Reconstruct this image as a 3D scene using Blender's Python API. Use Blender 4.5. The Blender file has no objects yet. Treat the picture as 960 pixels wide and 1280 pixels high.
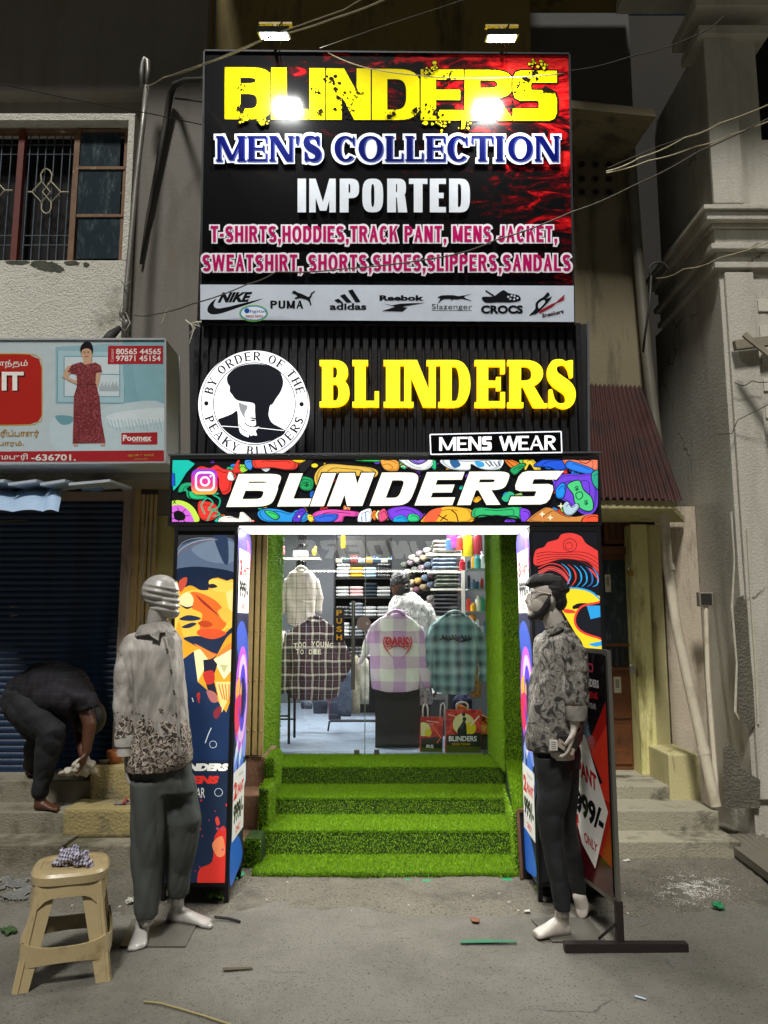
import bpy, bmesh, math, random
import numpy as np
from mathutils import Vector, Matrix, noise
from mathutils.geometry import tessellate_polygon
S = bpy.context.scene
C = S.collection
random.seed(7); rng = np.random.default_rng(7)
PI = math.pi
# ------------------------------------------------------------ camera, world, light
CAMH = 1.55; FPX = 950.0; TH = math.atan(135/FPX)
cd = bpy.data.cameras.new('camera'); cam = bpy.data.objects.new('camera', cd); C.objects.link(cam)
cam.location = (0, 0, CAMH); cam.rotation_euler = (PI/2+TH, 0, 0)
cd.sensor_fit = 'VERTICAL'; cd.sensor_height = 36; cd.lens = 36*FPX/1280; cd.clip_start = .05; cd.clip_end = 500
S.camera = cam
SUN_EL, SUN_AZ = math.radians(56), math.radians(-10)     # night street light coming from behind the viewer, high up
w = bpy.data.worlds.new('World'); S.world = w; w.use_nodes = True
nt = w.node_tree; bg = nt.nodes['Background']
sky = nt.nodes.new('ShaderNodeTexSky'); sky.sky_type = 'NISHITA'; sky.sun_disc = False
sky.sun_elevation = SUN_EL; sky.sun_rotation = PI+SUN_AZ
nt.links.new(sky.outputs[0], bg.inputs[0]); bg.inputs[1].default_value = .0045
sd = bpy.data.lights.new('sun', 'SUN'); sun = bpy.data.objects.new('sun', sd); C.objects.link(sun)
sd.energy = 3.1; sd.angle = math.radians(8); sd.color = (1, .972, .925)
dv = Vector((math.sin(-SUN_AZ)*math.cos(SUN_EL), math.cos(SUN_AZ)*math.cos(SUN_EL), -math.sin(SUN_EL)))
sun.rotation_euler = dv.to_track_quat('-Z', 'Y').to_euler()
S.view_settings.view_transform = 'Standard'; S.view_settings.look = 'None'
S.view_settings.exposure = 0; S.view_settings.gamma = 1
try: S.cycles.max_bounces = 8; S.cycles.use_denoising = True; S.cycles.sample_clamp_indirect = 6
except Exception: pass

# ------------------------------------------------------------ projection helpers (reference pixels of the 960x1280 photo to metres)
_c, _s = math.cos(TH), math.sin(TH)
def ray(u, v):
    a = (u-480)/FPX; b = (640-v)/FPX
    return Vector((a, _c-b*_s, _s+b*_c))
def P(u, v, Y):
    r = ray(u, v); return Vector((r.x/r.y*Y, Y, CAMH+r.z/r.y*Y))
def Gd(u, v, z=0):
    r = ray(u, v); k = (z-CAMH)/r.z; return Vector((r.x*k, r.y*k, z))
def PX(u, v, Y): return P(u, v, Y).x
def PZ(v, Y): return P(480, v, Y).z
class Plane:
    def __init__(s, o, n): s.o = Vector(o); s.n = Vector(n).normalized()
    def at(s, u, v, off=0):
        r = ray(u, v); c = Vector((0, 0, CAMH)); k = (s.o-c).dot(s.n)/r.dot(s.n)
        return c+r*k+s.n*off
def YP(Y): return Plane((0, Y, 0), (0, -1, 0))

# ------------------------------------------------------------ objects
def thing(name, label, cat, loc=(0, 0, 0), group=None):
    o = bpy.data.objects.new(name, None); C.objects.link(o); o.location = loc; o.empty_display_size = .1
    o['label'] = label; o['category'] = cat
    if group: o['group'] = group
    return o
def tag(o, label=None, cat=None, group=None, kind=None):
    for k, v in (('label', label), ('category', cat), ('group', group), ('kind', kind)):
        if v: o[k] = v
    return o
def wloc(o):
    l = Vector((0, 0, 0))
    while o: l += Vector(o.location); o = o.parent
    return l
class MB:
    """collects geometry in world metres and links it as one mesh object"""
    def __init__(s): s.v = []; s.f = []; s.m = []; s.mi = 0
    def add(s, vs, fs, mi=None):
        b = len(s.v); s.v += [tuple(p) for p in vs]; s.f += [tuple(i+b for i in f) for f in fs]
        s.m += [s.mi if mi is None else mi]*len(fs); return s
    def box(s, x0, x1, y0, y1, z0, z1, mi=None, bev=0):
        if bev <= 0:
            v = [(x, y, z) for z in (z0, z1) for y in (y0, y1) for x in (x0, x1)]
            return s.add(v, [(0, 2, 3, 1), (4, 5, 7, 6), (0, 1, 5, 4), (2, 6, 7, 3), (0, 4, 6, 2), (1, 3, 7, 5)], mi)
        bm = bmesh.new(); bmesh.ops.create_cube(bm, size=1)
        for q in bm.verts: q.co = Vector(((x0+x1)/2+q.co.x*(x1-x0), (y0+y1)/2+q.co.y*(y1-y0), (z0+z1)/2+q.co.z*(z1-z0)))
        bmesh.ops.bevel(bm, geom=bm.edges[:], offset=bev, segments=2, profile=.6, affect='EDGES')
        return s.bm(bm, mi)
    def bm(s, bm, mi=None):
        bm.verts.index_update(); s.add([q.co for q in bm.verts], [[q.index for q in f.verts] for f in bm.faces], mi); bm.free(); return s
    def obox(s, p0, p1, w, h, up=(0, 0, 1), mi=None):
        """bar of section w x h from p0 to p1"""
        p0 = Vector(p0); p1 = Vector(p1); d = (p1-p0).normalized(); a = d.cross(Vector(up))
        if a.length < 1e-3: a = d.cross(Vector((0, 1, 0)))
        a.normalize(); b = a.cross(d).normalized(); vs = []
        for p in (p0, p1):
            for i, j in ((-1, -1), (1, -1), (1, 1), (-1, 1)): vs.append(p+a*w/2*i+b*h/2*j)
        return s.add(vs, [(3, 2, 1, 0), (4, 5, 6, 7), (0, 1, 5, 4), (1, 2, 6, 5), (2, 3, 7, 6), (3, 0, 4, 7)], mi)
    def tube(s, pts, r, n=8, mi=None, cap=True):
        pts = [Vector(p) for p in pts]; rs = r if isinstance(r, (list, tuple)) else [r]*len(pts)
        vs = []; fs = []; prev = None
        for i, p in enumerate(pts):
            d = (pts[min(i+1, len(pts)-1)]-pts[max(i-1, 0)]).normalized()
            if prev is None:
                a = d.cross(Vector((0, 0, 1)));
                if a.length < .05: a = d.cross(Vector((0, 1, 0)))
            else: a = prev-d*prev.dot(d)
            a.normalize(); prev = a; b = d.cross(a)
            for k in range(n):
                t = 2*PI*k/n; vs.append(p+(a*math.cos(t)+b*math.sin(t))*rs[i])
        for i in range(len(pts)-1):
            for k in range(n): fs.append((i*n+k, i*n+(k+1) % n, (i+1)*n+(k+1) % n, (i+1)*n+k))
        if cap: fs.append(tuple(range(n-1, -1, -1))); fs.append(tuple(range((len(pts)-1)*n, len(pts)*n)))
        return s.add(vs, fs, mi)
    def loft(s, rings, n=24, e=2.0, mi=None, cap=True):
        """rings: (centre, half-axis vector a, half-axis vector b)"""
        vs = []; fs = []
        for c, a, b in rings:
            c = Vector(c); a = Vector(a); b = Vector(b)
            for k in range(n):
                t = 2*PI*k/n; ct, st = math.cos(t), math.sin(t)
                vs.append(c+a*math.copysign(abs(ct)**(2/e), ct)+b*math.copysign(abs(st)**(2/e), st))
        m = len(rings)
        for i in range(m-1):
            for k in range(n): fs.append((i*n+k, i*n+(k+1) % n, (i+1)*n+(k+1) % n, (i+1)*n+k))
        if cap: fs.append(tuple(range(n-1, -1, -1))); fs.append(tuple(range((m-1)*n, m*n)))
        return s.add(vs, fs, mi)
    def ell(s, c, r, rot=None, n=20, mi=None):
        bm = bmesh.new(); bmesh.ops.create_uvsphere(bm, u_segments=n, v_segments=max(6, n*2//3), radius=1)
        M = Matrix.Translation(Vector(c)) @ (rot.to_4x4() if rot else Matrix.Identity(4)) @ Matrix.Diagonal((r[0], r[1], r[2], 1))
        bm.transform(M); return s.bm(bm, mi)
    def prism(s, pts, d, mi=None):
        """closed polygon pts extruded by vector d"""
        pts = [Vector(p) for p in pts]; d = Vector(d); n = len(pts)
        tr = tessellate_polygon([pts])
        vs = pts+[p+d for p in pts]
        fs = [tuple(t) for t in tr]+[tuple(i+n for i in reversed(t)) for t in tr]+[(i, (i+1) % n, (i+1) % n+n, i+n) for i in range(n)]
        return s.add(vs, fs, mi)
    def mesh(s, mats, loc, name='mesh', smooth=False):
        me = bpy.data.meshes.new(name); L = Vector(loc)
        me.from_pydata([(p[0]-L.x, p[1]-L.y, p[2]-L.z) for p in s.v], [], s.f)
        for m in (mats if isinstance(mats, (list, tuple)) else [mats]): me.materials.append(m)
        if s.m: me.polygons.foreach_set('material_index', s.m)
        me.validate(); me.update()
        bm = bmesh.new(); bm.from_mesh(me); bmesh.ops.recalc_face_normals(bm, faces=bm.faces[:]); bm.to_mesh(me); bm.free()
        if smooth:
            me.polygons.foreach_set('use_smooth', [True]*len(me.polygons))
            if smooth != True: me.set_sharp_from_angle(angle=math.radians(smooth))
        return me
    def build(s, name, mats, parent=None, smooth=False, loc=None):
        if parent is not None: L = wloc(parent)
        elif loc is not None: L = Vector(loc)
        else:
            a = np.array(s.v); L = Vector(((a[:, 0].min()+a[:, 0].max())/2, (a[:, 1].min()+a[:, 1].max())/2, a[:, 2].min()))
        o = bpy.data.objects.new(name, s.mesh(mats, L, name, smooth)); C.objects.link(o)
        if parent is not None: o.parent = parent
        else: o.location = L
        return o
def struct(o): o['kind'] = 'structure'; return o
def inst(name, me, parent, off):
    o = bpy.data.objects.new(name, me); C.objects.link(o); o.parent = parent; o.location = off; return o
def copytree(o, d, parent=None):
    c = o.copy(); C.objects.link(c)
    if parent: c.parent = parent
    else: c.location = Vector(o.location)+Vector(d)
    for ch in list(o.children): copytree(ch, None, c)
    return c

# ------------------------------------------------------------ materials
def hx(h):
    h = h.lstrip('#'); r = [int(h[i:i+2], 16)/255 for i in (0, 2, 4)]
    return tuple((x/12.92 if x <= .04045 else ((x+.055)/1.055)**2.4) for x in r)
_mc = {}
def newmat(name):
    m = bpy.data.materials.new(name); m.use_nodes = True
    return m, m.node_tree, m.node_tree.nodes['Principled BSDF']
def _mix(nt, f, a, b, typ='MIX'):
    n = nt.nodes.new('ShaderNodeMix'); n.data_type = 'RGBA'; n.blend_type = typ
    for i, x in ((0, f), (6, a), (7, b)):
        if hasattr(x, 'node'): nt.links.new(x, n.inputs[i])
        elif i: n.inputs[i].default_value = (*x, 1)
        else: n.inputs[i].default_value = x
    return n.outputs[2]
def _noise(nt, co, sc, det=5, rough=.6, dist=0):
    n = nt.nodes.new('ShaderNodeTexNoise'); n.inputs['Scale'].default_value = sc; n.inputs['Detail'].default_value = det
    n.inputs['Roughness'].default_value = rough; n.inputs['Distortion'].default_value = dist
    if co: nt.links.new(co, n.inputs['Vector'])
    return n.outputs[0]
def _ramp(nt, x, stops, interp='LINEAR'):
    n = nt.nodes.new('ShaderNodeValToRGB'); n.color_ramp.interpolation = interp
    el = n.color_ramp.elements
    while len(el) < len(stops): el.new(.5)
    for e, (p, c) in zip(el, stops):
        e.position = p; e.color = (c, c, c, 1) if not hasattr(c, '__len__') else (*c, 1)
    nt.links.new(x, n.inputs[0]); return n.outputs[0]
def _co(nt, sc=None):
    t = nt.nodes.new('ShaderNodeTexCoord'); o = t.outputs['Object']
    if sc:
        m = nt.nodes.new('ShaderNodeMapping'); m.inputs['Scale'].default_value = sc; nt.links.new(o, m.inputs[0]); o = m.outputs[0]
    return o
def _bump(nt, p, h, st, d=.01):
    b = nt.nodes.new('ShaderNodeBump'); b.inputs['Strength'].default_value = st; b.inputs['Distance'].default_value = d
    nt.links.new(h, b.inputs['Height']); nt.links.new(b.outputs[0], p.inputs['Normal'])
def _math(nt, op, a, b=None):
    n = nt.nodes.new('ShaderNodeMath'); n.operation = op
    for i, x in enumerate((a, b)):
        if x is None: continue
        if hasattr(x, 'node'): nt.links.new(x, n.inputs[i])
        else: n.inputs[i].default_value = x
    return n.outputs[0]
def surf(name, c, c2=None, rough=.6, sc=3, bump=.15, bsc=60, metal=0, dirt=None, dirtsc=1.2, dlo=.5, dhi=.62, coat=0, streak=False, bd=.01):
    """two-tone noisy surface with fine relief and optional stains"""
    if name in _mc: return _mc[name]
    m, nt, p = newmat(name); c = hx(c) if isinstance(c, str) else c
    c2 = (hx(c2) if isinstance(c2, str) else c2) if c2 else tuple(x*.8 for x in c)
    co = _co(nt); n1 = _ramp(nt, _noise(nt, co, sc), [(.32, 0), (.68, 1)])
    col = _mix(nt, n1, c, c2)
    fine = _noise(nt, co, bsc, 4, .6)
    col = _mix(nt, .35, col, _mix(nt, fine, tuple(x*.55 for x in c), tuple(min(1, x*1.4) for x in c)))
    if dirt:
        co2 = _co(nt, (1, 1, .18)) if streak else co
        d = _ramp(nt, _noise(nt, co2, dirtsc*(3 if streak else 1), 8, .68), [(dlo, 0), (dhi, 1)])
        col = _mix(nt, d, col, hx(dirt) if isinstance(dirt, str) else dirt)
    nt.links.new(col, p.inputs['Base Color'])
    rr = _math(nt, 'ADD', _math(nt, 'MULTIPLY', fine, .22), rough-.11); nt.links.new(rr, p.inputs['Roughness'])
    p.inputs['Metallic'].default_value = metal; p.inputs['Coat Weight'].default_value = coat
    if bump: _bump(nt, p, fine, bump, bd)
    _mc[name] = m; return m
def flat(name, c, rough=.5, metal=0, em=0, coat=0, spec=.5):
    key = name
    if key in _mc: return _mc[key]
    m, nt, p = newmat(name); c = hx(c) if isinstance(c, str) else c
    col = _mix(nt, _noise(nt, _co(nt), 14, 4), tuple(x*.88 for x in c), tuple(min(1, x*1.08) for x in c))
    nt.links.new(col, p.inputs['Base Color']); p.inputs['Roughness'].default_value = rough; p.inputs['Metallic'].default_value = metal
    p.inputs['Coat Weight'].default_value = coat; p.inputs['Specular IOR Level'].default_value = spec
    if em:
        nt.links.new(col, p.inputs['Emission Color']); p.inputs['Emission Strength'].default_value = em
    _mc[key] = m; return m
def ink(c, em=0, rough=.35, coat=0):
    """flat print colour; em > 0 for back-lit sheet"""
    return flat('ink_%s_%g_%g' % (c.strip('#'), em, rough), c, rough, 0, em, coat)
def plaid(name, base, xs, zs, fx=9, fz=9, rough=.85, soft=False):
    """xs, zs: colour stops (pos, colour) repeated along x and z"""
    if name in _mc: return _mc[name]
    m, nt, p = newmat(name); co = _co(nt)
    wv = nt.nodes.new('ShaderNodeVectorMath'); wv.operation = 'MULTIPLY_ADD'
    nn = nt.nodes.new('ShaderNodeTexNoise'); nn.inputs['Scale'].default_value = 7; nt.links.new(co, nn.inputs['Vector'])
    nt.links.new(nn.outputs['Color'], wv.inputs[0]); wv.inputs[1].default_value = (.03, .03, .03); nt.links.new(co, wv.inputs[2])
    sp = nt.nodes.new('ShaderNodeSeparateXYZ'); nt.links.new(wv.outputs[0], sp.inputs[0])
    it = 'EASE' if soft else 'CONSTANT'
    a = _ramp(nt, _math(nt, 'FRACT', _math(nt, 'MULTIPLY', sp.outputs[0], fx)), [(q, hx(k)) for q, k in xs], it)
    b = _ramp(nt, _math(nt, 'FRACT', _math(nt, 'MULTIPLY', sp.outputs[2], fz)), [(q, hx(k)) for q, k in zs], it)
    col = _mix(nt, .5, a, b); f = _noise(nt, co, 160, 2)
    col = _mix(nt, _math(nt, 'MULTIPLY', f, .35), col, _mix(nt, .6, col, hx(base)), 'MIX')
    nt.links.new(col, p.inputs['Base Color']); p.inputs['Roughness'].default_value = rough
    _bump(nt, p, f, .3, .003); _mc[name] = m; return m
def blotch(name, cols, sc=20, dist=1.5, rough=.85, vor=False, stretch=None):
    if name in _mc: return _mc[name]
    m, nt, p = newmat(name); co = _co(nt, stretch)
    n = _noise(nt, co, sc, 3, .55, dist)
    col = _ramp(nt, n, [(a, hx(k)) for a, k in cols], 'CONSTANT' if vor else 'LINEAR')
    f = _noise(nt, co, 180, 2); nt.links.new(_mix(nt, _math(nt, 'MULTIPLY', f, .4), col, tuple(.02 for _ in range(3))), p.inputs['Base Color'])
    p.inputs['Roughness'].default_value = rough; _bump(nt, p, f, .25, .003)
    _mc[name] = m; return m

# ------------------------------------------------------------ flat artwork
def clip_poly(pts, x0, y0, x1, y1):
    for ax, lim, sg in ((0, x0, 1), (0, x1, -1), (1, y0, 1), (1, y1, -1)):
        out = []
        for i in range(len(pts)):
            a, b = pts[i-1], pts[i]; ia = (a[ax]-lim)*sg >= 0; ib = (b[ax]-lim)*sg >= 0
            if ia != ib:
                t = (lim-a[ax])/(b[ax]-a[ax]); out.append((a[0]+(b[0]-a[0])*t, a[1]+(b[1]-a[1])*t))
            if ib: out.append(b)
        pts = out
        if len(pts) < 3: return []
    return pts
def sm(pts, n=5, closed=True):
    """smooth curve through the points"""
    out = []; N = len(pts)
    for i in range(N if closed else N-1):
        g = lambda k: pts[k % N] if closed else pts[max(0, min(N-1, k))]
        p0, p1, p2, p3 = g(i-1), g(i), g(i+1), g(i+2)
        for k in range(n):
            t = k/n
            out.append(tuple(.5*((2*p1[j])+(-p0[j]+p2[j])*t+(2*p0[j]-5*p1[j]+4*p2[j]-p3[j])*t*t+(-p0[j]+3*p1[j]-3*p2[j]+p3[j])*t**3) for j in (0, 1)))
    if not closed: out.append(tuple(pts[-1]))
    return out
def oval(cx, cy, rx, ry=None, a=0, n=28):
    ry = rx if ry is None else ry; ca, sa = math.cos(a), math.sin(a)
    return [(cx+rx*math.cos(t)*ca-ry*math.sin(t)*sa, cy+rx*math.cos(t)*sa+ry*math.sin(t)*ca) for t in (2*PI*k/n for k in range(n))]
def star(cx, cy, r, r2, n, a=0):
    return [(cx+(r if k % 2 == 0 else r2)*math.cos(a+PI*k/n), cy+(r if k % 2 == 0 else r2)*math.sin(a+PI*k/n)) for k in range(2*n)]
_tx = {}
def textmesh(body, bold=0., space=1.):
    k = (body, bold, space)
    if k not in _tx:
        c = bpy.data.curves.new('text', 'FONT'); c.body = body; c.offset = bold; c.space_character = space; c.resolution_u = 3
        o = bpy.data.objects.new('text', c); C.objects.link(o)
        me = bpy.data.meshes.new_from_object(o.evaluated_get(bpy.context.evaluated_depsgraph_get())); me.calc_loop_triangles()
        V = [(q.co.x, q.co.y) for q in me.vertices]; T = [tuple(t.vertices) for t in me.loop_triangles]
        bpy.data.objects.remove(o); bpy.data.curves.remove(c); bpy.data.meshes.remove(me)
        xs = [q[0] for q in V]; ys = [q[1] for q in V]
        _tx[k] = (V, T, (min(xs), min(ys), max(xs), max(ys)))
    return _tx[k]
class Art:
    """flat layers laid on a plane; shapes are given in reference pixels"""
    def __init__(s, plane, em=0, base=.0012, rough=.35, clip=None, tf=None):
        s.pl = plane; s.em = em; s.lay = base; s.rough = rough; s.mats = []; s.mb = MB(); s.clip = clip; s.tf = tf; s.map = None; s.xlim = None
    def mi(s, c):
        m = c if not isinstance(c, str) else ink(c, s.em, s.rough)
        if m not in s.mats: s.mats.append(m)
        return s.mats.index(m)
    def w(s, p):
        if s.tf: p = s.tf(p)
        q = s.pl.at(p[0], p[1], s.lay) if s.map is None else s.map(p, s.lay)
        if s.xlim: q.x = max(s.xlim[0], min(s.xlim[1], q.x))
        return q
    def up(s, d=.0004): s.lay += d*.3
    def fill(s, pts, c, holes=(), step=True):
        if s.clip and not holes: pts = clip_poly(pts, *s.clip)
        if len(pts) < 3: return s
        loops = [[Vector((a, b, 0)) for a, b in l] for l in (pts, *holes)]
        try: tr = tessellate_polygon(loops)
        except Exception: return s
        fl = [q for l in loops for q in l]
        if step: s.up(.00008)
        s.mb.add([s.w((q.x, q.y)) for q in fl], [tuple(t) for t in tr if len(set(t)) == 3], s.mi(c)); return s
    def line(s, pts, wd, c, closed=False):
        n = len(pts); s.up(.00008); L = []; R = []
        for i in range(n):
            a = pts[i-1] if (i or closed) else pts[0]; b = pts[(i+1) % n] if (i < n-1 or closed) else pts[-1]
            dx, dy = b[0]-a[0], b[1]-a[1]; l = math.hypot(dx, dy) or 1; ww = wd(i/(n-1)) if callable(wd) else wd
            L.append((pts[i][0]-dy/l*ww/2, pts[i][1]+dx/l*ww/2)); R.append((pts[i][0]+dy/l*ww/2, pts[i][1]-dx/l*ww/2))
        for i in range(n if closed else n-1):
            j = (i+1) % n; q = [L[i], L[j], R[j], R[i]]
            if s.clip: q = clip_poly(q, *s.clip)
            if len(q) >= 3: s.mb.add([s.w(p) for p in q], [tuple(range(len(q)))], s.mi(c))
        return s
    def shape(s, pts, c, ol=None, wd=1.):
        s.fill(pts, c)
        if ol: s.line(pts, wd, ol, True)
        return s
    def text(s, body, box, c, bold=0., space=1., shear=0, quad=None, curve=None):
        """box = u0,v0,u1,v1 (top-left, bottom-right) or quad = TL,TR,BR,BL"""
        V, T, bb = textmesh(body, bold, space)
        if quad is None: u0, v0, u1, v1 = box; quad = ((u0, v0), (u1, v0), (u1, v1), (u0, v1))
        s.up(.00025); s._map(V, T, bb, quad, c, shear); return s
    def _map(s, V, T, bb, quad, c, shear=0):
        TL, TR, BR, BL = quad; out = []
        for x, y in V:
            a = (x-bb[0])/max(1e-6, bb[2]-bb[0]); b = (y-bb[1])/max(1e-6, bb[3]-bb[1])
            p = [(TL[j]*(1-a)+TR[j]*a)*b+(BL[j]*(1-a)+BR[j]*a)*(1-b) for j in (0, 1)]
            p[0] += shear*b; out.append(s.w(p))
        s.mb.add(out, T, s.mi(c))
    def build(s, name, parent): return s.mb.build(name, s.mats, parent)

# ------------------------------------------------------------ drawn alphabet (serif, slab and block faces)
def _rc(x0, y0, x1, y1): return ([(x0, y0), (x1, y0), (x1, y1), (x0, y1)],)
def _arc(cx, cy, rx, ry, a0, a1, e=2., n=14):
    o = []
    for k in range(n+1):
        t = math.radians(a0+(a1-a0)*k/n); ct, st = math.cos(t), math.sin(t)
        o.append((cx+rx*math.copysign(abs(ct)**(2/e), ct), cy+ry*math.copysign(abs(st)**(2/e), st)))
    return o
def glyph(ch, W=.25, t=.12, s=.08, h=.1, wd=.75, e=2.3):
    """list of (outer, hole...) loops; cap height 1, width wd"""
    g = []; x = s
    def stem(x0, w=W, top=True, bot=True, both=True):
        g.append(_rc(x0, 0, x0+w, 1))
        if s > 0:
            if bot: g.append(_rc(x0-s, 0, x0+w+s, h))
            if top: g.append(_rc(x0-s, 1-h, x0+w+s, 1))
    def bowl(x0, y0, x1, y1):
        m = (y0+y1)/2; ry = (y1-y0)/2; xs = x0+(x1-x0)*.35
        o = [(x0, y0)]+_arc(xs, m, x1-xs, ry, -90, 90, e)+[(x0, y1)]
        i = [(x0, y1-t)]+_arc(xs, m, x1-xs-W, ry-t, 90, -90, e)+[(x0, y0+t)]
        g.append((o+i,))
    def tip(x0, y0, y1): g.append(_rc(x0, y0, x0+h*.9, y1))
    if ch == 'B': stem(x); bowl(x+W*.5, .49, wd-.03, 1); bowl(x+W*.5, 0, wd, .49+t)
    elif ch == 'P': stem(x); bowl(x+W*.5, .42, wd, 1)
    elif ch == 'R':
        stem(x); bowl(x+W*.5, .44, wd-.04, 1); g.append(([(x+W+.02, .5), (x+W+.02+W*.95, .5), (wd+s*.6, 0), (wd-W*1.05, 0)],))
        if s: g.append(_rc(wd-W*.9, 0, wd+s, h*.8))
    elif ch == 'D': stem(x); bowl(x+W*.5, 0, wd, 1)
    elif ch == 'I': stem(x)
    elif ch == 'L':
        stem(x); g.append(_rc(x, 0, wd, max(t, h)))
        if s: tip(wd-h*.9, 0, .33)
    elif ch in 'EF':
        stem(x, bot=True); g.append(_rc(x, 1-max(t, h), wd, 1)); g.append(_rc(x, .5-t*.5, wd*.86, .5+t*.5))
        if ch == 'E': g.append(_rc(x, 0, wd, max(t, h)))
        if s:
            tip(wd-h*.9, .72, 1); tip(wd*.86-h*.9, .36, .64)
            if ch == 'E': tip(wd-h*.9, 0, .32)
    elif ch == 'N':
        a = W*.62 if s else W
        stem(x, a, True, True); stem(wd-a-s*.5, a, True, s > 0 and False); g.append(([(x, 1), (x+W*1.15, 1), (wd-s*.5, 0), (wd-s*.5-W*1.15, 0)],))
    elif ch == 'M':
        a = W*.55 if s else W; c = (x+wd)/2
        stem(x, a); stem(wd-W-s*.5, W); g.append(([(x, 1), (x+W, 1), (c+W*.5, .05), (c-W*.4, .05)],)); g.append(([(wd-s*.5, 1), (wd-s*.5-a, 1), (c-a*.3, .05), (c+a*.6, .05)],))
    elif ch == 'H': stem(x); stem(wd-W-s*.5); g.append(_rc(x, .5-t*.5, wd-s*.5, .5+t*.5))
    elif ch == 'T':
        c = wd/2; stem(c-W/2, top=False); g.append(_rc(0, 1-max(t, h), wd, 1))
        if s: tip(0, .7, 1); tip(wd-h*.9, .7, 1)
    elif ch == 'A':
        c = wd/2; g.append(([(0, 0), (t, 0), (c+.02, 1), (c-W*.3, 1)],)); g.append(([(wd-W, 0), (wd, 0), (c+W*.35, 1), (c-W*.5, 1)],)); g.append(_rc(wd*.22, .28, wd*.74, .28+t*.9))
        if s: g.append(_rc(-s, 0, t+s, h)); g.append(_rc(wd-W-s, 0, wd+s, h))
    elif ch == 'K':
        stem(x); g.append(([(x+W, .38), (x+W, .58), (wd-t, 1), (wd, 1)],)); g.append(([(x+W+.08, .52), (x+W+.2, .66), (wd+s, 0), (wd-W, 0)],))
        if s: g.append(_rc(wd-W-s, 0, wd+s, h)); g.append(_rc(wd-.24, 1-h, wd+s, 1))
    elif ch == 'Y':
        c = wd/2; g.append(_rc(c-W/2, 0, c+W/2, .5)); g.append(([(0, 1), (W, 1), (c+W*.5, .44), (c-W*.5, .44)],)); g.append(([(wd, 1), (wd-t, 1), (c, .44), (c+W*.5, .44)],))
        if s: g.append(_rc(c-W/2-s, 0, c+W/2+s, h)); g.append(_rc(-s, 1-h, W+s, 1)); g.append(_rc(wd-t-s, 1-h, wd+s, 1))
    elif ch == 'O': g.append((_arc(wd/2, .5, wd/2, .5, 0, 345, e, 23), _arc(wd/2, .5, wd/2-W, .5-t, 0, 345, e, 23)))
    elif ch == 'C':
        g.append((_arc(wd/2, .5, wd/2, .5, 42, 318, e, 22)+_arc(wd/2+.02, .5, wd/2-W, .5-t, 318, 42, e, 22),))
        if s: g.append(_rc(wd*.87-h*.5, .64, wd*.87+h*.5, .98))
    elif ch == 'S' and (W > .2):
        if s: o = sm([(.70, .93), (.74, .80), (.62, .90), (.48, .905), (.37, .87), (.34, .80), (.40, .73), (.57, .65), (.80, .55), (.95, .42), (1.0, .28), (.95, .12), (.82, .02), (.62, -.02), (.44, 0), (.30, .06), (.26, .18), (.38, .10), (.52, .085), (.64, .12), (.66, .2), (.60, .29), (.42, .37), (.20, .47), (.06, .60), (.02, .74), (.07, .88), (.20, .99), (.40, 1.02), (.58, 1.0)], 4)
        else: o = [(1, 1), (.18, 1), (.06, .96), (0, .84), (0, .58), (.05, .45), (.17, .40), (.56, .40), (.59, .38), (.59, .26), (.56, .24), (0, .24), (0, 0), (.82, 0), (.94, .04), (1, .16), (1, .43), (.95, .56), (.83, .61), (.44, .61), (.41, .63), (.41, .74), (.44, .76), (1, .76)]
        k = wd*(1.06 if s else 1.0); g.append(([(a*k, b) for a, b in o],))
        if s: g.append(([(.68*k, .98), (.82*k, 1.0), (.9*k, 1.0), (.9*k, .64), (.80*k, .64), (.72*k, .82)],)); g.append(([(.32*k, .04), (.18*k, 0), (.08*k, 0), (.08*k, .38), (.18*k, .38), (.26*k, .2)],))
    elif ch == 'S':
        top = _arc(wd/2, 1-.26-.005, wd/2-W/2, .255-t/2, 25, 270, e, 14); bo = _arc(wd/2, .26, wd/2-W/2, .265-t/2, 90, -155, e, 14)
        c = top+bo; n = len(c); L = []; R = []
        for i, p in enumerate(c):
            a, b = c[max(0, i-1)], c[min(n-1, i+1)]; dx, dy = b[0]-a[0], b[1]-a[1]; l = math.hypot(dx, dy) or 1
            k = abs(dy/l); ww = t*(1-k)+W*k; mid = 1-abs(i/(n-1)-.5)*2
            if mid > .8: ww = max(ww, W*.95)
            L.append((p[0]-dy/l*ww/2, p[1]+dx/l*ww/2)); R.append((p[0]+dy/l*ww/2, p[1]-dx/l*ww/2))
        g.append((L+R[::-1],))
        if s: tip(wd-h*1.1, .66, 1); tip(0, 0, .34)
    elif ch == 'U': g.append(([(0, 1), (0, .3)]+_arc(wd/2, .3, wd/2, .3, 180, 360, e, 10)+[(wd, 1), (wd-W, 1)]+_arc(wd/2, .3, wd/2-W, .3-t, 360, 180, e, 10)+[(W, 1)],))
    elif ch == 'J': g.append(([(wd, 1), (wd, .3)]+_arc(wd/2, .3, wd/2, .3, 0, -180, e, 10)+[(W, .3)]+_arc(wd/2, .3, wd/2-W, .3-t, -180, 0, e, 8)+[(wd-W, 1)],))
    elif ch == 'W':
        q4 = wd/4; a = W*.42
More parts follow.
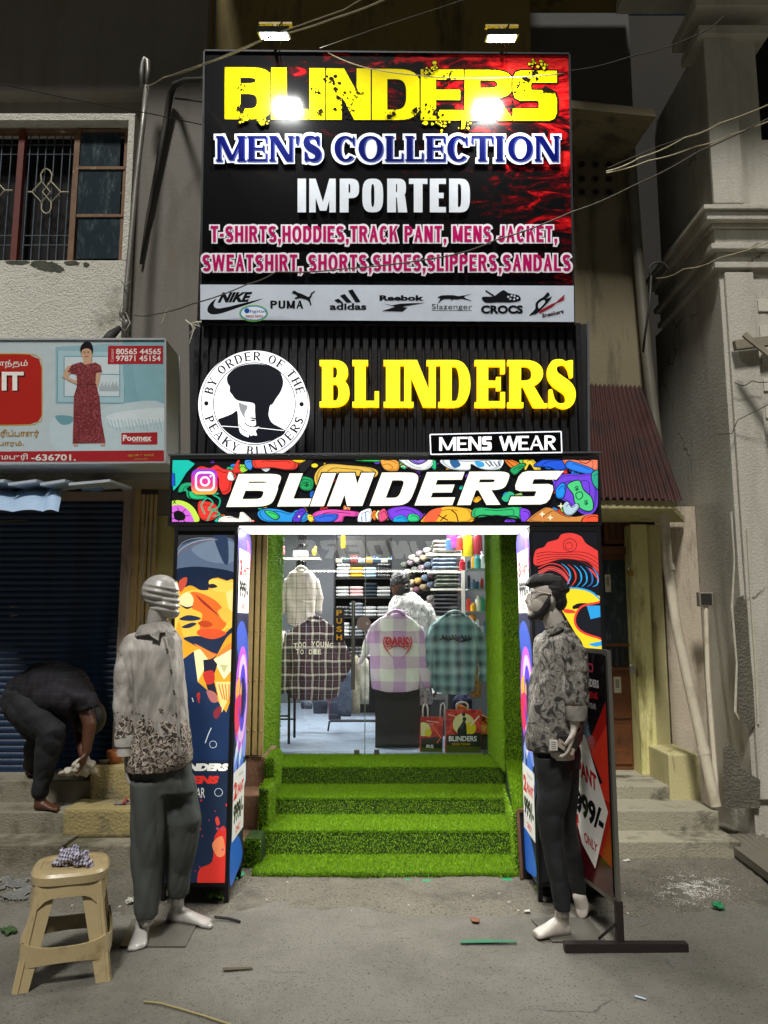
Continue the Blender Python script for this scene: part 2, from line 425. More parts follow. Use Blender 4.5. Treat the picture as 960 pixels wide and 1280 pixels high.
        for x0_, x1_, y0_, y1_ in ((0, 1, 1, 0), (2, 1, 1, 0), (2, 3, 1, 0), (4, 3, 1, 0)): g.append(([(x0_*q4-a+(a if x0_ == 0 else -a if x0_ == 4 else 0), y0_), (x0_*q4+a+(a if x0_ == 0 else -a if x0_ == 4 else 0), y0_), (x1_*q4+a, y1_), (x1_*q4-a, y1_)],))
    elif ch == '-': g.append(_rc(0, .34, wd, .52))
    elif ch == ',': g.append(([(0, .2), (W, .2), (W, 0), (W*.5, -.2), (W*.1, -.2), (W*.3, 0), (0, 0)],))
    elif ch == "'": g.append(([(0, 1), (W, 1), (W*.6, .66), (W*.2, .66)],)); 
    return g
def grow(loop, d):
    """push a closed loop outwards by d"""
    n = len(loop); A = sum(loop[i-1][0]*loop[i][1]-loop[i][0]*loop[i-1][1] for i in range(n)); sg = 1 if A > 0 else -1; o = []
    for i in range(n):
        a, b = loop[i-1], loop[(i+1) % n]; p = loop[i]
        d1 = (p[0]-a[0], p[1]-a[1]); d2 = (b[0]-p[0], b[1]-p[1]); l1 = math.hypot(*d1) or 1; l2 = math.hypot(*d2) or 1
        nx = d1[1]/l1+d2[1]/l2; ny = -d1[0]/l1-d2[0]/l2; l = math.hypot(nx, ny) or 1
        o.append((p[0]+sg*d*nx/l*1.25, p[1]+sg*d*ny/l*1.25))
    return o
def letters(art, word, spans, top, bot, c, shear=0, gd=0, extr=0, **kw):
    """spans: (u0,u1) of each letter at the base line; top, bot: functions of u"""
    out = []
    for ch, sp in zip(word, spans):
        if ch == ' ': continue
        u0, u1 = sp; H0 = bot((u0+u1)/2)-top((u0+u1)/2); wd = (u1-u0)/H0; k = dict(kw); k['wd'] = wd-k.get('s', .08)*(1 if ch in 'ID' else .6)
        if ch == 'I': k['W'] = wd-2*k.get('s', .08)
        for loops in glyph(ch, **k):
            m = lambda q: (u0+q[0]*H0+shear*q[1], bot(u0+q[0]*H0)-q[1]*(bot(u0)-top(u0)))
            lp = [[m(q) for q in (grow(l, gd/H0*(1 if i == 0 else -1)) if gd else l)] for i, l in enumerate(loops)]
            if art: art.fill(lp[0], c, lp[1:])
            out.append((ch, lp))
    return out
# ============================================================ SETTING
concrete = surf('road_concrete', '#76736a', '#858277', .85, 1.1, .9, 190, dirt='#5c594f', dirtsc=.8, dlo=.46, dhi=.66, bd=.012)
def speckle(mt, sc, lo, hi, dark, pale):
    nt = mt.node_tree; p = nt.nodes['Principled BSDF']; old = p.inputs['Base Color'].links[0].from_socket; co = _co(nt)
    a = _ramp(nt, _noise(nt, co, sc, 3, .7), [(lo, 1), (lo+.05, 0)]); b = _ramp(nt, _noise(nt, co, sc*1.7, 3, .7), [(hi, 0), (hi+.05, 1)])
    nt.links.new(_mix(nt, b, _mix(nt, a, old, hx(dark)), hx(pale)), p.inputs['Base Color'])
def cracks(mt, sc, wd_, dark):
    nt = mt.node_tree; p = nt.nodes['Principled BSDF']; old = p.inputs['Base Color'].links[0].from_socket
    co = _co(nt); wn_ = nt.nodes.new('ShaderNodeTexNoise'); wn_.inputs['Scale'].default_value = 2.2; wn_.inputs['Detail'].default_value = 6; nt.links.new(co, wn_.inputs['Vector'])
    va_ = nt.nodes.new('ShaderNodeVectorMath'); va_.operation = 'MULTIPLY_ADD'; va_.inputs[1].default_value = (.6, .6, .6); nt.links.new(wn_.outputs['Color'], va_.inputs[0]); nt.links.new(co, va_.inputs[2])
    v = nt.nodes.new('ShaderNodeTexVoronoi'); v.feature = 'DISTANCE_TO_EDGE'; v.inputs['Scale'].default_value = sc; nt.links.new(va_.outputs[0], v.inputs['Vector'])
    br = _ramp(nt, _noise(nt, co, 1.3, 3), [(.5, 0), (.6, 1)]); k = _math(nt, 'MULTIPLY', _ramp(nt, v.outputs['Distance'], [(0, 1), (wd_, 0)]), br)
    nt.links.new(_mix(nt, k, old, hx(dark)), p.inputs['Base Color'])
cracks(concrete, .75, .006, '#35332d')
speckle(concrete, 95, .36, .64, '#3f3d36', '#9d998b')
def grid_sheet(x0, x1, y0, y1, nx, ny, hf):
    m = MB(); vs = []; fs = []
    for j in range(ny+1):
        for i in range(nx+1):
            x = x0+(x1-x0)*i/nx; y = y0+(y1-y0)*j/ny; vs.append((x, y, hf(x, y)))
    for j in range(ny):
        for i in range(nx): a = j*(nx+1)+i; fs.append((a, a+1, a+nx+2, a+nx+1))
    return m.add(vs, fs)
m = MB(); m.add([(-40, -60, -.004), (40, -60, -.004), (40, 60, -.004), (-40, 60, -.004)], [(0, 1, 2, 3)])
struct(m.build('ground', surf('far_ground', '#6d6a60', '#7a766a', .9, .6, .3, 60)))
# concrete road with slight unevenness
def hroad(x, y): return .004+.006*noise.noise(Vector((x*.8, y*.8, 3)))+.0015*noise.noise(Vector((x*7, y*7, 1)))
struct(grid_sheet(-5, 5, .6, 4.75, 160, 76, hroad).build('road', concrete, smooth=True))
# rough, gravelly dirt margin between road and steps
margin = surf('dirt_margin', '#757062', '#858073', .95, 2.2, 1, 90, dirt='#57524a', dirtsc=3.5, dlo=.5, dhi=.72, bd=.02)
def hdirt(x, y):
    e = 4.22+.22*noise.noise(Vector((x*1.1, 0, 8)))+.05*noise.noise(Vector((x*4, 0, 5)))
    k = max(0, min(1, (y-e)/.30)); return -.006+k*(.021+.012*noise.noise(Vector((x*3, y*3, 0)))+.008*noise.noise(Vector((x*14, y*14, 2))))
struct(grid_sheet(-5, 5, 3.95, 6.6, 420, 120, hdirt).build('dirt_margin', margin, smooth=True))
speckle(margin, 80, .39, .63, '#4a473f', '#9a9484')
# gravel grains and grit on the margin
m = MB(); rr = random.Random(3)
def chip(m, x, y, z, r, mi=0, fl=.6):
    k = [(rr.uniform(.6, 1)*r) for _ in range(6)]; a = rr.uniform(0, 6)
    vs = [(x+math.cos(a+i*2*PI/5)*k[i], y+math.sin(a+i*2*PI/5)*k[i], z) for i in range(5)]+[(x, y, z+r*fl)]
    m.add(vs, [(i, (i+1) % 5, 5) for i in range(5)], mi)
for i in range(15000):
    x = rr.uniform(-3.2, 3.2); y = 4.05+abs(rr.gauss(0, .42))
    if y > 5.2 or (abs(x) < .95 and y > 4.86): continue
    if rr.random() > .35+.65*max(0, noise.noise(Vector((x*1.6, y*3, 4)))+.4): continue
    chip(m, x, y, hdirt(x, y)-.001, rr.choice((.002, .003, .004, .005, .011 if rr.random() < .15 else .003)), 0 if rr.random() < .8 else 1)
tag(m.build('gravel', [surf('grit_dark', '#4f4b43', '#77725f', .95, 40, .2), surf('grit_pale', '#b5b0a2', '#8f8a7c', .9, 40, .2)]), 'grey gravel and grit scattered along the foot of the shop steps', 'gravel', kind='stuff')
# night sky dome behind everything
# ------------------------------------------------------------ left building
YL = 5.9
whitep = surf('whitewashed_plaster', '#e0ddd0', '#cfcbbb', .9, 2.4, 1, 70, dirt='#8d8a78', dirtsc=2.2, dlo=.56, dhi=.72, bd=.02)
drab = surf('drab_plaster', '#75716a', '#7f7a72', .85, 1.2, .35, 45, dirt='#6b6459', dirtsc=1.1, dlo=.5, dhi=.7, streak=True)
ribbon = surf('grey_cement_band', '#8c8577', '#9a9383', .85, 2, .35, 45, dirt='#655e52', dirtsc=1.4)
lb = thing('building', 'left building with whitewashed wall, barred window and blue rolling shutter below', 'building', (-2.4, YL, 0))
wx1 = PX(161, 150, 5.78); wz1 = PZ(150, 5.78); wz0 = PZ(325, 5.78); xe = -1.52
m = MB(); m.box(-6, xe, YL, YL+.2, wz1+.35, 9)                               # upper wall
m.box(wx1+.06, xe, YL, YL+.2, 2.72, wz1+.35)
m.box(-6, wx1+.06, YL+.14, YL+.25, 2.72, wz1+.35)
m.build('upper_wall', drab, lb)
m = MB(); m.box(-6, wx1+.05, YL-.12, YL+.14, 2.72, wz0, bev=.012); m.box(wx1-.0, wx1+.05, YL-.12, YL+.14, wz0, wz1)
m.box(-6, wx1+.05, YL-.12, YL+.14, wz1, wz1+.06); m.build('whitewashed_wall', whitep, lb)
# added slab above the view, there to shade the upper wall
m = MB(); m.box(-6, xe-.02, 4.85, YL, 7.45, 7.6); m.build('shade_slab', drab, lb)
# peeling paint stain under the window
m = MB(); st = surf('mould_stain', '#3c4238', '#5f5d50', .95, 14, .8, 60)
for (u, v, a, b) in ((50, 330, 12, 5), (62, 334, 15, 6), (22, 328, 16, 3), (90, 329, 10, 3), (74, 337, 6, 4), (108, 331, 4, 3)):
    pts = [(u+(a*math.cos(t)*(1+.5*noise.noise(Vector((u, t*2, 0))))), v+b*math.sin(t)*(1+.6*noise.noise(Vector((v, t*2, 3))))) for t in (k*2*PI/22 for k in range(22))]
    pl = YP(YL-.12); tr = tessellate_polygon([[Vector((p[0], p[1], 0)) for p in pts]]); m.add([pl.at(p[0], max(p[1], 326), .0015+.0002*len(m.v)/22) for p in pts], tr)
m.build('peeling_patch', st, lb)
# window: frame, red mullions, bars, glazed shutter leaf
win = thing('window', None, None) if False else None
fw = surf('old_window_wood', '#6b4b35', '#8a6f50', .7, 8, .3, 60, dirt='#c4bba0', dirtsc=6, dlo=.62, dhi=.7)
redw = surf('red_oxide_wood', '#5a2018', '#6d2c20', .6, 8, .2, 60)
barm = surf('painted_bar', '#5c6670', '#3f474f', .5, 20, .1, 60, metal=.3)
YW = YL-.02
wn = MB(); xa, xb = PX(-90, 240, YW), PX(157, 240, YW); za, zb = wz0+.01, wz1-.01
for z in (za, zb-.03): wn.box(xa, xb, YW, YW+.05, z, z+.03)
wn.box(xa, xa+.03, YW, YW+.05, za+.03, zb-.03); wn.box(xb-.03, xb, YW, YW+.05, za+.03, zb-.03); wo = wn.build('window', fw, lb)
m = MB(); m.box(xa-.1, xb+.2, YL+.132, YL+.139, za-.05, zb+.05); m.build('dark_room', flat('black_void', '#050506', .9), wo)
for (u0, u1, mt) in ((19.5, 27, redw), (90, 97, fw), (-62, -54, redw)):
    m = MB(); m.box(PX(u0, 240, YW), PX(u1, 240, YW), YW-.012, YW+.04, za+.005, zb-.005); m.build('mullion', mt, wo)
for u in (-40, -28, -16, -4, 8, 31.5, 42, 52, 62.5, 73, 83):
    x = PX(u, 240, YW); m = MB(); m.tube([(x, YW+.03, za+.02), (x, YW+.03, zb-.02)], .0052, 6); m.build('bar', barm, wo)
for v in (178, 190, 292, 304): 
    z = PZ(v, YW)
    m = MB(); m.tube([(PX(28, v, YW), YW+.035, z), (PX(91, v, YW), YW+.035, z)], .0045, 6); m.build('bar', barm, wo)
    m = MB(); m.tube([(xa, YW+.035, z), (PX(20, v, YW), YW+.035, z)], .0045, 6); m.build('bar', barm, wo)
goldm = flat('cream_metal', '#b8b094', .5)
def motif(cu, cv, Y):
    m = MB(); q = lambda pts, cl=True: m.tube([P(a, b, Y) for a, b in pts+([pts[0], pts[1]] if cl else [])], .006, 6)
    q([(cu-6, cv-14), (cu-7, cv-22), (cu-4, cv-27), (cu, cv-29), (cu+4, cv-27), (cu+7, cv-22), (cu+6, cv-14), (cu+2, cv-9)], False); q([(cu-6, cv+14), (cu-6, cv+22), (cu-3, cv+26), (cu, cv+27), (cu+4, cv+25), (cu+6, cv+20), (cu+6, cv+12)], False)
    q([(cu-18, cv), (cu-6, cv-13), (cu+5, cv), (cu-6, cv+13)]); q([(cu+18, cv), (cu+6, cv-13), (cu-5, cv), (cu+6, cv+13)])
    q([(cu-18, cv), (cu-23, cv)], False); q([(cu+18, cv), (cu+28, cv)], False)
    return m
motif(58, 240, YW+.01).build('grille_motif', goldm, wo); motif(-12, 238, YW+.01).build('grille_motif', goldm, wo)
gl, gnt, gp = newmat('dusty_glass'); gp.inputs['Base Color'].default_value = (.035, .05, .055, 1); gp.inputs['Roughness'].default_value = .22
gn = _ramp(gnt, _noise(gnt, _co(gnt, (1, 1, .3)), 22, 6, .7), [(.5, hx('#273238')), (.62, hx('#3d4a4e')), (.8, hx('#8d9490'))]); gnt.links.new(gn, gp.inputs['Base Color'])
for (v0, v1) in ((155, 208), (213, 268), (272, 323)):
    m = MB(); m.box(PX(98, v0, YW), PX(152, v0, YW), YW+.002, YW+.008, PZ(v1, YW), PZ(v0, YW)); m.build('pane', gl, wo)
for v in (210.5, 270): 
    z = PZ(v, YW); m = MB(); m.box(PX(96, v, YW), PX(156, v, YW), YW-.01, YW+.02, z-.012, z+.012); m.build('sash_bar', fw, wo)
motif(134, 242, YW+.012).build('grille_motif', flat('grey_motif', '#5d6463', .5), wo)
# lower storey: cement band, posts, rolling shutter
m = MB(); m.box(-6, -1.50, 5.42, 6.1, PZ(600, 5.42), 2.72, bev=.01); m.build('cement_band', ribbon, lb)
m = MB(); m.box(-6, -1.56, YL-.1, YL+.3, PZ(600, 5.42)-.2, PZ(600, 5.42)+.01); m.build('lintel', surf('dull_lintel', '#6e6455', '#5d5447', .85, 3, .3), lb)
pk = surf('pinkish_post', '#8d7b6c', '#9b8a7a', .85, 3, .4, 50, dirt='#5a4d40', dirtsc=2, streak=True)
YS = 5.74
xp0, xp1 = PX(150, 780, YS), PX(160, 780, YS)
m = MB(); m.box(xp0, xp1, YS-.05, YS+.3, .36, 2.55, bev=.006); m.build('door_post', pk, lb)
m = MB(); m.box(-6, xp0, YS-.04, YS+.25, PZ(626, YS), 2.55); m.build('door_head', pk, lb)
sh = thing('rolling_shutter', 'dark blue rolling shutter closed across the left shop', 'shutter', (-2.8, YS, .45))
navy = surf('navy_shutter_paint', '#0c243f', '#0f2c4a', .42, 2, .1, 40, dirt='#081a2d', dirtsc=3)
n = 44; z0s, z1s = .452, PZ(626, YS); hs = (z1s-z0s)/n
m = MB(); pr = [(0, 0), (-.003, hs*.12), (-.009, hs*.35), (-.009, hs*.6), (-.004, hs*.88), (0, hs)]
vs = [(x, YS+.03+d, z) for x in (-5, xp0-.002) for d, z in pr]; m.add(vs, [(i, i+1, i+7, i+6) for i in range(5)])
sl = m.mesh(navy, (-2.8, YS+.03, 0), 'shutter_slat', 40)
for i in range(n): inst('shutter_slat', sl, sh, (0, .03, z0s+i*hs-.45))
m = MB(); m.box(-5, xp0-.003, YS+.02, YS+.05, .44, .475); m.build('bottom_rail', navy, sh)
m = MB()
for v in (758, 769): 
    m.tube([P(13, v+1, YS), P(17, v, YS-.02), P(22, v+.5, YS)], .005, 6)
m.build('handle', flat('worn_steel', '#7d7b73', .4, .7), sh)
m = MB(); m.tube([P(0, 651, YS-.03), P(34, 650, YS-.03)], .006, 6); m.build('pull_rod', flat('brass_rod', '#5c4a24', .4, .6), sh)
# folded collapsible gates
beige = surf('beige_gate_paint', '#b49a66', '#a58b58', .55, 4, .15, 50, dirt='#6f5a38', dirtsc=4, dlo=.56, dhi=.68, streak=True)
def gate(u0, u1, nb, vtop, vbot, Y, label, vm):
    x0, x1 = PX(u0, vm, Y), PX(u1, vm, Y); zt, zb_ = PZ(vtop, Y), PZ(vbot, Y)
    g = thing('collapsible_gate', label, 'gate', ((x0+x1)/2, Y, zb_), 'folded collapsible gates')
    wv = (x1-x0)/nb; m = MB(); m.box(-wv*.36, wv*.36, -.014, .014, 0, zt-zb_, bev=.004); m.box(-wv*.46, -wv*.36, .004, .03, 0, zt-zb_)
    me = m.mesh(beige, (0, 0, 0), 'gate_bar')
    for i in range(nb): inst('gate_bar', me, g, (x0+wv*(i+.5)-(x0+x1)/2, .01*(i % 2), 0))
    m = MB(); m.ell((0, -.02, 0), (.006, .006, .006), n=8); rv = m.mesh(flat('rivet_steel', '#c9b27a', .35, .4), (0, 0, 0), 'rivet', True)
    k = 5
    for j in range(k):
        for i in range(nb): inst('rivet', rv, g, (x0+wv*(i+.5)-(x0+x1)/2, .01*(i % 2), (zt-zb_)*(j+.5)/k))
    m = MB(); m.box(x0, x1, Y-.02, Y+.03, zt, zt+.03); m.build('top_channel', flat('dark_channel', '#2a241c', .6), g)
    return g
m = MB(); m.box(PX(162, 780, 5.8), PX(170, 780, 5.8), 5.76, 5.86, .38, PZ(612, 5.8)); m.box(PX(162, 780, 5.8), PX(250, 780, 5.8), 5.76, 5.86, PZ(612, 5.8), PZ(603, 5.8)); m.build('gate_frame', beige, lb)
gate(170, 191, 4, 618, 962, 5.8, 'folded beige steel gate standing between the blue shutter and the left sign pillar', 780)
gate(309, 333, 3, 640, 944, 5.6, 'folded beige steel gate just left of the green turf doorway', 800)
ylw = surf('yellow_distemper', '#b3a664', '#a4975a', .85, 3, .3, 60, dirt='#7a6e44', dirtsc=2.5, streak=True)
m = MB(); m.box(PX(191, 780, 5.9), PX(300, 780, 5.9), 5.86, 6.2, .3, 2.62); m.build('yellow_pier', ylw, lb)
# ------------------------------------------------------------ steps of the left building
stp = surf('worn_cement_steps', '#7b7666', '#8a8473', .9, 2, .6, 80, dirt='#56513f', dirtsc=2.2, bd=.015)
stepsL = thing('steps', 'grey cement steps with a yellow stepped cheek wall leading to the blue shutter', 'steps', (-2.6, 5.3, 0))
xs2 = PX(88, 1030, 5.3); bl = PX(66, 1060, 4.94)
m = MB(); m.box(-6, bl+.06, 4.94, 5.3, -.02, .173, bev=.008); m.box(bl+.06, PX(178, 1080, 4.98), 4.99, 5.3, -.02, .155, bev=.01); m.build('step', stp, stepsL)
m = MB(); m.box(-6, xs2, 5.19, 5.6, .02, .308, bev=.008); m.build('step', stp, stepsL)
m = MB(); m.box(-6, PX(112, 975, 5.45), 5.46, 6.3, .05, .451, bev=.008); m.build('step', stp, stepsL)
och = surf('ochre_painted_stone', '#958759', '#867a52', .9, 4, .7, 50, dirt='#6a624a', dirtsc=3, bd=.02)
m = MB(); m.box(xs2+.003, PX(215, 1030, 5.2), 5.16, 5.62, .157, PZ(1011, 5.16), bev=.02); m.build('cheek_block', och, stepsL)
zc = PZ(957, 5.42); m = MB(); m.box(PX(111, 980, 5.42), PX(215, 980, 5.42), 5.42, 5.9, .29, zc, bev=.03); m.build('cheek_block', och, stepsL)
# ------------------------------------------------------------ centre building
cb = thing('building', 'olive walled two storey building behind the big signboard, with ventilator block and rain pipe', 'building', (0, 6.3, 0))
olive = surf('olive_plaster', '#7a6a38', '#6b5e33', .85, 1.2, .3, 45, dirt='#4a4128', dirtsc=1.2, streak=True)
mus = surf('mustard_plaster', '#8a6a1c', '#7a5f1c', .85, 2, .3, 45)
khaki = surf('khaki_plaster', '#857a60', '#787056', .85, 1.5, .35, 45, dirt='#5a5340', dirtsc=1.2, streak=True)
YC = 6.3; xr = PX(801, 400, YC)
m = MB(); m.box(-1.5, 1.30, 6.08, 6.3, 2.75, 9); m.build('front_wall', olive, cb)
m = MB(); m.box(-1.5, 1.3, 4.9, 6.1, 7.9, 8.05); m.box(1.32, 2.25, 4.45, 6.3, 7.1, 7.25); m.build('shade_slab', olive, cb)  # added slabs out of view overhead, shading the walls below
m = MB(); m.box(-1.51, PX(264, 30, 6.03), 6.03, 6.085, 3.0, 9); m.build('corner_strip', mus, cb)
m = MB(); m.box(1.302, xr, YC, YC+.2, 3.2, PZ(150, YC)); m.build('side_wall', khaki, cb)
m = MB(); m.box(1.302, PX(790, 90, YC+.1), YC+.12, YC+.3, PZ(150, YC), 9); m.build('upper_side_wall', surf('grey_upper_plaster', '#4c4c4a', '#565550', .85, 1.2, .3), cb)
m = MB()    # sloping sunshade slab, its soffit seen from below
a0, a1, b0, b1 = P(712, 196, YC), P(783, 200, YC), P(712, 135, 5.55), P(820, 146, 5.55)
m.prism([a0, a1, b1, b0], (0, 0, .07)); m.build('sunshade', khaki, cb)
vb = MB(); vb.box(PX(716, 220, YC), PX(771, 220, YC), YC-.03, YC-.002, PZ(246, YC), PZ(195, YC))
vo = vb.build('ventilator', surf('ventilator_cement', '#5e5544', '#6b6150', .9, 6, .4), cb)
for j, v in enumerate((206.5, 224.5, 241)):
    for i, u in enumerate((727, 744, 761)):
        m = MB(); c = P(u, v, YC-.032); m.tube([c, c+Vector((0, -.012, 0))], .036, 10); m.build('hole_ring', surf('ventilator_cement2', '#4b4335', '#5a5142', .9, 6, .4), vo)
        m = MB(); m.tube([c+Vector((0, -.0125, 0)), c+Vector((0, -.015, 0))], .026, 10); m.build('hole', flat('black_void', '#050506', .9), vo)
m = MB(); m.tube([P(787, 180, 6.2), P(796, 300, 6.2), P(808, 440, 6.2), P(822, 560, 6.1)], .045, 12); m.build('rain_pipe', surf('grey_pipe', '#6b675a', '#5c584c', .5, 6, .1), cb, 40)
m = MB(); m.tube([P(808, 620, 5.95), P(833, 680, 5.95), P(839, 700, 5.95)], .055, 12); 
pvc = surf('cream_pvc', '#d0c6b0', '#c5baa3', .4, 5, .03, 40, dirt='#a3987f', dirtsc=3, dlo=.52, dhi=.7)
m = MB(); m.tube([P(829, 630, 5.75), P(834, 700, 5.72), P(845, 780, 5.65), P(862, 860, 5.6), P(880, 940, 5.55), P(895, 1008, 5.5)], .037, 14)
dp = tag(m.build('drain_pipe', pvc, None, 40), 'thick cream plastic drain pipe slanting down past the yellow pillar to the ground', 'pipe')
for (u, v, Y) in ((835, 706, 5.715), (878, 934, 5.56)):
    m = MB(); c = P(u, v, Y); d = Vector((.03, -.03, -.16)).normalized(); m.tube([c, c+d*.05], .043, 14); m.build('collar', pvc, dp, 40)
# back of the dark alley
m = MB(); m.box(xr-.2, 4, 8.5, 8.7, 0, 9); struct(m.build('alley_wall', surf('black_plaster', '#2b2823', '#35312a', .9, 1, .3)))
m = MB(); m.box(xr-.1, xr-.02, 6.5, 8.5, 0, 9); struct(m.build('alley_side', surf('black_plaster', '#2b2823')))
# canopy of dark red corrugated sheet over the side porch
cn = thing('canopy', 'dark red corrugated sheet canopy over the porch right of the signs', 'canopy', (1.7, 5.7, 2.5))
rs = surf('red_oxide_sheet', '#43211b', '#351a16', .65, 3, .2, 40, dirt='#2c1a17', dirtsc=2.5, streak=True)
T0, T1 = P(722, 480, 6.29), P(803, 483, 6.29); B0, B1 = P(722, 622, 5.28), P(853, 626, 5.28)
vs = []; nx, ny = 170, 6
for j in range(ny+1):
    for i in range(nx+1):
        s_, t_ = i/nx, j/ny; p = (T0*(1-s_)+T1*s_)*(1-t_)+(B0*(1-s_)+B1*s_)*t_
        vs.append(p+Vector((0, -.4, .9)).normalized()*(.013*math.sin(s_*2*PI*15)))
m = MB(); m.add(vs, [(j*(nx+1)+i, j*(nx+1)+i+1, (j+1)*(nx+1)+i+1, (j+1)*(nx+1)+i) for j in range(ny) for i in range(nx)]); m.build('roof_sheet', rs, cn, True)
crm = surf('cream_distemper', '#bfb685', '#b0a778', .85, 3, .35, 60, dirt='#5f583a', dirtsc=3, dlo=.55, dhi=.7, streak=True)
m = MB(); z = B0.z; m.box(B0.x, B1.x-.02, 5.31, 5.40, z-.075, z-.012, bev=.008); m.build('fascia_beam', crm, cn)
m = MB(); m.prism([(B0.x, 5.40, z-.06), (B1.x-.03, 5.40, z-.06), (T1.x+.28, 6.25, z-.05), (B0.x, 6.25, z-.05)], (0, 0, .045)); m.build('soffit', crm, cn)
# porch
po = thing('porch', 'cream yellow porch pillar with brown wooden door and lintel under the red canopy', 'porch', (1.95, 6.0, .3))
xp = PX(795, 800, 6.22); xq = PX(834, 800, 6.22)
m = MB(); m.box(xp, xp+(xq-xp)*.52, 6.22, 6.42, .34, z-.07, bev=.006); m.build('pillar', surf('lemon_distemper', '#d6cf90', '#c9c282', .85, 3, .3, 60, dirt='#8d8550', dirtsc=2.2, streak=True), po)
m = MB(); m.box(xp+(xq-xp)*.52+.002, xq, 6.25, 6.42, .34, z-.07, bev=.006); m.build('pillar', crm, po)
brn = surf('brown_door_paint', '#6e3f1f', '#5c3419', .5, 5, .2, 50, dirt='#3d2412', dirtsc=3, dlo=.55, dhi=.7, coat=.1)
YD = 6.42; xd0, xd1 = PX(735, 800, YD), PX(794, 800, YD); zd0, zd1 = .345, PZ(694, YD)
m = MB(); m.box(xd0, xd1, YD, YD+.04, zd0, zd1); dr = m.build('door', brn, po)
for (u0, u1, v0, v1) in ((752, 788, 844, 898), (752, 788, 906, 955)):
    m = MB(); m.box(PX(u0, v0, YD), PX(u1, v0, YD), YD-.016, YD-.001, PZ(v1, YD), PZ(v0, YD), bev=.006); m.build('door_panel', brn, dr)
m = MB(); m.box(PX(754, 760, YD), PX(783, 760, YD), YD-.006, YD-.001, PZ(832, YD), PZ(700, YD)); m.build('door_pane', gl, dr)
for u in (760, 767, 774, 781):
    x = PX(u, 800, YD-.02); m = MB(); m.tube([(x, YD-.02, PZ(834, YD)), (x, YD-.02, PZ(806, YD))], .005, 6); m.build('grille_bar', flat('dark_iron', '#3a2c20', .5, .4), dr)
m = MB(); m.box(PX(752, 804, YD), PX(789, 804, YD), YD-.03, YD-.008, PZ(808, YD), PZ(804, YD)); m.box(PX(752, 804, YD), PX(789, 804, YD), YD-.03, YD-.008, PZ(838, YD), PZ(834, YD)); m.build('grille_rail', brn, dr)
m = MB(); m.box(1.143, xd0-.003, YD-.02, YD+.12, .0, 2.6); m.build('side_pier', crm, po)
m = MB(); m.box(xd0, xd1+.02, YD-.05, YD-.002, zd1, zd1+.07); m.build('door_head', brn, po)
m = MB(); m.box(PX(755, 670, YD), PX(790, 670, YD), YD-.02, YD+.03, PZ(680, YD), PZ(648, YD)); tp = m.build('transom', brn, po)
for u in (762, 770, 778):
    m = MB(); c = P(u, 664, YD-.022); m.box(c.x-.012, c.x+.012, c.y-.008, c.y, c.z-.07, c.z+.07, bev=.003); m.build('transom_slat', surf('transom_wood', '#3d2414', '#4d2e1a', .6, 6), tp)
m = MB(); m.box(PX(735, 640, YD+.04), PX(794, 640, YD+.04), YD+.041, YD+.06, zd1-.1, 2.6); m.build('back_board', surf('dark_brown_board', '#33231a', '#402c20', .7, 4), po)
pap = surf('old_paper', '#cfc9b2', '#bdb69e', .8, 8, .1)
for (u0, u1, v0, v1) in ((756, 763, 718, 740), (767, 776, 846, 866)):
    m = MB(); m.box(PX(u0, v0, YD-.02), PX(u1, v0, YD-.02), YD-.0195, YD-.017, PZ(v1, YD-.02), PZ(v0, YD-.02)); a = m.build('notice', pap, po)
    m = MB(); m.box(PX(u0+2, v0, YD-.02), PX(u1-2, v0, YD-.02), YD-.0205, YD-.0198, PZ(v0+14, YD-.02), PZ(v0+3, YD-.02)); m.build('printed_block', flat('faded_ink', '#8f8a78', .8), a)
bk = flat('brass', '#b39238', .35, .8); stl = flat('steel', '#a9a9a4', .3, .85)
for (u, v, mt, lab) in ((788, 712, bk, 'brass padlock hanging on a string beside the porch transom'), (790, 834, stl, 'steel padlock on the brown porch door bolt')):
    c = P(u, v, 6.19); m = MB(); m.box(c.x-.022, c.x+.022, c.y-.012, c.y+.012, c.z-.05, c.z, bev=.006); k = m.build('padlock', mt); tag(k, lab, 'padlock')
    m = MB(); m.tube([c+Vector((math.cos(t)*.015, 0, math.sin(t)*.028)) for t in (PI*i/8 for i in range(9))], .004, 6); m.build('shackle', stl, k)
# porch steps
stR = thing('steps', 'three worn cement porch steps with a cream side block beside the advertising stand', 'steps', (1.9, 5.6, 0))
x0 = .99
stR_m = surf('porch_cement', '#98937f', '#a5a08b', .9, 2, .6, 80, dirt='#4a4536', dirtsc=2.8, dlo=.52, dhi=.66, bd=.015)
m = MB(); m.box(x0, PX(927, 1060, 5.22), 5.22, 5.52, -.02, .117, bev=.01); m.build('step', stR_m, stR)
m = MB(); m.box(x0, PX(899, 1025, 5.48), 5.48, 5.86, .02, .249, bev=.01); m.build('step', stR_m, stR)
m = MB(); m.box(x0, PX(874, 990, 5.80), 5.82, 6.45, .05, .341, bev=.01); m.build('step', stR_m, stR)
m = MB(); m.box(PX(836, 960, 5.80), PX(874, 960, 5.80)+.004, 5.80, 6.3, .1, PZ(943, 5.8), bev=.012); m.build('side_block', crm, stR)
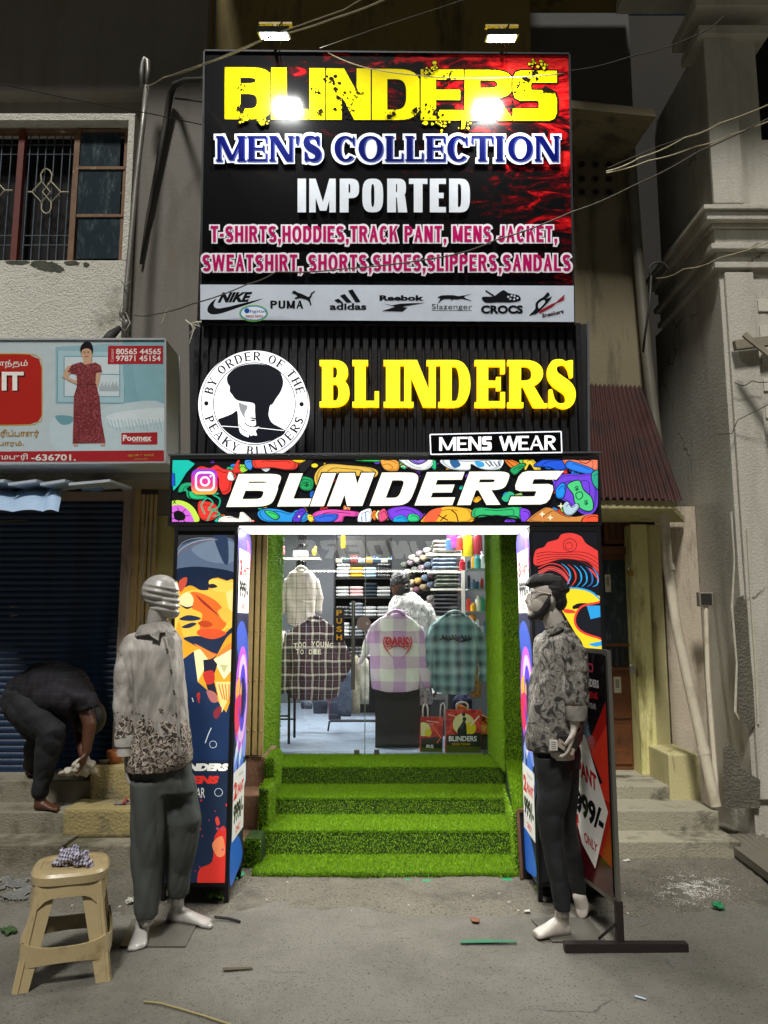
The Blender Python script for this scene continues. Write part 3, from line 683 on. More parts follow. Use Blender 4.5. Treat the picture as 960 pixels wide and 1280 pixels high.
# low wall closing the alley, conduit with junction box
pkw = surf('pink_grey_plaster', '#b5a894', '#c1b4a0', .88, 1.6, .5, 60, dirt='#6f6453', dirtsc=1.8, dlo=.5, dhi=.68, streak=True)
YW2 = 6.30; m = MB(); m.box(PX(834, 800, YW2), 2.605, YW2, YW2+.15, 0, PZ(633, YW2)); tag(m.build('wall', pkw), 'low pinkish grey plaster wall closing the dark alley between porch and right building', 'wall')
cd_ = MB(); cd_.tube([P(882, 758, 6.0), P(885, 850, 5.9), P(897, 1003, 5.75)], .018, 8)
ct = tag(cd_.build('conduit', pvc), 'thin grey conduit running down from a square junction box on the alley wall', 'conduit')
c = P(881, 749, 6.0); m = MB(); m.box(c.x-.055, c.x+.055, c.y-.03, c.y+.03, c.z-.055, c.z+.055, bev=.006); jb = m.build('junction_box', surf('box_grey', '#8f897c', '#7d776b', .6, 8), ct)
m = MB(); m.box(c.x-.043, c.x+.043, c.y-.033, c.y-.0305, c.z-.043, c.z+.043); m.build('box_cover', flat('dark_cover', '#2b2823', .6), jb)
# ------------------------------------------------------------ right building
rb = thing('building', 'tall whitewashed right building with moulded cornice and cracked plaster corner', 'building', (3.2, 5.6, 0))
rw = surf('grey_whitewash', '#bab6a9', '#c6c2b5', .88, 1.3, .4, 60, dirt='#a39e90', dirtsc=1.5, dlo=.48, dhi=.72, streak=True, bd=.02)
XR, YR = 2.61, 5.6
zt0, zt1 = PZ(335, YR), PZ(300, YR)
m = MB(); m.box(XR, 6, YR, YR+1.4, -.02, zt0-.02); m.build('ground_floor_wall', rw, rb)
m = MB(); m.box(XR+.03, XR+.25, YR-.035, YR-.001, .3, zt0-.05, bev=.008); m.build('corner_pilaster', rw, rb)
# painted brick course relief on the front: real blocks
brm = surf('whitewashed_block', '#c5c1b3', '#d0ccbd', .88, 3, .45, 60, dirt='#847e6e', dirtsc=2)
bz = 2.0; row = 0
while bz < 4.0:
    bx = XR+.28+(.11 if row % 2 else 0)
    m = MB(); m.box(0, .212, -.012, .0, 0, .098, bev=.004)
    if row == 0: bme = m.mesh(brm, (0, 0, 0), 'wall_block')
    while bx < 3.6: 
        inst('wall_block', bme, rb, (bx-3.2, -.0005, bz)); bx += .22
    bz += .106; row += 1
m = MB()
for i, (dz, pr_, h) in enumerate(((-.02, .05, .05), (.03, .02, .09), (.12, .08, .05), (.17, .03, .14), (.31, .06, .03), (.34, .12, .07), (.41, .15, .04), (.45, .05, .05))):
    m.box(XR-pr_, 6, YR-pr_, YR+1.2, zt0+dz, zt0+dz+h-.003, bev=.006)
m.build('cornice', rw, rb)
zu = zt0+.50; zc_ = PZ(175, YR)
m = MB(); m.box(XR+.02, PX(948, 120, YR), YR, YR+1.2, zu, PZ(40, YR)); m.box(PX(948, 120, YR), 6, YR, YR+1.2, zu, zc_); m.build('upper_wall', rw, rb)
m = MB(); m.box(XR-.02, XR+.22, YR-.04, YR-.001, zu+.02, PZ(52, YR), bev=.008); m.box(XR-.07, XR+.5, YR-.08, YR+.3, PZ(52, YR), PZ(40, YR), bev=.01); m.build('upper_pilaster', rw, rb)
m = MB(); m.box(XR-.1, 6, YR-.12, YR+.4, PZ(22, YR), PZ(8, YR), bev=.01); m.box(XR+.1, 6, YR-.35, YR+.6, PZ(4, YR), PZ(4, YR)+.15); m.box(XR-.5, 6, 4.4, YR+.6, 7.0, 7.15); m.build('roof_beam_shade_slab', rw, rb)  # seen beams, plus an added unseen slab that shades the wall
m = MB(); m.box(PX(950, 120, YR), 6, YR+.15, YR+.2, zc_, PZ(22, YR)); m.build('window_opening', flat('black_void', '#050506', .9), rb)
cracks(rw, .8, .008, '#57523f'); cracks(pkw, 1.1, .007, '#5a503f')
# broken plaster strip near the corner
dk = surf('exposed_dark_render', '#6f6a5c', '#565146', .95, 12, 1, 60, bd=.02)
m = MB(); plr = YP(YR-.036)
def patch(mm, pl, pts, off=.002):
    tr = tessellate_polygon([[Vector((p[0], p[1], 0)) for p in pts]]); mm.add([pl.at(p[0], p[1], off) for p in pts], tr)
patch(m, plr, [(921, 748), (929, 744), (934, 760), (936, 800), (941, 850), (944, 905), (938, 912), (925, 902), (921, 860), (918, 800), (913, 780)])
patch(m, plr, [(903, 935), (913, 930), (920, 940), (926, 960), (950, 975), (950, 1010), (905, 1010)], .003)
m.build('exposed_render', dk, rb)
ch = MB()
for pts in ([(914, 640), (918, 700), (915, 760), (921, 830), (919, 890), (924, 900)], [(934, 660), (938, 740), (944, 820), (948, 905)]):
    ch.tube([P(a, b, YR-.045) for a, b in pts], [.008, .006, .009, .007, .01, .004][:len(pts)], 6)
ch.build('plaster_crack_edge', surf('pale_edge', '#c9c4b0', '#aaa590', .9, 20, .5), rb)
# bracket sticking out of the right building, pipe stub
m = MB(); m.obox(P(918, 432, 5.5), P(975, 425, 5.5), .05, .07); m.obox(P(930, 418, 5.35), P(985, 462, 5.25), .04, .035)
tag(m.build('wall_bracket', surf('bracket_wood', '#8f8775', '#6f6858', .8, 8)), 'broken pale bracket sticking out of the right building wall', 'bracket')
# drain slabs and rubble at lower right
sl_ = surf('drain_slab', '#6f6a5c', '#5f5b4f', .9, 4, .6, 70)
dg = thing('drain_cover', 'row of narrow concrete bars covering the drain at the foot of the right building', 'drain cover', (2.5, 5.3, 0))
for i in range(8):
    a = Gd(900+i*9, 1047, .06); b = Gd(900+i*9+70, 1100, .06); m = MB(); m.obox(a, b, .045, .05); m.build('concrete_bar', sl_, dg)
m = MB()
for i in range(420):
    x = rr.uniform(2.45, 3.2); y = rr.uniform(5.42, 5.58); r = rr.choice((.008, .012, .018, .025)); chip(m, x, y, .02+max(0, .09*(1-abs(x-2.75)/.5))*rr.random(), r, 0, .8)
tag(m.build('rubble', surf('rubble_grey', '#9d9a8e', '#6f6c61', .95, 30, .4)), 'small heap of grey rubble at the foot of the right building', 'rubble', kind='stuff')
# ============================================================ SHOP: turf steps and doorway
gbase = surf('turf_backing', '#1f3a05', '#2a4a08', .9, 12, .5, 120)
def turfmat():
    m, nt, p = newmat('turf_blades'); co = _co(nt)
    n = _noise(nt, co, 5, 4); n2 = _noise(nt, co, 140, 3)
    a = _mix(nt, n, hx('#5a8c0a'), hx('#709e0e')); a = _mix(nt, n2, a, hx('#8fb81c'))
    nt.links.new(a, p.inputs['Base Color']); p.inputs['Roughness'].default_value = .5
    p.inputs['Specular IOR Level'].default_value = .3; return m
gbl = turfmat()
tb_v = []; tb_f = []
def blades(o, a, b, nrm, dens, L=.016, lean=None):
    """short blades over the parallelogram o, a, b"""
    o, a, b, nrm = map(np.array, (o, a, b, nrm)); area = np.linalg.norm(np.cross(a, b)); n = int(area*dens)
    s, t = rng.random(n), rng.random(n); base = o+s[:, None]*a+t[:, None]*b
    ln = L*(.6+.7*rng.random(n)); d = nrm+rng.normal(0, .42, (n, 3))+(0 if lean is None else np.array(lean)); d /= np.linalg.norm(d, axis=1)[:, None]
    sd = rng.normal(0, 1, (n, 3)); sd -= (sd*d).sum(1)[:, None]*d; sd /= np.linalg.norm(sd, axis=1)[:, None]
    wv = .0016; tri = np.stack([base-sd*wv, base+sd*wv, base+d*ln[:, None]], 1)
    tb_v.append(tri.reshape(-1, 3))
def flush_blades(name, parent):
    v = np.concatenate(tb_v); tb_v.clear(); L = np.array(wloc(parent)); v = (v-L).astype(np.float32); n = len(v)//3
    me = bpy.data.meshes.new(name); me.vertices.add(len(v)); me.vertices.foreach_set('co', v.ravel()); me.loops.add(len(v)); me.loops.foreach_set('vertex_index', np.arange(len(v), dtype=np.int32))
    me.polygons.add(n); me.polygons.foreach_set('loop_start', np.arange(0, 3*n, 3, dtype=np.int32)); me.polygons.foreach_set('loop_total', np.full(n, 3, np.int32)) if hasattr(me.polygons[0], 'loop_total') else None
    me.materials.append(gbl); me.update(calc_edges=True); o = bpy.data.objects.new(name, me); C.objects.link(o); o.parent = parent; o['kind'] = 'stuff'; return o
DEN = 44000
ts = thing('turf_steps', 'bright green artificial turf covered steps leading up to the shop door', 'steps', (0, 5.4, 0))
def tread(x0, x1, y0, y1, z, z0, name='step', taper=None):
    m = MB(); m.box(x0, x1, y0, y1, z0, z, bev=.012); o = m.build(name, gbase, ts)
    blades((x0, y0, z), (x1-x0, 0, 0), (0, y1-y0, 0), (0, 0, 1), DEN)
    blades((x0, y0, z0), (x1-x0, 0, 0), (0, 0, z-z0), (0, -1, 0), DEN*.62, .013, (0, 0, -.8))
    blades((x0, y0-.004, z-.01), (x1-x0, 0, 0), (0, .01, .012), (0, -.7, .7), DEN*3, .014)
    return o
xl = lambda u, v, Y: PX(u, v, Y)
xA0, xA1 = xl(314, 1094, 4.85), xl(649, 1094, 4.85)
tread(xA0, xA1, 4.85, 5.3, .035, 0, 'turf_mat')
tread(xl(326, 1050, 5.21), .92, 5.21, 5.7, .184, .02)
tread(xl(335, 1005, 5.62), .93, 5.62, 6.1, .298, .05)
tread(xl(341, 970, 6.07), .93, 6.07, 6.62, .428, .1)
# right cheek: turf covered wing sloping down to the street
yb, yf = 6.05, 4.86; zb, zf = .50, .06
xi = .90; xo = 1.02
Wv = [(xl(636, 1085, 4.88), yf, 0), (xl(652, 1090, 4.88), yf, 0), (xl(652, 1090, 4.88), yf, .07), (xl(636, 1085, 4.88), yf, .07)]
m = MB(); Yc0, Yc1, zc0, zc1 = 4.90, 5.76, .365, .535
x00, x01, x1_ = xl(646, 1096, Yc0), xl(642, 1015, Yc0), .888; xo_ = 1.10
V8 = [(x00, Yc0, 0), (xo_, Yc0, 0), (xo_, Yc1, 0), (x1_, Yc1, 0), (x01, Yc0, zc0), (xo_, Yc0, zc0), (xo_, Yc1, zc1), (x1_, Yc1, zc1)]
m.add(V8, [(3, 2, 1, 0), (4, 5, 6, 7), (0, 1, 5, 4), (1, 2, 6, 5), (2, 3, 7, 6), (3, 0, 4, 7)]); m.build('cheek_wall', gbase, ts)
A8 = [np.array(q) for q in V8]
blades(A8[4], A8[5]-A8[4], A8[7]-A8[4], (0, -.25, 1), DEN, .018); blades(A8[4], A8[6]-A8[7], A8[7]-A8[4], (0, -.25, 1), DEN*.5, .018)
blades(A8[0], A8[3]-A8[0], A8[4]-A8[0], (-1, 0, .1), DEN*.8, .018, (0, 0, -.3)); blades(A8[0], A8[1]-A8[0], A8[4]-A8[0], (0, -1, 0), DEN, .018, (0, 0, -.4))
# left cheek: brown stone stair ends with turf wrapped over the edge
brs = surf('brown_stone', '#84614a', '#76573f', .85, 5, .6, 60, dirt='#544232', dirtsc=4)
for (u0, u1, v0, v1, Y) in ((309, 333, 946, 988, 5.62), (304, 325, 994, 1046, 5.35), (300, 318, 1050, 1092, 5.1)):
    xx = xl(u1, v1, Y); m = MB(); m.box(xl(u0-18, v1, Y), xx, Y, Y+.5, PZ(v1, Y)-.02, PZ(v0, Y), bev=.012); m.build('stone_end', brs, ts)
for (u0, u1, v0, v1, Y) in ((330, 342, 948, 990, 5.6), (323, 334, 985, 1045, 5.3)):
    m = MB(); m.box(xl(u0, v1, Y), xl(u1, v1, Y), Y-.02, Y+.35, PZ(v1, Y), PZ(v0, Y), bev=.01); m.build('turf_edge', gbase, ts)
    blades((xl(u0, v1, Y), Y-.02, PZ(v1, Y)), (xl(u1, v1, Y)-xl(u0, v1, Y), 0, 0), (0, 0, PZ(v0, Y)-PZ(v1, Y)), (0, -1, .1), DEN, .018)
    blades((xl(u1, v1, Y), Y-.02, PZ(v1, Y)), (0, .37, 0), (0, 0, PZ(v0, Y)-PZ(v1, Y)), (1, 0, .1), DEN, .018); blades((xl(u0, v1, Y), Y-.02, PZ(v0, Y)), (xl(u1, v1, Y)-xl(u0, v1, Y), 0, 0), (0, .37, 0), (0, 0, 1), DEN, .018)
m = MB(); Y = 5.02; m.box(xl(304, 1080, Y), xl(326, 1080, Y), Y, Y+.2, 0, PZ(1047, Y), bev=.03); m.build('turf_edge', gbase, ts)
blades((xl(304, 1080, Y), Y, 0), (xl(326, 1080, Y)-xl(304, 1080, Y), 0, 0), (0, 0, PZ(1047, Y)), (0, -1, .2), DEN, .022)
m = MB(); pts = [Gd(505, 1098, .012), Gd(652, 1096, .012), Gd(656, 1100, .012), Gd(560, 1103, .012), Gd(506, 1101, .012)]; m.prism(pts, (0, 0, -.006)); m.build('backing_edge', flat('turf_backing_green', '#2f8a5c', .6), ts)
flush_blades('turf_pile', ts)
# doorway jambs covered in turf
dj = thing('doorway', 'doorway jambs covered in bright green artificial turf on both sides of the glass door', 'doorway', (0, 6.2, .43))
YG = 6.60; zTop = 3.05
xjl = -.885; xjr = .885
m = MB(); m.box(-1.0, xjl, 5.68, YG+.03, .40, zTop); m.build('left_jamb', gbase, dj)
blades((xjl, 5.68, .43), (0, .92, 0), (0, 0, 2.1), (1, 0, 0), DEN, .02, (0, 0, -.4)); blades((-.925, 5.68, .43), (.04, 0, 0), (0, 0, 2.1), (0, -1, 0), DEN, .02, (0, 0, -.4))
m = MB(); m.box(xjr, 1.14, 5.74, YG+.03, .46, zTop); m.build('right_jamb', gbase, dj)
blades((xjr, 5.74, .46), (0, .86, 0), (0, 0, 2.1), (-1, 0, 0), DEN, .02, (0, 0, -.4)); blades((xjr, 5.74, .50), (.22, 0, 0), (0, 0, 2.1), (0, -1, 0), DEN*1.1, .02, (0, 0, -.45))
blades((xjr-.003, 5.74, .5), (.012, 0, 0), (0, 0, 2.1), (-.7, -.7, 0), DEN*3, .018, (0, 0, -.4))
flush_blades('turf_pile', dj)
m = MB(); m.box(-1.0, 1.14, YG-.9, YG+.1, zTop, zTop+.08); m.build('soffit', flat('dark_soffit', '#2a2a28', .7), dj)
m = MB(); m.box(-.5, .5, 6.0, 6.3, zTop-.03, zTop-.002); dl_ = m.build('added_recess_light', flat('added_recess_white', '#ffffff', .5, 0, 6), dj)  # unseen light behind the header, added to brighten turf and shirt fronts
ld = bpy.data.lights.new('added_recess_lamp', 'AREA'); ld.shape = 'RECTANGLE'; ld.size = 1.0; ld.size_y = .3; ld.energy = 62; ld.color = (1, .98, .94); lo = bpy.data.objects.new('added_recess_lamp', ld); C.objects.link(lo); lo.parent = dl_; lo.location = Vector((0, 6.15, zTop-.04))-Vector((0, 6.2, .43))
# ------------------------------------------------------------ glass front
gm = bpy.data.materials.new('clear_glass'); gm.use_nodes = True; g_ = gm.node_tree; g_.nodes.clear()
go = g_.nodes.new('ShaderNodeOutputMaterial'); gt = g_.nodes.new('ShaderNodeBsdfTransparent'); gg = g_.nodes.new('ShaderNodeBsdfGlossy'); gx = g_.nodes.new('ShaderNodeMixShader'); gf = g_.nodes.new('ShaderNodeFresnel')
gg.inputs['Roughness'].default_value = .0; gt.inputs[0].default_value = (.93, .96, .95, 1); gf.inputs['IOR'].default_value = 1.62
g_.links.new(gf.outputs[0], gx.inputs[0]); g_.links.new(gt.outputs[0], gx.inputs[1]); g_.links.new(gg.outputs[0], gx.inputs[2]); g_.links.new(gx.outputs[0], go.inputs[0])
gfr = thing('glass_shopfront', 'frameless glass shopfront with hinged door and steel handle between the turf jambs', 'glass door', (0, YG, .43))
xm = PX(456.5, 800, YG)
for nm, x0, x1 in (('fixed_panel', xm+.004, xjr-.001), ('door_leaf', xjl+.001, xm-.004)):
    m = MB(); m.add([(x0, YG, .433), (x1, YG, .433), (x1, YG, zTop-.001), (x0, YG, zTop-.001)], [(0, 1, 2, 3)]); m.build(nm, gm, gfr)
gte = flat('glass_edge', '#7f8a72', .2)
m = MB(); m.box(xm-.0038, xm+.0038, YG-.006, YG+.006, .44, zTop-.01); m.build('glass_edge', gte, gfr)
stm = flat('brushed_steel', '#8c8984', .3, .75)
xh = PX(441.5, 800, YG-.07); z0h, z1h = PZ(862, YG-.07), PZ(751, YG-.07)
m = MB(); m.tube([(xh, YG-.07, z0h), (xh, YG-.07, z1h)], .016, 14); m.tube([(xh, YG-.07, z0h+.1), (xh, YG, z0h+.1)], .01, 10); m.tube([(xh, YG-.07, z1h-.1), (xh, YG, z1h-.1)], .01, 10); m.build('pull_handle', stm, gfr, 40)
c = P(455, 779.5, YG-.02); m = MB()
m.tube([c+Vector((-.003, 0, 0)), c+Vector((-.003, -.012, 0))], .062, 32); m.build('lock_disc', flat('bronze_steel', '#80706a', .35, .6), gfr, 40)
m = MB(); m.tube([c+Vector((.028, -.012, 0)), c+Vector((.028, -.02, 0))], .014, 16); m.build('keyhole', stl, gfr, 40)
for u in (446, 617-10, 471):
    c = P(u, 940, YG); m = MB(); m.box(c.x-.022, c.x+.022, YG-.012, YG+.012, .431, .47); m.build('patch_clamp', stm, gfr)
c0 = YP(YG-.003); a = Art(c0, em=0, base=.0004)
a.fill([(417, 760), (430.5, 760), (430.5, 803), (417, 803)], '#0a0a0a')
for i, chh in enumerate('PUSH'): a.text(chh, (420.5, 762.5+i*10.2, 427.5, 769.5+i*10.2), '#ffb800', .03)
a.build('push_sticker', gfr)
# ------------------------------------------------------------ interior room
shp = thing('shop_interior', 'bright shop room behind the glass with wood plank floor and ceiling light panels', 'room', (0, 8, .43))
fl = surf('grey_plank', '#7b899b', '#94a2b4', .3, 3, .1, 80, dirt='#66707d', dirtsc=3)
RX0, RX1, RY0, RY1, RZ1 = -1.55, 1.45, YG+.05, 10.6, 3.0
m = MB(); m.box(0, 1.21, 0, .148, 0, .012); pme = m.mesh(fl, (0, 0, 0), 'floor_plank'); rj = random.Random(5)
y = RY0-.04; k = 0
while y < RY1:
    x = RX0-rj.random()*1.0
    while x < RX1: inst('floor_plank', pme, shp, (x, y-8, .431-.43-.0005*(k % 2)-.012)); x += 1.213; k += 1
    y += .15
m = MB(); m.box(RX0-.2, RX1+.2, RY0-.05, RY1+.1, .36, .415); m.build('floor_slab', flat('dark_slab', '#30343a', .6), shp)
gw = surf('grey_interior_wall', '#4d5055', '#575a60', .7, 2, .1)
m = MB(); m.box(RX0-.1, RX1+.1, RY1, RY1+.1, .43, RZ1); m.build('back_wall', gw, shp)
m = MB(); m.box(RX0-.1, RX0, RY0, RY1, .43, RZ1); m.build('left_wall', gw, shp)
m = MB(); m.box(RX1, RX1+.1, RY0, RY1, .43, RZ1); m.build('right_wall', gw, shp)
m = MB(); m.box(RX0-.1, RX1+.1, RY0, RY1+.1, RZ1, RZ1+.1); m.build('ceiling', surf('ceiling_grey', '#8a8c8e', '#7c7e80', .8, 3, .05), shp)
for (x, y) in ((-.75, 7.5), (.6, 7.5), (-.75, 9.2), (.6, 9.2)):
    m = MB(); m.box(x-.3, x+.3, y-.3, y+.3, RZ1-.03, RZ1-.005); f_ = m.build('light_panel', flat('white_panel_frame', '#e8e8e8', .5), shp)
    m = MB(); m.box(x-.27, x+.27, y-.27, y+.27, RZ1-.034, RZ1-.0305); m.build('diffuser', flat('panel_light', '#ffffff', .5, 0, 12), f_)
    ld = bpy.data.lights.new('panel_lamp', 'AREA'); ld.size = .5; ld.energy = 74; ld.color = (1, .98, .95); lo = bpy.data.objects.new('panel_lamp', ld); C.objects.link(lo); lo.parent = f_; lo.location = (x, y-8, RZ1-.05-.43)
# shelf bay at the back left with stacks of folded shirts
blk = flat('black_shelf', '#141517', .6)
YB = 9.2
sh1 = thing('shelf_unit', 'black back shelf unit full of folded shirts behind the glass door', 'shelf', (PX(450, 800, YB), YB, .43))
xs0, xs1 = PX(420, 750, YB), PX(488, 750, YB)
rows = [(722, ['w', 'y', 'c', 'k']), (746, ['w', 'p', 'n', 'w']), (771, ['k', 'g', 'w', 'w']), (796, ['w', 'g', 'k', 'w']), (822, ['n', 'k', 'w', 'g']), (846, ['t', 'k', 'n', 'k'])]
m = MB(); m.box(xs0-.03, xs1+.05, YB+.32, YB+.36, .43, 2.6); m.build('back_panel', blk, sh1)
for x in (xs0-.03, xs1+.03): m = MB(); m.box(x, x+.02, YB-.02, YB+.32, .43, 2.6); m.build('side_panel', blk, sh1)
fcols = {'w': ('white and grey', '#cfcfcd', '#8f9294'), 'y': ('yellow', '#d9a72c', '#a87c1e'), 'c': ('pale blue', '#a9c9d6', '#d8a9b8'), 'k': ('black and white', '#37393c', '#c9c9c7'), 'p': ('pink', '#dcb9b9', '#c79b9f'), 'n': ('dark navy', '#23303b', '#31414e'), 'g': ('grey', '#8a8f95', '#6d7277'), 't': ('mint green', '#7fb79d', '#a9d6c0')}
fm = {k: plaid('folded_'+k, v[1], [(0, v[1]), (.55, v[2]), (.7, v[1])], [(0, v[1]), (.5, v[2]), (.62, v[1])], 28, 34) for k, v in fcols.items()}
def folded_mesh(w_, h_, d_, mt, rs=1):
    m = MB(); rg = []
    for j, (yy, zz, k_) in enumerate(((0, 0, 1),)):
        pass
    n = 8; vs = []; fs = []
    prof = [(0, h_*.12), (-.012, h_*.3), (-.016, h_*.55), (-.01, h_*.82), (.02, h_*.97), (d_*.5, h_), (d_, h_*.93), (d_, h_*.05), (.02, .0)]
    q = random.Random(rs)
    for i in range(n+1):
        x = -w_/2+w_*i/n; e = .72 if i in (0, n) else 1
        for (py, pz) in prof: vs.append((x, py+(1-e)*.01+q.uniform(-.002, .002), h_/2+(pz-h_/2)*e+q.uniform(-.0015, .0015)))
    K = len(prof)
    for i in range(n):
        for k in range(K): fs.append((i*K+k, i*K+(k+1) % K, (i+1)*K+(k+1) % K, (i+1)*K+k))
    fs.append(tuple(range(K))); fs.append(tuple(n*K+k for k in reversed(range(K))))
    m.add(vs, fs); return m.mesh(mt, (0, 0, 0), 'folded_shirt', 60)
wS = (xs1-xs0)/4
rown = ['top', 'second', 'third', 'fourth', 'fifth', 'lowest']
meF = {k: folded_mesh(wS*.95, .042, .28, fm[k], 3) for k in fm}
for j, (v, cols) in enumerate(rows):
    z = PZ(v, YB); m = MB(); m.box(xs0-.01, xs1+.03, YB-.03, YB+.32, z-.02, z-.002); m.build('shelf_board', blk, sh1)
    for i, k in enumerate(cols):
        for q in range(3 if (i+j) % 3 else 4):
            o = bpy.data.objects.new('folded_shirt', meF[k]); C.objects.link(o); o.location = (xs0+wS*(i+.5)+rj.uniform(-.004, .004), YB+rj.uniform(-.01, .01), z+.043*q)
            tag(o, '%s folded shirt, %s up in %s stack of the %s back shelf' % (fcols[k][0], ('lowest', 'second', 'third', 'topmost')[q], ('first', 'second', 'third', 'fourth')[i], rown[j]), 'folded shirt', 'folded shirts on the back shelves')
# right hand shelf wall with rolled and folded clothes, stepping towards the viewer
sh2 = thing('shelf_unit', 'white and grey shelf wall on the right piled with folded sweaters and rolled shirts', 'shelf', (.9, 8.1, .43))
wsh = surf('pale_shelf', '#b9b8ae', '#a9a89e', .6, 5)
def shelf_line(u0, u1, v, Y0, Y1, th=.02):
    a = P(u0, v, Y0); b = P(u1, v, Y1)
    m = MB(); d = Vector((.0, .30, 0)); m.prism([a, b, b+Vector((.02, .25, 0)), a+Vector((.02, .25, 0))], (0, 0, -th)); return m
knit = [blotch('knit_%d' % i, [(.3, a), (.6, b)], 30, 1) for i, (a, b) in enumerate((('#6b7264', '#3d443b'), ('#2b2f38', '#14171c'), ('#9b8a92', '#5f5560'), ('#b8a88a', '#7c6a52'), ('#8fa0b5', '#56637a'), ('#c4bdb5', '#8d8780'), ('#7e4d5c', '#4b2f3a'), ('#c9a25a', '#8d6c33')))]
cname = ['olive grey', 'black', 'mauve grey', 'tan', 'slate blue', 'cream', 'maroon', 'mustard']
def roll(u, v, Y, L, r, mi, lab, grp, dz=0):
    c = P(u, v, Y); m = MB(); n = 12; vs = []; q = random.Random(int(u*7+v))
    rg = []
    for t, k in ((0, .55), (.08, .9), (.3, 1), (.7, 1), (1, .95)):
        rg.append((c+Vector((L*.25*t, L*t, 0)), Vector((r*1.25*k, 0, 0)), Vector((0, 0, r*k))))
    m.loft(rg, 12); o = m.build('rolled_shirt', knit[mi], None, 50); tag(o, lab, 'rolled shirt', grp)
spots = [(505, 706, 0), (513, 703, 2), (521, 700, 5), (529, 697, 3), (538, 694, 5), (500, 717, 6), (509, 715, 5), (518, 712, 0), (527, 710, 2), (535, 706, 4), (544, 703, 4), (514, 728, 3), (522, 726, 7), (531, 722, 4), (540, 719, 6), (549, 715, 4), (512, 738, 5), (520, 737, 6), (529, 734, 3), (538, 731, 4), (547, 728, 0),
         (538, 748, 5), (541, 756, 2), (537, 764, 6), (545, 764, 2), (533, 755, 5), (536, 771, 0), (515, 697, 5), (524, 692, 2), (533, 688, 5), (543, 684, 0), (552, 681, 3)]
rpos = {}
for rk_, (va, vb2) in enumerate(((680, 696), (696, 707), (707, 718), (718, 730), (730, 742), (742, 775))):
    for q, i in enumerate(sorted([i for i, z_ in enumerate(spots) if va <= z_[1] < vb2], key=lambda i: spots[i][0])): rpos[i] = '%s from the left in the %s row of the shelf heap' % (('first', 'second', 'third', 'fourth', 'fifth', 'sixth', 'seventh', 'eighth')[q], ('topmost', 'second', 'third', 'fourth', 'fifth', 'lowest')[rk_])
for i, (u, v, c_) in enumerate(spots):
    roll(u, v, 8.35-(u-500)*.006, .22, .039, c_, '%s rolled shirt, %s' % (cname[c_], rpos[i]), 'rolled shirts on the right shelves')
for (u, v, n_, c_, nm) in ((560, 733, 5, 0, 'olive grey sweater'), (558, 768, 6, 1, 'black sweater'), (556, 712, 3, 4, 'slate blue sweater'), (556, 690, 3, 5, 'cream sweater')):
    Y = 7.85; me = folded_mesh(.24, .042, .24, knit[c_], u)
    for q in range(n_):
        c = P(u, v, Y); o = bpy.data.objects.new('folded_sweater', me); C.objects.link(o); o.location = c+Vector((rj.uniform(-.008, .008), 0, .042*q)); o.rotation_euler = (0, 0, rj.uniform(-.06, .06))
        tag(o, 'folded %s, %s up in its stack beside the rolled shirts' % (nm, ('lowest', 'second', 'third', 'fourth', 'fifth', 'sixth')[q]), 'folded sweater', 'folded sweaters on the right shelves')
for (u0, u1, v) in ((538, 579, 735.5), (536, 574, 770), (534, 576, 714), (532, 576, 692)):
    shelf_line(u0, u1, v, 7.83, 7.83).build('shelf_board', wsh, sh2)
m = MB(); m.box(PX(577, 740, 7.82), PX(581, 740, 7.82), 7.8, 7.84, .43, 2.7); m.build('upright', wsh, sh2)
m = MB(); m.box(PX(588, 740, 7.5), RX1, 8.25, 8.3, .43, 2.9); m.build('end_panel', gw, sh2)
m = MB(); m.box(PX(490, 740, 8.6), PX(600, 740, 8.6), 8.62, 8.66, .43, 2.9); m.build('back_panel', flat('dark_back', '#26282b', .7), sh2)
for v in (712, 737, 765, 792):
    c = P(599, v, 7.4); m = MB(); m.box(c.x-.12, c.x+.2, 7.3, 7.6, c.z-.006, c.z+.006); m.build('glass_shelf', flat('glassy_shelf', '#7c9088', .15), sh2)
for (u, v, h, r, cc, nm) in ((597, 711, .14, .03, '#2f7d7a', 'teal'), (603, 711, .17, .022, '#cfd6d8', 'silver'), (592, 737, .10, .03, '#39506b', 'blue'), (598, 765, .16, .03, '#d8dccb', 'pale'), (603, 765, .15, .028, '#1f9a6a', 'green'), (592, 766, .1, .03, '#d39b1c', 'amber'), (591, 776, .07, .035, '#c77f1b', 'orange'), (578, 713, .11, .03, '#d9253a', 'red')):
    c = P(u, v, 7.42); m = MB(); m.tube([c, c+Vector((0, 0, h*.75)), c+Vector((0, 0, h*.8)), c+Vector((0, 0, h))], [r, r, r*.5, r*.5], 12); tag(m.build('bottle', flat('bottle_'+nm, cc, .25, 0, 0, .3), None, 40), 'small %s bottle standing on the glass shelves by the right turf jamb' % nm, 'bottle')
for (u, v, a, b, cc, nm) in ((566, 675, 10, 14, '#8e3a8f', 'purple'), (574, 679, 8, 12, '#c7342a', 'red'), (584, 681, 9, 20, '#b5a51f', 'yellow green'), (597, 680, 8, 18, '#6e1626', 'dark red'), (562, 680, 7, 10, '#3f6fae', 'blue')):
    c = P(u, v, 7.6); m = MB(); m.loft([(c+Vector((0, 0, b*.006)), (.02, 0, 0), (0, .01, 0)), (c+Vector((0, 0, b*.004)), (a*.006, 0, 0), (0, .03, 0)), (c-Vector((0, 0, b*.006)), (a*.0065, 0, 0), (0, .03, 0))], 12); tag(m.build('plastic_packet', flat('packet_'+nm, cc, .3, 0, 0, .3), None, 40), '%s plastic packet hanging near the ceiling at the top right of the shop' % nm, 'packet')
qb = random.Random(77)
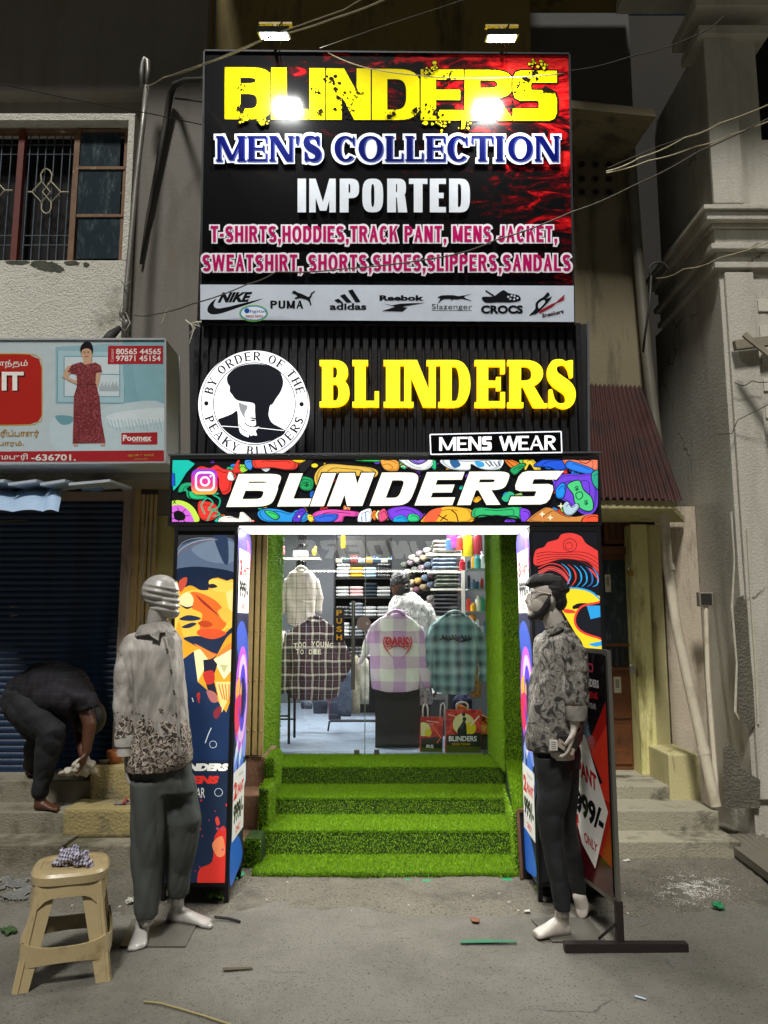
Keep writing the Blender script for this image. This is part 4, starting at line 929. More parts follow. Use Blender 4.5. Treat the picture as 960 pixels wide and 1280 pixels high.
def small_stock():
    cols = [('#c0392b', 'red'), ('#e0a021', 'amber'), ('#1f8f6a', 'green'), ('#2f6fb0', 'blue'), ('#d9dde0', 'white'), ('#7a3f9a', 'violet'), ('#22262a', 'black')]
    for lv, (v, nm) in enumerate(((712, 'top'), (737, 'second'), (765, 'third'), (792, 'lowest'))):
        for k in range(5):
            cc, cn_ = cols[qb.randrange(7)]; c = P(586+k*5.5, v, 7.48+.03*(k % 2)); h = qb.uniform(.06, .13); w2 = qb.uniform(.014, .022)
            m = MB(); m.box(c.x-w2, c.x+w2, c.y-.02, c.y+.02, c.z+.006, c.z+h, bev=.004); m.box(c.x-w2*.6, c.x+w2*.6, c.y-.012, c.y+.012, c.z+h, c.z+h+.012); tag(m.build('carton', flat('carton_'+cn_, cc, .35, 0, 0, .2)), 'small %s carton, %s from the left at the back of the %s glass shelf' % (cn_, ('first', 'second', 'third', 'fourth', 'fifth')[k], nm), 'carton')
small_stock()
for k in range(7):
    c = P(424+k*9.4, 704, 9.3); cc, cn_ = (('#b9b2a4', 'cream'), ('#3a3f46', 'dark grey'), ('#8f3b34', 'brick red'), ('#a9b4bd', 'pale grey'), ('#c9a24a', 'mustard'), ('#2f4a63', 'steel blue'), ('#d6d3cc', 'white'))[k]
    m = MB(); m.box(c.x-.042, c.x+.042, c.y-.1, c.y+.1, c.z, c.z+.05+.02*(k % 3), bev=.004); m.box(c.x-.02, c.x+.02, c.y-.1022, c.y-.1002, c.z+.015, c.z+.035); tag(m.build('shoe_box', flat('shoe_box_'+cn_, cc, .6)), '%s shoe box on top of the black back shelf unit' % cn_, 'box')
# LED strip decoration, small figures on the top left shelf
m = MB(); m.box(PX(346, 697, 8.0), PX(400, 697, 8.0), 8.0, 8.2, PZ(697, 8.0)-.02, PZ(697, 8.0)); m.box(PX(346, 697, 8.0), PX(350, 697, 8.0), 8.0, 8.2, .43, PZ(697, 8.0)-.02); tag(m.build('wall_shelf', wsh), 'pale wall shelf at the top left of the shop above the checked shirt', 'shelf')
c = P(376, 692, 8.05); m = MB(); m.box(c.x-.075, c.x+.075, 8.0, 8.1, c.z-.03, c.z+.025); k = m.build('white_box', flat('white_card', '#e2e2df', .6)); tag(k, 'white box lying on the wall shelf under the black display foot', 'box')
m = MB(); c = P(377, 690, 8.05); m.loft([(c+Vector((0, 0, z)), (r, 0, 0), (0, r*.7, 0)) for z, r in ((.03, .07), (.07, .035), (.12, .04), (.17, .055), (.21, .045), (.23, .02))], 14); tag(m.build('hat_stand', flat('gloss_black', '#101012', .12, 0, 0, .6), None, True), 'glossy black hat stand standing on the white box', 'hat stand')
for (u, v, cc, nm) in ((353, 690, '#d06a78', 'pink'), (393, 690, '#c2a63a', 'yellow')):
    c = P(u, v, 8.05); m = MB(); m.ell(c, (.03, .03, .04), n=10); m.ell(c+Vector((.01, 0, .045)), (.018, .018, .02), n=10); tag(m.build('figurine', flat('fig_'+nm, cc, .5), None, True), 'small %s figurine on the wall shelf at the top left' % nm, 'figurine')
c = P(429, 675, 7.9); m = MB(); m.box(c.x-.022, c.x+.022, 7.88, 7.92, c.z-.09, c.z+.05, bev=.008); tag(m.build('hanging_tag', flat('tag_yellow', '#d8a514', .5)), 'yellow tag hanging from the ceiling near the door edge', 'tag')
m = MB()
for i in range(26): c = P(428+i*3.6, 698+math.sin(i)*1.2, 9.0); m.ell(c, (.008, .008, .008), n=6, mi=i % 3)
m.tube([P(426, 698, 9.01), P(520, 699, 9.01)], .003, 5, 0); m.build('fairy_light_string', [flat('led_white', '#dff0ff', .5, 0, 2), flat('led_green', '#57d86a', .5, 0, 1.5), flat('led_blue', '#4a7cff', .5, 0, 1.5)])
tag(bpy.data.objects['fairy_light_string'], 'string of tiny coloured lights along the top of the back shelves', 'string lights')
# floor rack: clothes rail with hanging garments
rk = thing('clothes_rail', 'black low clothes rail with hanging shirts at the middle left of the shop', 'rail', (-.45, 7.6, .43))
m = MB(); A = P(375, 846, 7.7); B = P(478, 846, 7.7)
m.tube([P(361, 870, 7.0)+Vector((0, 0, .3)), P(361, 930, 7.0)], .012, 8); m.tube([P(368, 866, 7.2)+Vector((0, 0, .3)), P(368, 922, 7.2)], .012, 8); m.build('post', blk, rk)
m = MB(); m.tube([P(340, 895, 7.0), P(361, 895, 7.0)], .008, 8); m.tube([P(340, 899, 7.2), P(370, 899, 7.2)], .008, 8); m.build('cross_bar', blk, rk)
m = MB(); m.tube([P(424, 840, 7.8), P(424, 898, 7.8)], .014, 8); m.tube([P(413, 901, 7.7), P(474, 901, 7.7)], .013, 8); m.tube([P(412, 901, 7.7), P(410, 914, 7.7)], .009, 8); m.build('base_frame', blk, rk)
def garment(name, lab, cat, outline, Y, th, mt, grp=None, sleeves=(), hang=True, sag=.012, loc=None):
    """hanging shirt: outline rows (v, uL, uR); thickness th; sleeves as px chains"""
    m = MB(); rg = []
    for v, a, b in outline:
        pa, pb = P(a, v, Y), P(b, v, Y); cx = (pa+pb)/2; hw = (pb.x-pa.x)/2; rg.append((cx, (hw, 0, 0), (0, th*min(1, hw/.12), 0)))
    m.loft(rg, 44, 3.6)
    me = m.mesh(mt, (0, 0, 0), name, True)
    zlow = PZ(outline[-1][0], Y); xmid = (P(outline[-1][1], 800, Y).x+P(outline[-1][2], 800, Y).x)/2; hwid = abs(P(outline[-1][2], 800, Y).x-xmid)+.01
    bm = bmesh.new(); bm.from_mesh(me); bmesh.ops.subdivide_edges(bm, edges=[e for e in bm.edges if abs((e.verts[0].co-e.verts[1].co).z) > .012], cuts=3, use_grid_fill=True)
    for q in bm.verts:
        f = (abs(noise.noise(Vector((q.co.x*8+q.co.z*3, 3.3*len(lab), q.co.z*2.6))))*3.2-.5)*sag+abs(noise.noise(Vector((q.co.x*16-q.co.z*9, 1, q.co.z*10))))*sag*1.3
        q.co.y += f; q.co.z += .004*noise.noise(Vector((q.co.x*12, 5, 1)))
        if sleeves and q.co.z < zlow+.05: q.co.z -= .035*(1-min(1, abs(q.co.x-xmid)/hwid)**2)*(zlow+.05-q.co.z)/.05
    m2 = MB(); m2.bm(bm)
    o = m2.build(name, mt, None, True); tag(o, lab, cat, grp)
    if sleeves:
        v_, a_, b_ = outline[0]; cm = MB(); k_ = [P(a_+(b_-a_)*t, v_-1.5-2.2*math.sin(PI*t)+3.2*abs(2*t-1)**2, Y-.02-th*.5*math.sin(PI*t)) for t in (i/8 for i in range(9))]
        cm.tube(k_, [.016]*9, 8); cm.build('collar', mt, o, True)
        v2, a2, b2_ = outline[3]; ym = MB(); ym.tube([P(a2+1+(b2_-a2-2)*i/10, v2+7+.8*math.sin(i), Y-th*(.35+.75*math.sin(PI*i/10)**.5)) for i in range(11)], .0028, 5); ym.build('yoke_seam', mt, o, True)
    for sl in sleeves:
        s_ = MB(); rg = []
        for i, (u, v, hw, dy) in enumerate(sl):
            c = P(u, v, Y+dy); rg.append((c, (hw/950*Y, 0, .3*hw/950*Y*(1 if sl[-1][0] < sl[0][0] else -1)), (0, .035, 0)))
        # densify
        R = []
        for i in range(len(rg)-1):
            for k in range(5): t = k/5; R.append(tuple(Vector(rg[i][j]).lerp(Vector(rg[i+1][j]), t) for j in range(3)))
        R.append(rg[-1]); s_.loft(R, 18, 2.3)
        for i, p in enumerate(s_.v): f = noise.noise(Vector((p[0]*14, p[1]*10, p[2]*12)))*.012; s_.v[i] = (p[0]+f, p[1]+f*.5, p[2]+f*.5)
        s_.build('sleeve', mt, o, True)
    return o
pl1 = plaid('maroon_check', '#2a2226', [(0, '#e6e0d2'), (.09, '#1a1518'), (.2, '#4a2c38'), (.42, '#1a1518'), (.5, '#d8d2c6'), (.56, '#1a1518'), (.66, '#5a3644'), (.86, '#1a1518'), (.93, '#cfc8bc')], [(0, '#e9e3d5'), (.1, '#17140f'), (.22, '#4a2c38'), (.45, '#1a1518'), (.55, '#8d8580'), (.6, '#221c20'), (.8, '#3d2832'), (.93, '#d6d0c4')], 8.5, 8.5)
pl2 = plaid('pink_check', '#cdb7cf', [(0, '#b596c0'), (.5, '#d9e6cf'), (.52, '#dfe6d6')], [(0, '#c39ac0'), (.48, '#cfe0c6'), (.5, '#e6ead9')], 4.4, 4.6)
pl3 = plaid('teal_check', '#7fa9ac', [(0, '#a9c9c9'), (.25, '#1e3338'), (.5, '#8db3b6'), (.75, '#35535a'), (1, '#a9c9c9')], [(0, '#a9c9c9'), (.3, '#1a2c33'), (.5, '#86adb0'), (.78, '#2d4a52'), (1, '#a9c9c9')], 5.2, 4.6, soft=True)
pl4 = plaid('cream_check', '#d9d2c6', [(0, '#e8e1d6'), (.3, '#d9b9b4'), (.42, '#e9e4da'), (.7, '#33282c'), (.78, '#e8e1d6')], [(0, '#e6dfd3'), (.35, '#33282c'), (.42, '#e0d3c8'), (.75, '#9b8a88'), (.8, '#e8e1d6')], 11, 9)
YR1 = 6.82
def sleeveL(*a): return a
g1 = garment('hanging_shirt', 'dark maroon and cream checked shirt hanging on the left inside the glass', 'shirt', [(775, 383, 405), (778, 378, 410), (781, 372, 415), (790, 360, 426), (800, 358, 428), (830, 358, 427), (858, 358, 425), (867, 359, 424), (870, 360, 423)], YR1, .04, pl1, None,
   ([(364, 790, 6, 0), (357, 815, 8, -.01), (353, 845, 8, 0), (356, 866, 6, 0)], [(421, 790, 7, 0), (428, 812, 8, 0), (431, 830, 8, .02), (424, 850, 6, .03)]))
a = Art(YP(YR1-.050), base=.001); 
for i, ch_ in enumerate('TOO YOUNG'): a.text(ch_, (367+i*5.6, 801+abs(i-4.2)**2*.12+ (0 if i%2 else .8), 371.6+i*5.6, 808.5+abs(i-4.2)**2*.12), '#efe9d2', .03) if ch_ != ' ' else None
for i, ch_ in enumerate('TO DIE'): a.text(ch_, (370+i*5.4, 811+(i % 2)*.7, 374.3+i*5.4, 818), '#efe9d2', .03) if ch_ != ' ' else None
a.build('back_lettering', g1)
g2 = garment('hanging_shirt', 'pale pink and mint checked shirt hanging in the centre inside the glass', 'shirt', [(767, 484, 506), (770, 480, 510), (773, 474, 515), (782, 462, 525), (792, 461, 526), (820, 462, 526), (846, 463, 526), (857, 464, 525), (860, 465, 524)], YR1, .042, pl2, None,
   ([(468, 780, 6, 0), (461, 800, 6, .02), (455, 820, 5, .05), (450, 830, 4, .08)], [(522, 782, 6, 0), (528, 810, 7, 0), (532, 840, 7, 0), (533, 860, 5, .01)]))
a = Art(YP(YR1-.052), base=.001)
a.text('DARK', (482, 796, 512, 806), '#b31c26', .05); a.line([(480, 808), (514, 808)], .8, '#3d1c20')
for sx, x0_ in ((-1, 481), (1, 513)):
    for k in range(6): a.line([(x0_-sx*k*3, 796+k*2), (x0_+sx*(2-k*.8), 803+k*2), (x0_-sx*(k*2.4), 812+k*2.4)], lambda t: 1.6*(1-t)+.3, '#c42a33')
a.build('back_print', g2)
g3 = garment('hanging_shirt', 'teal and black checked shirt hanging on the right inside the glass', 'shirt', [(768, 557, 580), (770, 553, 584), (773, 548, 589), (782, 538, 597), (792, 537, 598), (820, 540, 597), (850, 540, 594), (860, 541, 593), (863, 542, 592)], YR1, .042, pl3, None,
   ([(544, 782, 7, 0), (537, 805, 8, 0), (533, 835, 7, 0), (537, 858, 5, .02)], [(594, 782, 6, 0), (602, 805, 7, 0), (606, 830, 7, .02), (603, 852, 5, .03)]))
a = Art(YP(YR1-.052), base=.001)
a.line([(549, 800), (556, 797), (560, 801), (566, 795), (571, 801), (577, 796), (583, 800), (590, 798)], 1.6, '#101214'); a.line([(552, 796), (560, 800), (568, 798), (575, 802), (588, 799)], 2.0, '#101214')
for k in range(9): a.line([(553+k*4, 793+(k % 3)), (556+k*4, 800)], 1.3, '#101214')
a.build('back_print', g3)
# upper left checked shirt on a black bust form
YU = 7.3
bu = MB(); bu.loft([(P(376, v, YU+.03), (hw/950*YU, 0, 0), (0, .07, 0)) for v, hw in ((782, 16), (750, 17), (722, 17), (712, 7), (703, 7), (701, 6))], 20); bo = tag(bu.build('bust_form', flat('gloss_black', '#101012', .12, 0, 0, .6), None, True), 'black bust form wearing the cream checked shirt at the upper left', 'bust form')
g4 = garment('hanging_shirt', 'cream checked shirt worn by the black bust form at the upper left of the shop', 'shirt', [(712, 369, 384), (716, 362, 391), (723, 358, 396), (745, 357, 396), (768, 358, 394), (776, 359, 393), (779, 360, 392)], YU-.02, .09, pl4, None,
   ([(361, 722, 5, 0), (355, 745, 6, 0), (352, 768, 5, 0)], [(393, 722, 5, 0), (398, 745, 6, 0), (397, 766, 5, 0)]))
for i in range(9):
    u = 352+i*3.4; mt_ = (pl4, pl1, blotch('denim_blue', [(.3, '#39445a'), (.6, '#5a6982')], 25))[i % 3]
    garment('hanging_garment', '%s garment from the left on the wall rail behind the maroon checked shirt' % ('first', 'second', 'third', 'fourth', 'fifth', 'sixth', 'seventh', 'eighth', 'ninth')[i], 'garment', [(788, u-1, u+1), (792, u-3, u+3), (830, u-3.4, u+3.2), (866, u-3, u+3.4)], 7.5+.03*i, .05, mt_)
# clothes hanging from the low rail
for i, (u, v0, v1, hw, mt_, nm) in enumerate(((430, 835, 895, 9, blotch('denim_blue', [(.3, '#39445a'), (.6, '#5a6982')], 25), 'slate blue'), (418, 850, 900, 8, plaid('dim_check', '#3c4156', [(0, '#4d556d'), (.6, '#8d3a4a'), (.75, '#3a4158')], [(0, '#3f465c'), (.5, '#77808f'), (.6, '#3b3f4f')], 8, 8), 'dim checked'), (400, 872, 892, 9, blotch('denim_dark', [(.3, '#2b3242'), (.6, '#454f66')], 25), 'dark navy'), (444, 820, 893, 6, blotch('tan_cloth', [(.3, '#8b8672'), (.6, '#aaa48d')], 20), 'tan'), (455, 822, 880, 6, blotch('sage_cloth', [(.3, '#a9ab9c'), (.6, '#c9c9bb')], 20), 'sage grey'), (383, 874, 886, 7, blotch('denim_dark2', [(.3, '#39404f'), (.6, '#525c70')], 25), 'grey blue'))):
    garment('hanging_garment', '%s garment hanging from the low rail behind the maroon checked shirt' % nm, 'garment', [(v0, u-hw*.4, u+hw*.4), (v0+4, u-hw, u+hw), ((v0+v1)/2, u-hw, u+hw*1.1), (v1, u-hw*.9, u+hw)], 7.75+.02*i, .05, mt_)
# black counter under the centre shirt, bags at the right
m = MB(); Y = 6.95; m.box(PX(469, 900, Y), PX(525, 900, Y), Y, Y+.55, .432, PZ(858, Y), bev=.004); tag(m.build('display_plinth', surf('satin_black', '#17191a', '#1d2021', .35, 4, .05)), 'plain black display plinth below the pink checked shirt', 'plinth')
m = MB(); Y = 7.6; m.box(PX(524, 868, Y), PX(560, 868, Y), Y, Y+.6, PZ(872, Y)-.02, PZ(868, Y)+.01); m.box(PX(524, 900, Y), PX(528, 900, Y), Y, Y+.6, .432, PZ(872, Y)-.02); m.box(PX(556, 900, Y), PX(560, 900, Y), Y, Y+.6, .432, PZ(872, Y)-.02); tag(m.build('counter', surf('counter_grey', '#8d9193', '#7b7f82', .5, 4)), 'grey counter top behind the red shopping bags', 'counter')
m = MB(); Y = 6.78; m.box(PX(566, 930, Y), PX(618, 930, Y), Y+.06, Y+.3, .432, PZ(918, Y), bev=.003); tag(m.build('low_bench', surf('olive_bench', '#3d3f33', '#34362c', .6, 4)), 'dark olive low bench behind the shopping bags by the right jamb', 'bench')
def bag(u0, u1, v0, v1, Y, lab, full=True):
    m = MB(); pts = [P(u0+1, v0, Y), P(u1, v0+1, Y), P(u1-1, v1, Y), P(u0, v1, Y)]
    th = Vector((0, .1, 0)); vs = pts+[pts[0]+Vector((0, .03, 0)), pts[1]+Vector((0, .03, 0)), pts[2]+th, pts[3]+th]
    m.add(vs, [(3, 2, 1, 0), (4, 5, 6, 7), (0, 1, 5, 4), (1, 2, 6, 5), (2, 3, 7, 6), (3, 0, 4, 7)])
    b = m.build('shopping_bag', blotch('bag_red', [(.42, '#b52a20'), (.5, '#e04432'), (.6, '#f0604a')], 9)); tag(b, lab, 'shopping bag')
    W_ = u1-u0; a = Art(YP(Y), base=.001, clip=(u0+1, v0+1, u1-1, v1-1))
    a.fill([(u0, v0+.58*(v1-v0)), (u1, v0+.52*(v1-v0)), (u1, v1), (u0, v1)], '#23281c')
    a.fill([(u0, v0+.8*(v1-v0)), (u1, v0+.85*(v1-v0)), (u1, v1), (u0, v1)], '#4d5a1f')
    cx = u0+W_*(.5 if full else .15); a.fill(oval(cx, v0+.33*(v1-v0), W_*.30, W_*.30), '#e6e3a0'); a.fill(oval(cx+W_*.2, v0+.42*(v1-v0), W_*.15, W_*.17), '#e0d21f')
    if full:
        a.fill(sm([(cx-3, v0+18), (cx, v0+14), (cx+3, v0+18), (cx+4, v0+30), (cx+2, v0+33), (cx-4, v0+33), (cx-8, v0+27)]), '#1a2226'); a.fill(oval(cx+1, v0+12, 2.4, 2.8), '#1a2226'); a.fill(oval(cx, v0+6, 2.2, 2.6), '#2b2f24')
        a.text('BLINDERS', (u0+4, v0+.60*(v1-v0), u1-6, v0+.72*(v1-v0)), '#e8ecea', .03); a.text('MENS WEAR', (u0+8, v0+.76*(v1-v0), u1-14, v0+.81*(v1-v0)), '#d8a82c', .01)
        a.line([(u0+3, v0+6), (u0+14, v0+9)], 1.5, '#f0b0a0'); a.line([(u1-14, v0+20), (u1-3, v0+8)], 1.8, '#f3e3d3')
    else:
        a.text('RS', (u0+8, v0+.74*(v1-v0), u0+17, v0+.83*(v1-v0)), '#e8ecea', .03); a.line([(u0+8, v0+5), (u1-5, v0+7)], 1, '#f0c0b0'); a.line([(u0+14, v0+9), (u1-3, v0+26), (u1-8, v0+33)], 1.6, '#e86a55'); a.line([(u0+8, v0+9), (u0+16, v0+9)], .8, '#f0c0b0')
    a.build('bag_print', b)
    for du in ((.25, .45) if not full else (.35, .55)):
        pass
    hm = MB(); x0_ = u0+W_*(.12 if not full else .3); x1_ = u0+W_*(.34 if not full else .62); hv = 15 if not full else 9
    hm.tube([P(x0_, v0+2, Y+.01)]+[P((x0_+x1_)/2-math.cos(PI*k/8)*(x1_-x0_)/2, v0-hv*.55-math.sin(PI*k/8)*hv*.5, Y+.01) for k in range(9)]+[P(x1_, v0+2, Y+.01)], .009, 8); hm.build('bag_handle', flat('bag_handle_white', '#cfc6c0', .6), b, True)
    return b
b1 = bag(525, 554, 896, 943, 6.74, 'red shopping bag with white handles standing left of the larger bag', False)
hm = MB(); hm.tube([P(550, 897, 6.75), P(551, 882, 6.75), P(554, 878, 6.75), P(556, 883, 6.75), P(555, 900, 6.75)], .008, 8); hm.build('bag_handle', flat('bag_handle_white', '#cfc6c0', .6), b1, True)
b2 = bag(557, 602, 887, 942, 6.70, 'red and yellow shopping bag with round emblem and shop name lettering')
m = MB(); q = [(573, 880), (615, 900), (614, 917), (600, 918), (568, 893)]; m.prism([P(a_, b_, 6.80) for a_, b_ in q], (0, .06, 0)); b3 = m.build('shopping_bag', flat('bag_orange', '#d8801f', .4, 0, 0, .2)); tag(b3, 'orange shopping bag lying tilted behind the larger red bag', 'shopping bag')
a = Art(YP(6.80), base=.001); a.text('ERS', None, '#1a1410', .04, quad=((600, 893), (613, 899), (611, 906), (598, 899))); a.fill([(601, 905), (608, 908), (606, 915), (600, 913)], '#e8c06a'); a.build('bag_print', b3)
# loose orange and blue garments at the lower right of the shop
for (u, v0, v1, hw, mt_, lab) in ((595, 822, 872, 7, blotch('ochre_cloth', [(.4, '#8d5a2a'), (.5, '#c4a35a'), (.6, '#4a5a6a')], 18, 2), 'ochre and cream printed garment hanging low behind the teal shirt'), (578, 868, 890, 12, blotch('navy_cloth', [(.3, '#151c33'), (.6, '#24305a')], 18, 2), 'navy garment lying behind the orange bag')):
    garment('hanging_garment', lab, 'garment', [(v0, u-hw*.5, u+hw*.5), (v0+6, u-hw, u+hw), (v1-3, u-hw, u+hw), (v1, u-hw*.8, u+hw*.8)], 7.1, .05, mt_)
# ============================================================ SIGNS
alu = flat('dull_aluminium', '#8c8f92', .35, .8); blkm = flat('black_frame', '#0c0c0e', .45)
# ---- top signboard
YB1 = 4.70
bd = thing('signboard', 'tall black and red signboard listing imported menswear above the shop, lit by two floodlights', 'signboard', (0, YB1, 3.45))
def quadpanel(q, Y, th, mt, name, parent):
    m = MB(); m.prism([P(a, b, Y) for a, b in q], (0, th, 0)); return m.build(name, mt, parent)
smk, snt, spn = newmat('black_red_smoke'); co = _co(snt)
sx = snt.nodes.new('ShaderNodeSeparateXYZ'); snt.links.new(co, sx.inputs[0])
n1 = _noise(snt, _co(snt, (1.1, 1, 2.6)), 3.2, 8, .68, 1.6)
# print: smoke is densest towards the right edge and the upper right
mk = _math(snt, 'ADD', _math(snt, 'MULTIPLY', sx.outputs[0], .16), _math(snt, 'MULTIPLY', sx.outputs[2], .075))
tp_m = _math(snt, 'MULTIPLY', _math(snt, 'MAXIMUM', _math(snt, 'SUBTRACT', sx.outputs[2], 1.35), 0), .20)
v_ = _math(snt, 'ADD', _math(snt, 'ADD', n1, tp_m), _math(snt, 'SUBTRACT', mk, .19))
col = _ramp(snt, v_, [(.50, hx('#0b0a0b')), (.58, hx('#3d0508')), (.66, hx('#b30d14')), (.74, hx('#e02a25')), (.82, hx('#7a0a10'))])
snt.links.new(col, spn.inputs['Base Color']); spn.inputs['Roughness'].default_value = .16; spn.inputs['Specular IOR Level'].default_value = .5
quadpanel([(256, 65), (711, 69), (717, 406), (251, 404)], YB1, .05, smk, 'panel', bd)
m = MB()
for a_, b_ in (((256, 64), (711, 68)), ((251, 405), (717, 407)), ((255.5, 65), (250.5, 405)), ((711.5, 69), (717.5, 407))): m.obox(P(*a_, YB1-.004), P(*b_, YB1-.004), .012, .02, (0, 1, 0))
m.build('edge_trim', flat('dark_trim', '#26272a', .4, .5), bd)
quadpanel([(268, 80), (700, 84), (704, 390), (264, 388)], YB1+.055, .05, alu, 'back_frame', bd)
a = Art(YP(YB1), rough=.16, base=.001)
spB = [(281, 341), (339, 386.5), (387, 408), (408, 465), (465, 527), (526, 583), (581, 643), (641, 696)]
top = lambda u: 84+(u-282)*.0125; bot = lambda u: 149+(u-282)*.006
kw = dict(W=.30, t=.2, s=0, h=.1, e=3)
for ch_, s1 in zip('BLINDERS', spB):
    letters(a, ch_, [(s1[0]-.2, s1[1]+.2)], top, bot, '#15130c', gd=1.7, **kw); a.up(.0006); letters(a, ch_, [s1], top, bot, '#ead608', **kw); a.up(.0004)
q = random.Random(11)
cl = [(413, 100, 9), (420, 112, 8), (396, 112, 7), (428, 128, 8), (434, 138, 7), (446, 118, 7), (300, 138, 6), (303, 108, 5), (541, 137, 7), (547, 143, 6), (565, 94, 7), (556, 104, 6), (650, 108, 6), (640, 132, 5), (668, 96, 6), (660, 100, 5), (680, 112, 5), (490, 143, 6), (520, 142, 8), (398, 140, 4), (688, 116, 4)]
for cx, cy, r in cl:
    for k in range(int(r*2.2)):
        x = q.gauss(cx, r*.6); y = q.gauss(cy, r*.6); s_ = abs(q.gauss(0, 1.1))+.4
        a.fill([(x+s_*q.uniform(.6, 1.4)*math.cos(t), y+s_*q.uniform(.5, 1.3)*math.sin(t)) for t in (0, 1, 2, 3.1, 4.2, 5.2)], '#15130c')
for cx, cy, r in ((540, 86, 7), (546, 160, 8), (556, 155, 6), (667, 82, 5), (678, 82, 5), (582, 158, 5), (305, 150, 5), (331, 153, 4), (535, 90, 5)):
    for k in range(9):
        x = q.gauss(cx, r*.7); y = q.gauss(cy, r*.45); s_ = abs(q.gauss(0, 1.3))+.8
        pts = [(x+s_*q.uniform(.6, 1.4)*math.cos(t), y+s_*q.uniform(.5, 1.3)*math.sin(t)) for t in (0, 1, 2, 3.1, 4.2, 5.2)]
        a.fill(grow(pts, .9), '#15130c'); a.up(.0002); a.fill(pts, '#e0cf12')
a.fill([(577, 146), (584, 146), (580, 163), (576, 164)], '#e0cf12')
# MEN'S COLLECTION in drawn serif letters: white surround, blue face
def serifline(a, s_, x0, x1, tp, bt, col, gdv=0, W=.22, t=.07, se=.06, hh=.06, wmap=None, lift=None):
    wd = dict(M=1.12, E=.78, N=.95, S=.68, C=.86, O=.95, L=.72, T=.85, I=.44, B=.82, Y=.9, R=.92, D=.95, F=.75, H=.95, P=.8, A=.95, K=.95, W=1.3); wd["'"] = .24; wd[' '] = .42; wd.update(wmap or {})
    tot = sum(wd[c] for c in s_)+.04*len(s_); k = (x1-x0)/tot; x = x0; sp = []
    for c in s_: sp.append((x, x+wd[c]*k)); x += (wd[c]+.04)*k
    for c, (u0, u1) in zip(s_, sp):
        if c == ' ': continue
        H0 = bt-tp
        for loops in glyph(c, W=(W if c != "'" else .16), t=t, s=(se if c not in "OC'" else (se if c == 'C' else 0)), h=hh, wd=(u1-u0)/H0-se*.8, e=2.1):
            lp = [[(u0+p[0]*H0, bt-p[1]*H0) for p in (grow(l, gdv/H0*(1 if i == 0 else -1)) if gdv else l)] for i, l in enumerate(loops)]
            if gdv > 2.4: lp = lp[:1]
            a.fill(lp[0], col, lp[1:])
serifline(a, "MEN'S COLLECTION", 271, 700, 172.5, 204, '#dfe3f2', 3.4); a.up(.0008)
serifline(a, "MEN'S COLLECTION", 272.5, 701.5, 174, 205, '#454e90', .3); a.up(.0008)
serifline(a, "MEN'S COLLECTION", 271, 700, 172.5, 203.5, '#070f56'); a.up(.0006)
for ch_, u0, u1 in (('I', 372.5, 383), ('M', 387, 420), ('P', 425, 449), ('O', 453, 479), ('R', 484, 509), ('T', 511, 534), ('E', 537, 557), ('D', 561, 587)):
    letters(a, ch_, [(u0, u1)], lambda u: 226, lambda u: 268, '#cfd3db', W=.26 if ch_ != 'M' else .19, t=.16, s=0, h=.1, e=3)
a.up(.0008)
BW = dict(T=.56, S=.6, H=.62, I=.2, R=.64, O=.68, D=.63, E=.54, C=.62, K=.62, P=.6, A=.64, N=.63, M=.74, J=.5, L=.52, W=.92, B=.62, U=.62, F=.52, Y=.6)
BW['-'] = .3; BW[','] = .2; BW[' '] = .26
def blockline(a, s_, box, c1, c2, gd=2.2, W=.2, t=.17):
    x0, y0, x1, y1 = box; H0 = y1-y0; G_ = .11; tot = sum(BW[c]+G_ for c in s_)-G_; k = (x1-x0)/tot/1.0; LT = []
    x = x0
    for c in s_:
        w_ = BW[c]*k
        if c != ' ':
            for loops in glyph(c, W=W*(k/H0 if k < H0 else 1)*1.08, t=t, s=0, h=.1, wd=w_/H0, e=2.3): LT.append([[(x+p[0]*H0, y1-p[1]*H0) for p in l] for l in loops])
        x += (BW[c]+G_)*k
    if c1:
        for l in LT: a.fill(grow(l[0], gd), c1)
        a.up(.0006)
    for l in LT: a.fill(l[0], c2, l[1:])
    a.up(.0004)
blockline(a, 'T-SHIRTS,HODDIES,TRACK PANT, MENS JACKET,', (264.5, 285, 695, 305), '#e9e3ea', '#b0125c')
blockline(a, 'SWEATSHIRT, SHORTS,SHOES,SLIPPERS,SANDALS', (254.5, 321, 712, 341.5), '#e9e3ea', '#b0125c')
# white strip with sportswear marks
strip = '#c4ccd8'; a.fill([(252, 358.5), (715.5, 360), (716, 405), (252, 402)], strip); a.up(.0006)
K = '#17181c'
Z3 = lambda x, y: (240+x/3.84, 350+y/3.84)
Z4 = lambda x, y: (480+x/3.84, 350+y/3.84)
z3 = lambda l: [Z3(*p) for p in l]; z4 = lambda l: [Z4(*p) for p in l]
a.fill(sm(z3([(345, 100), (300, 118), (230, 142), (150, 169), (105, 175), (82, 163), (82, 142), (98, 118), (122, 100), (113, 118), (110, 134), (124, 146), (160, 143), (240, 124), (300, 110)]), 4), K)
a.text('NIKE', None, K, .06, quad=(Z3(152, 70), Z3(296, 68), Z3(272, 116), Z3(128, 120)))
a.fill(oval(*Z3(300, 170), 18, 10.5), '#6fae2e'); a.up(.0003); a.fill(oval(*Z3(300, 170), 16.6, 9.2), '#3d86c8'); a.up(.0003); a.fill(oval(*Z3(300, 170), 15.4, 8.2), '#dfe6ee'); a.up(.0003)
a.fill(oval(*Z3(268, 158), 3.2), '#1d4f9c'); a.text('digital', (310.5, 390, 333, 394.5), '#1d4f9c', .01); a.text('98655 50555', (308.5, 396.5, 330, 399.5), '#b3202a', .01); a.text('Prints', (314, 401.5, 325, 403.6), '#333333')
blockline(a, 'PUMA', (339, 378.5, 380, 388.5), None, K, W=.26, t=.2)
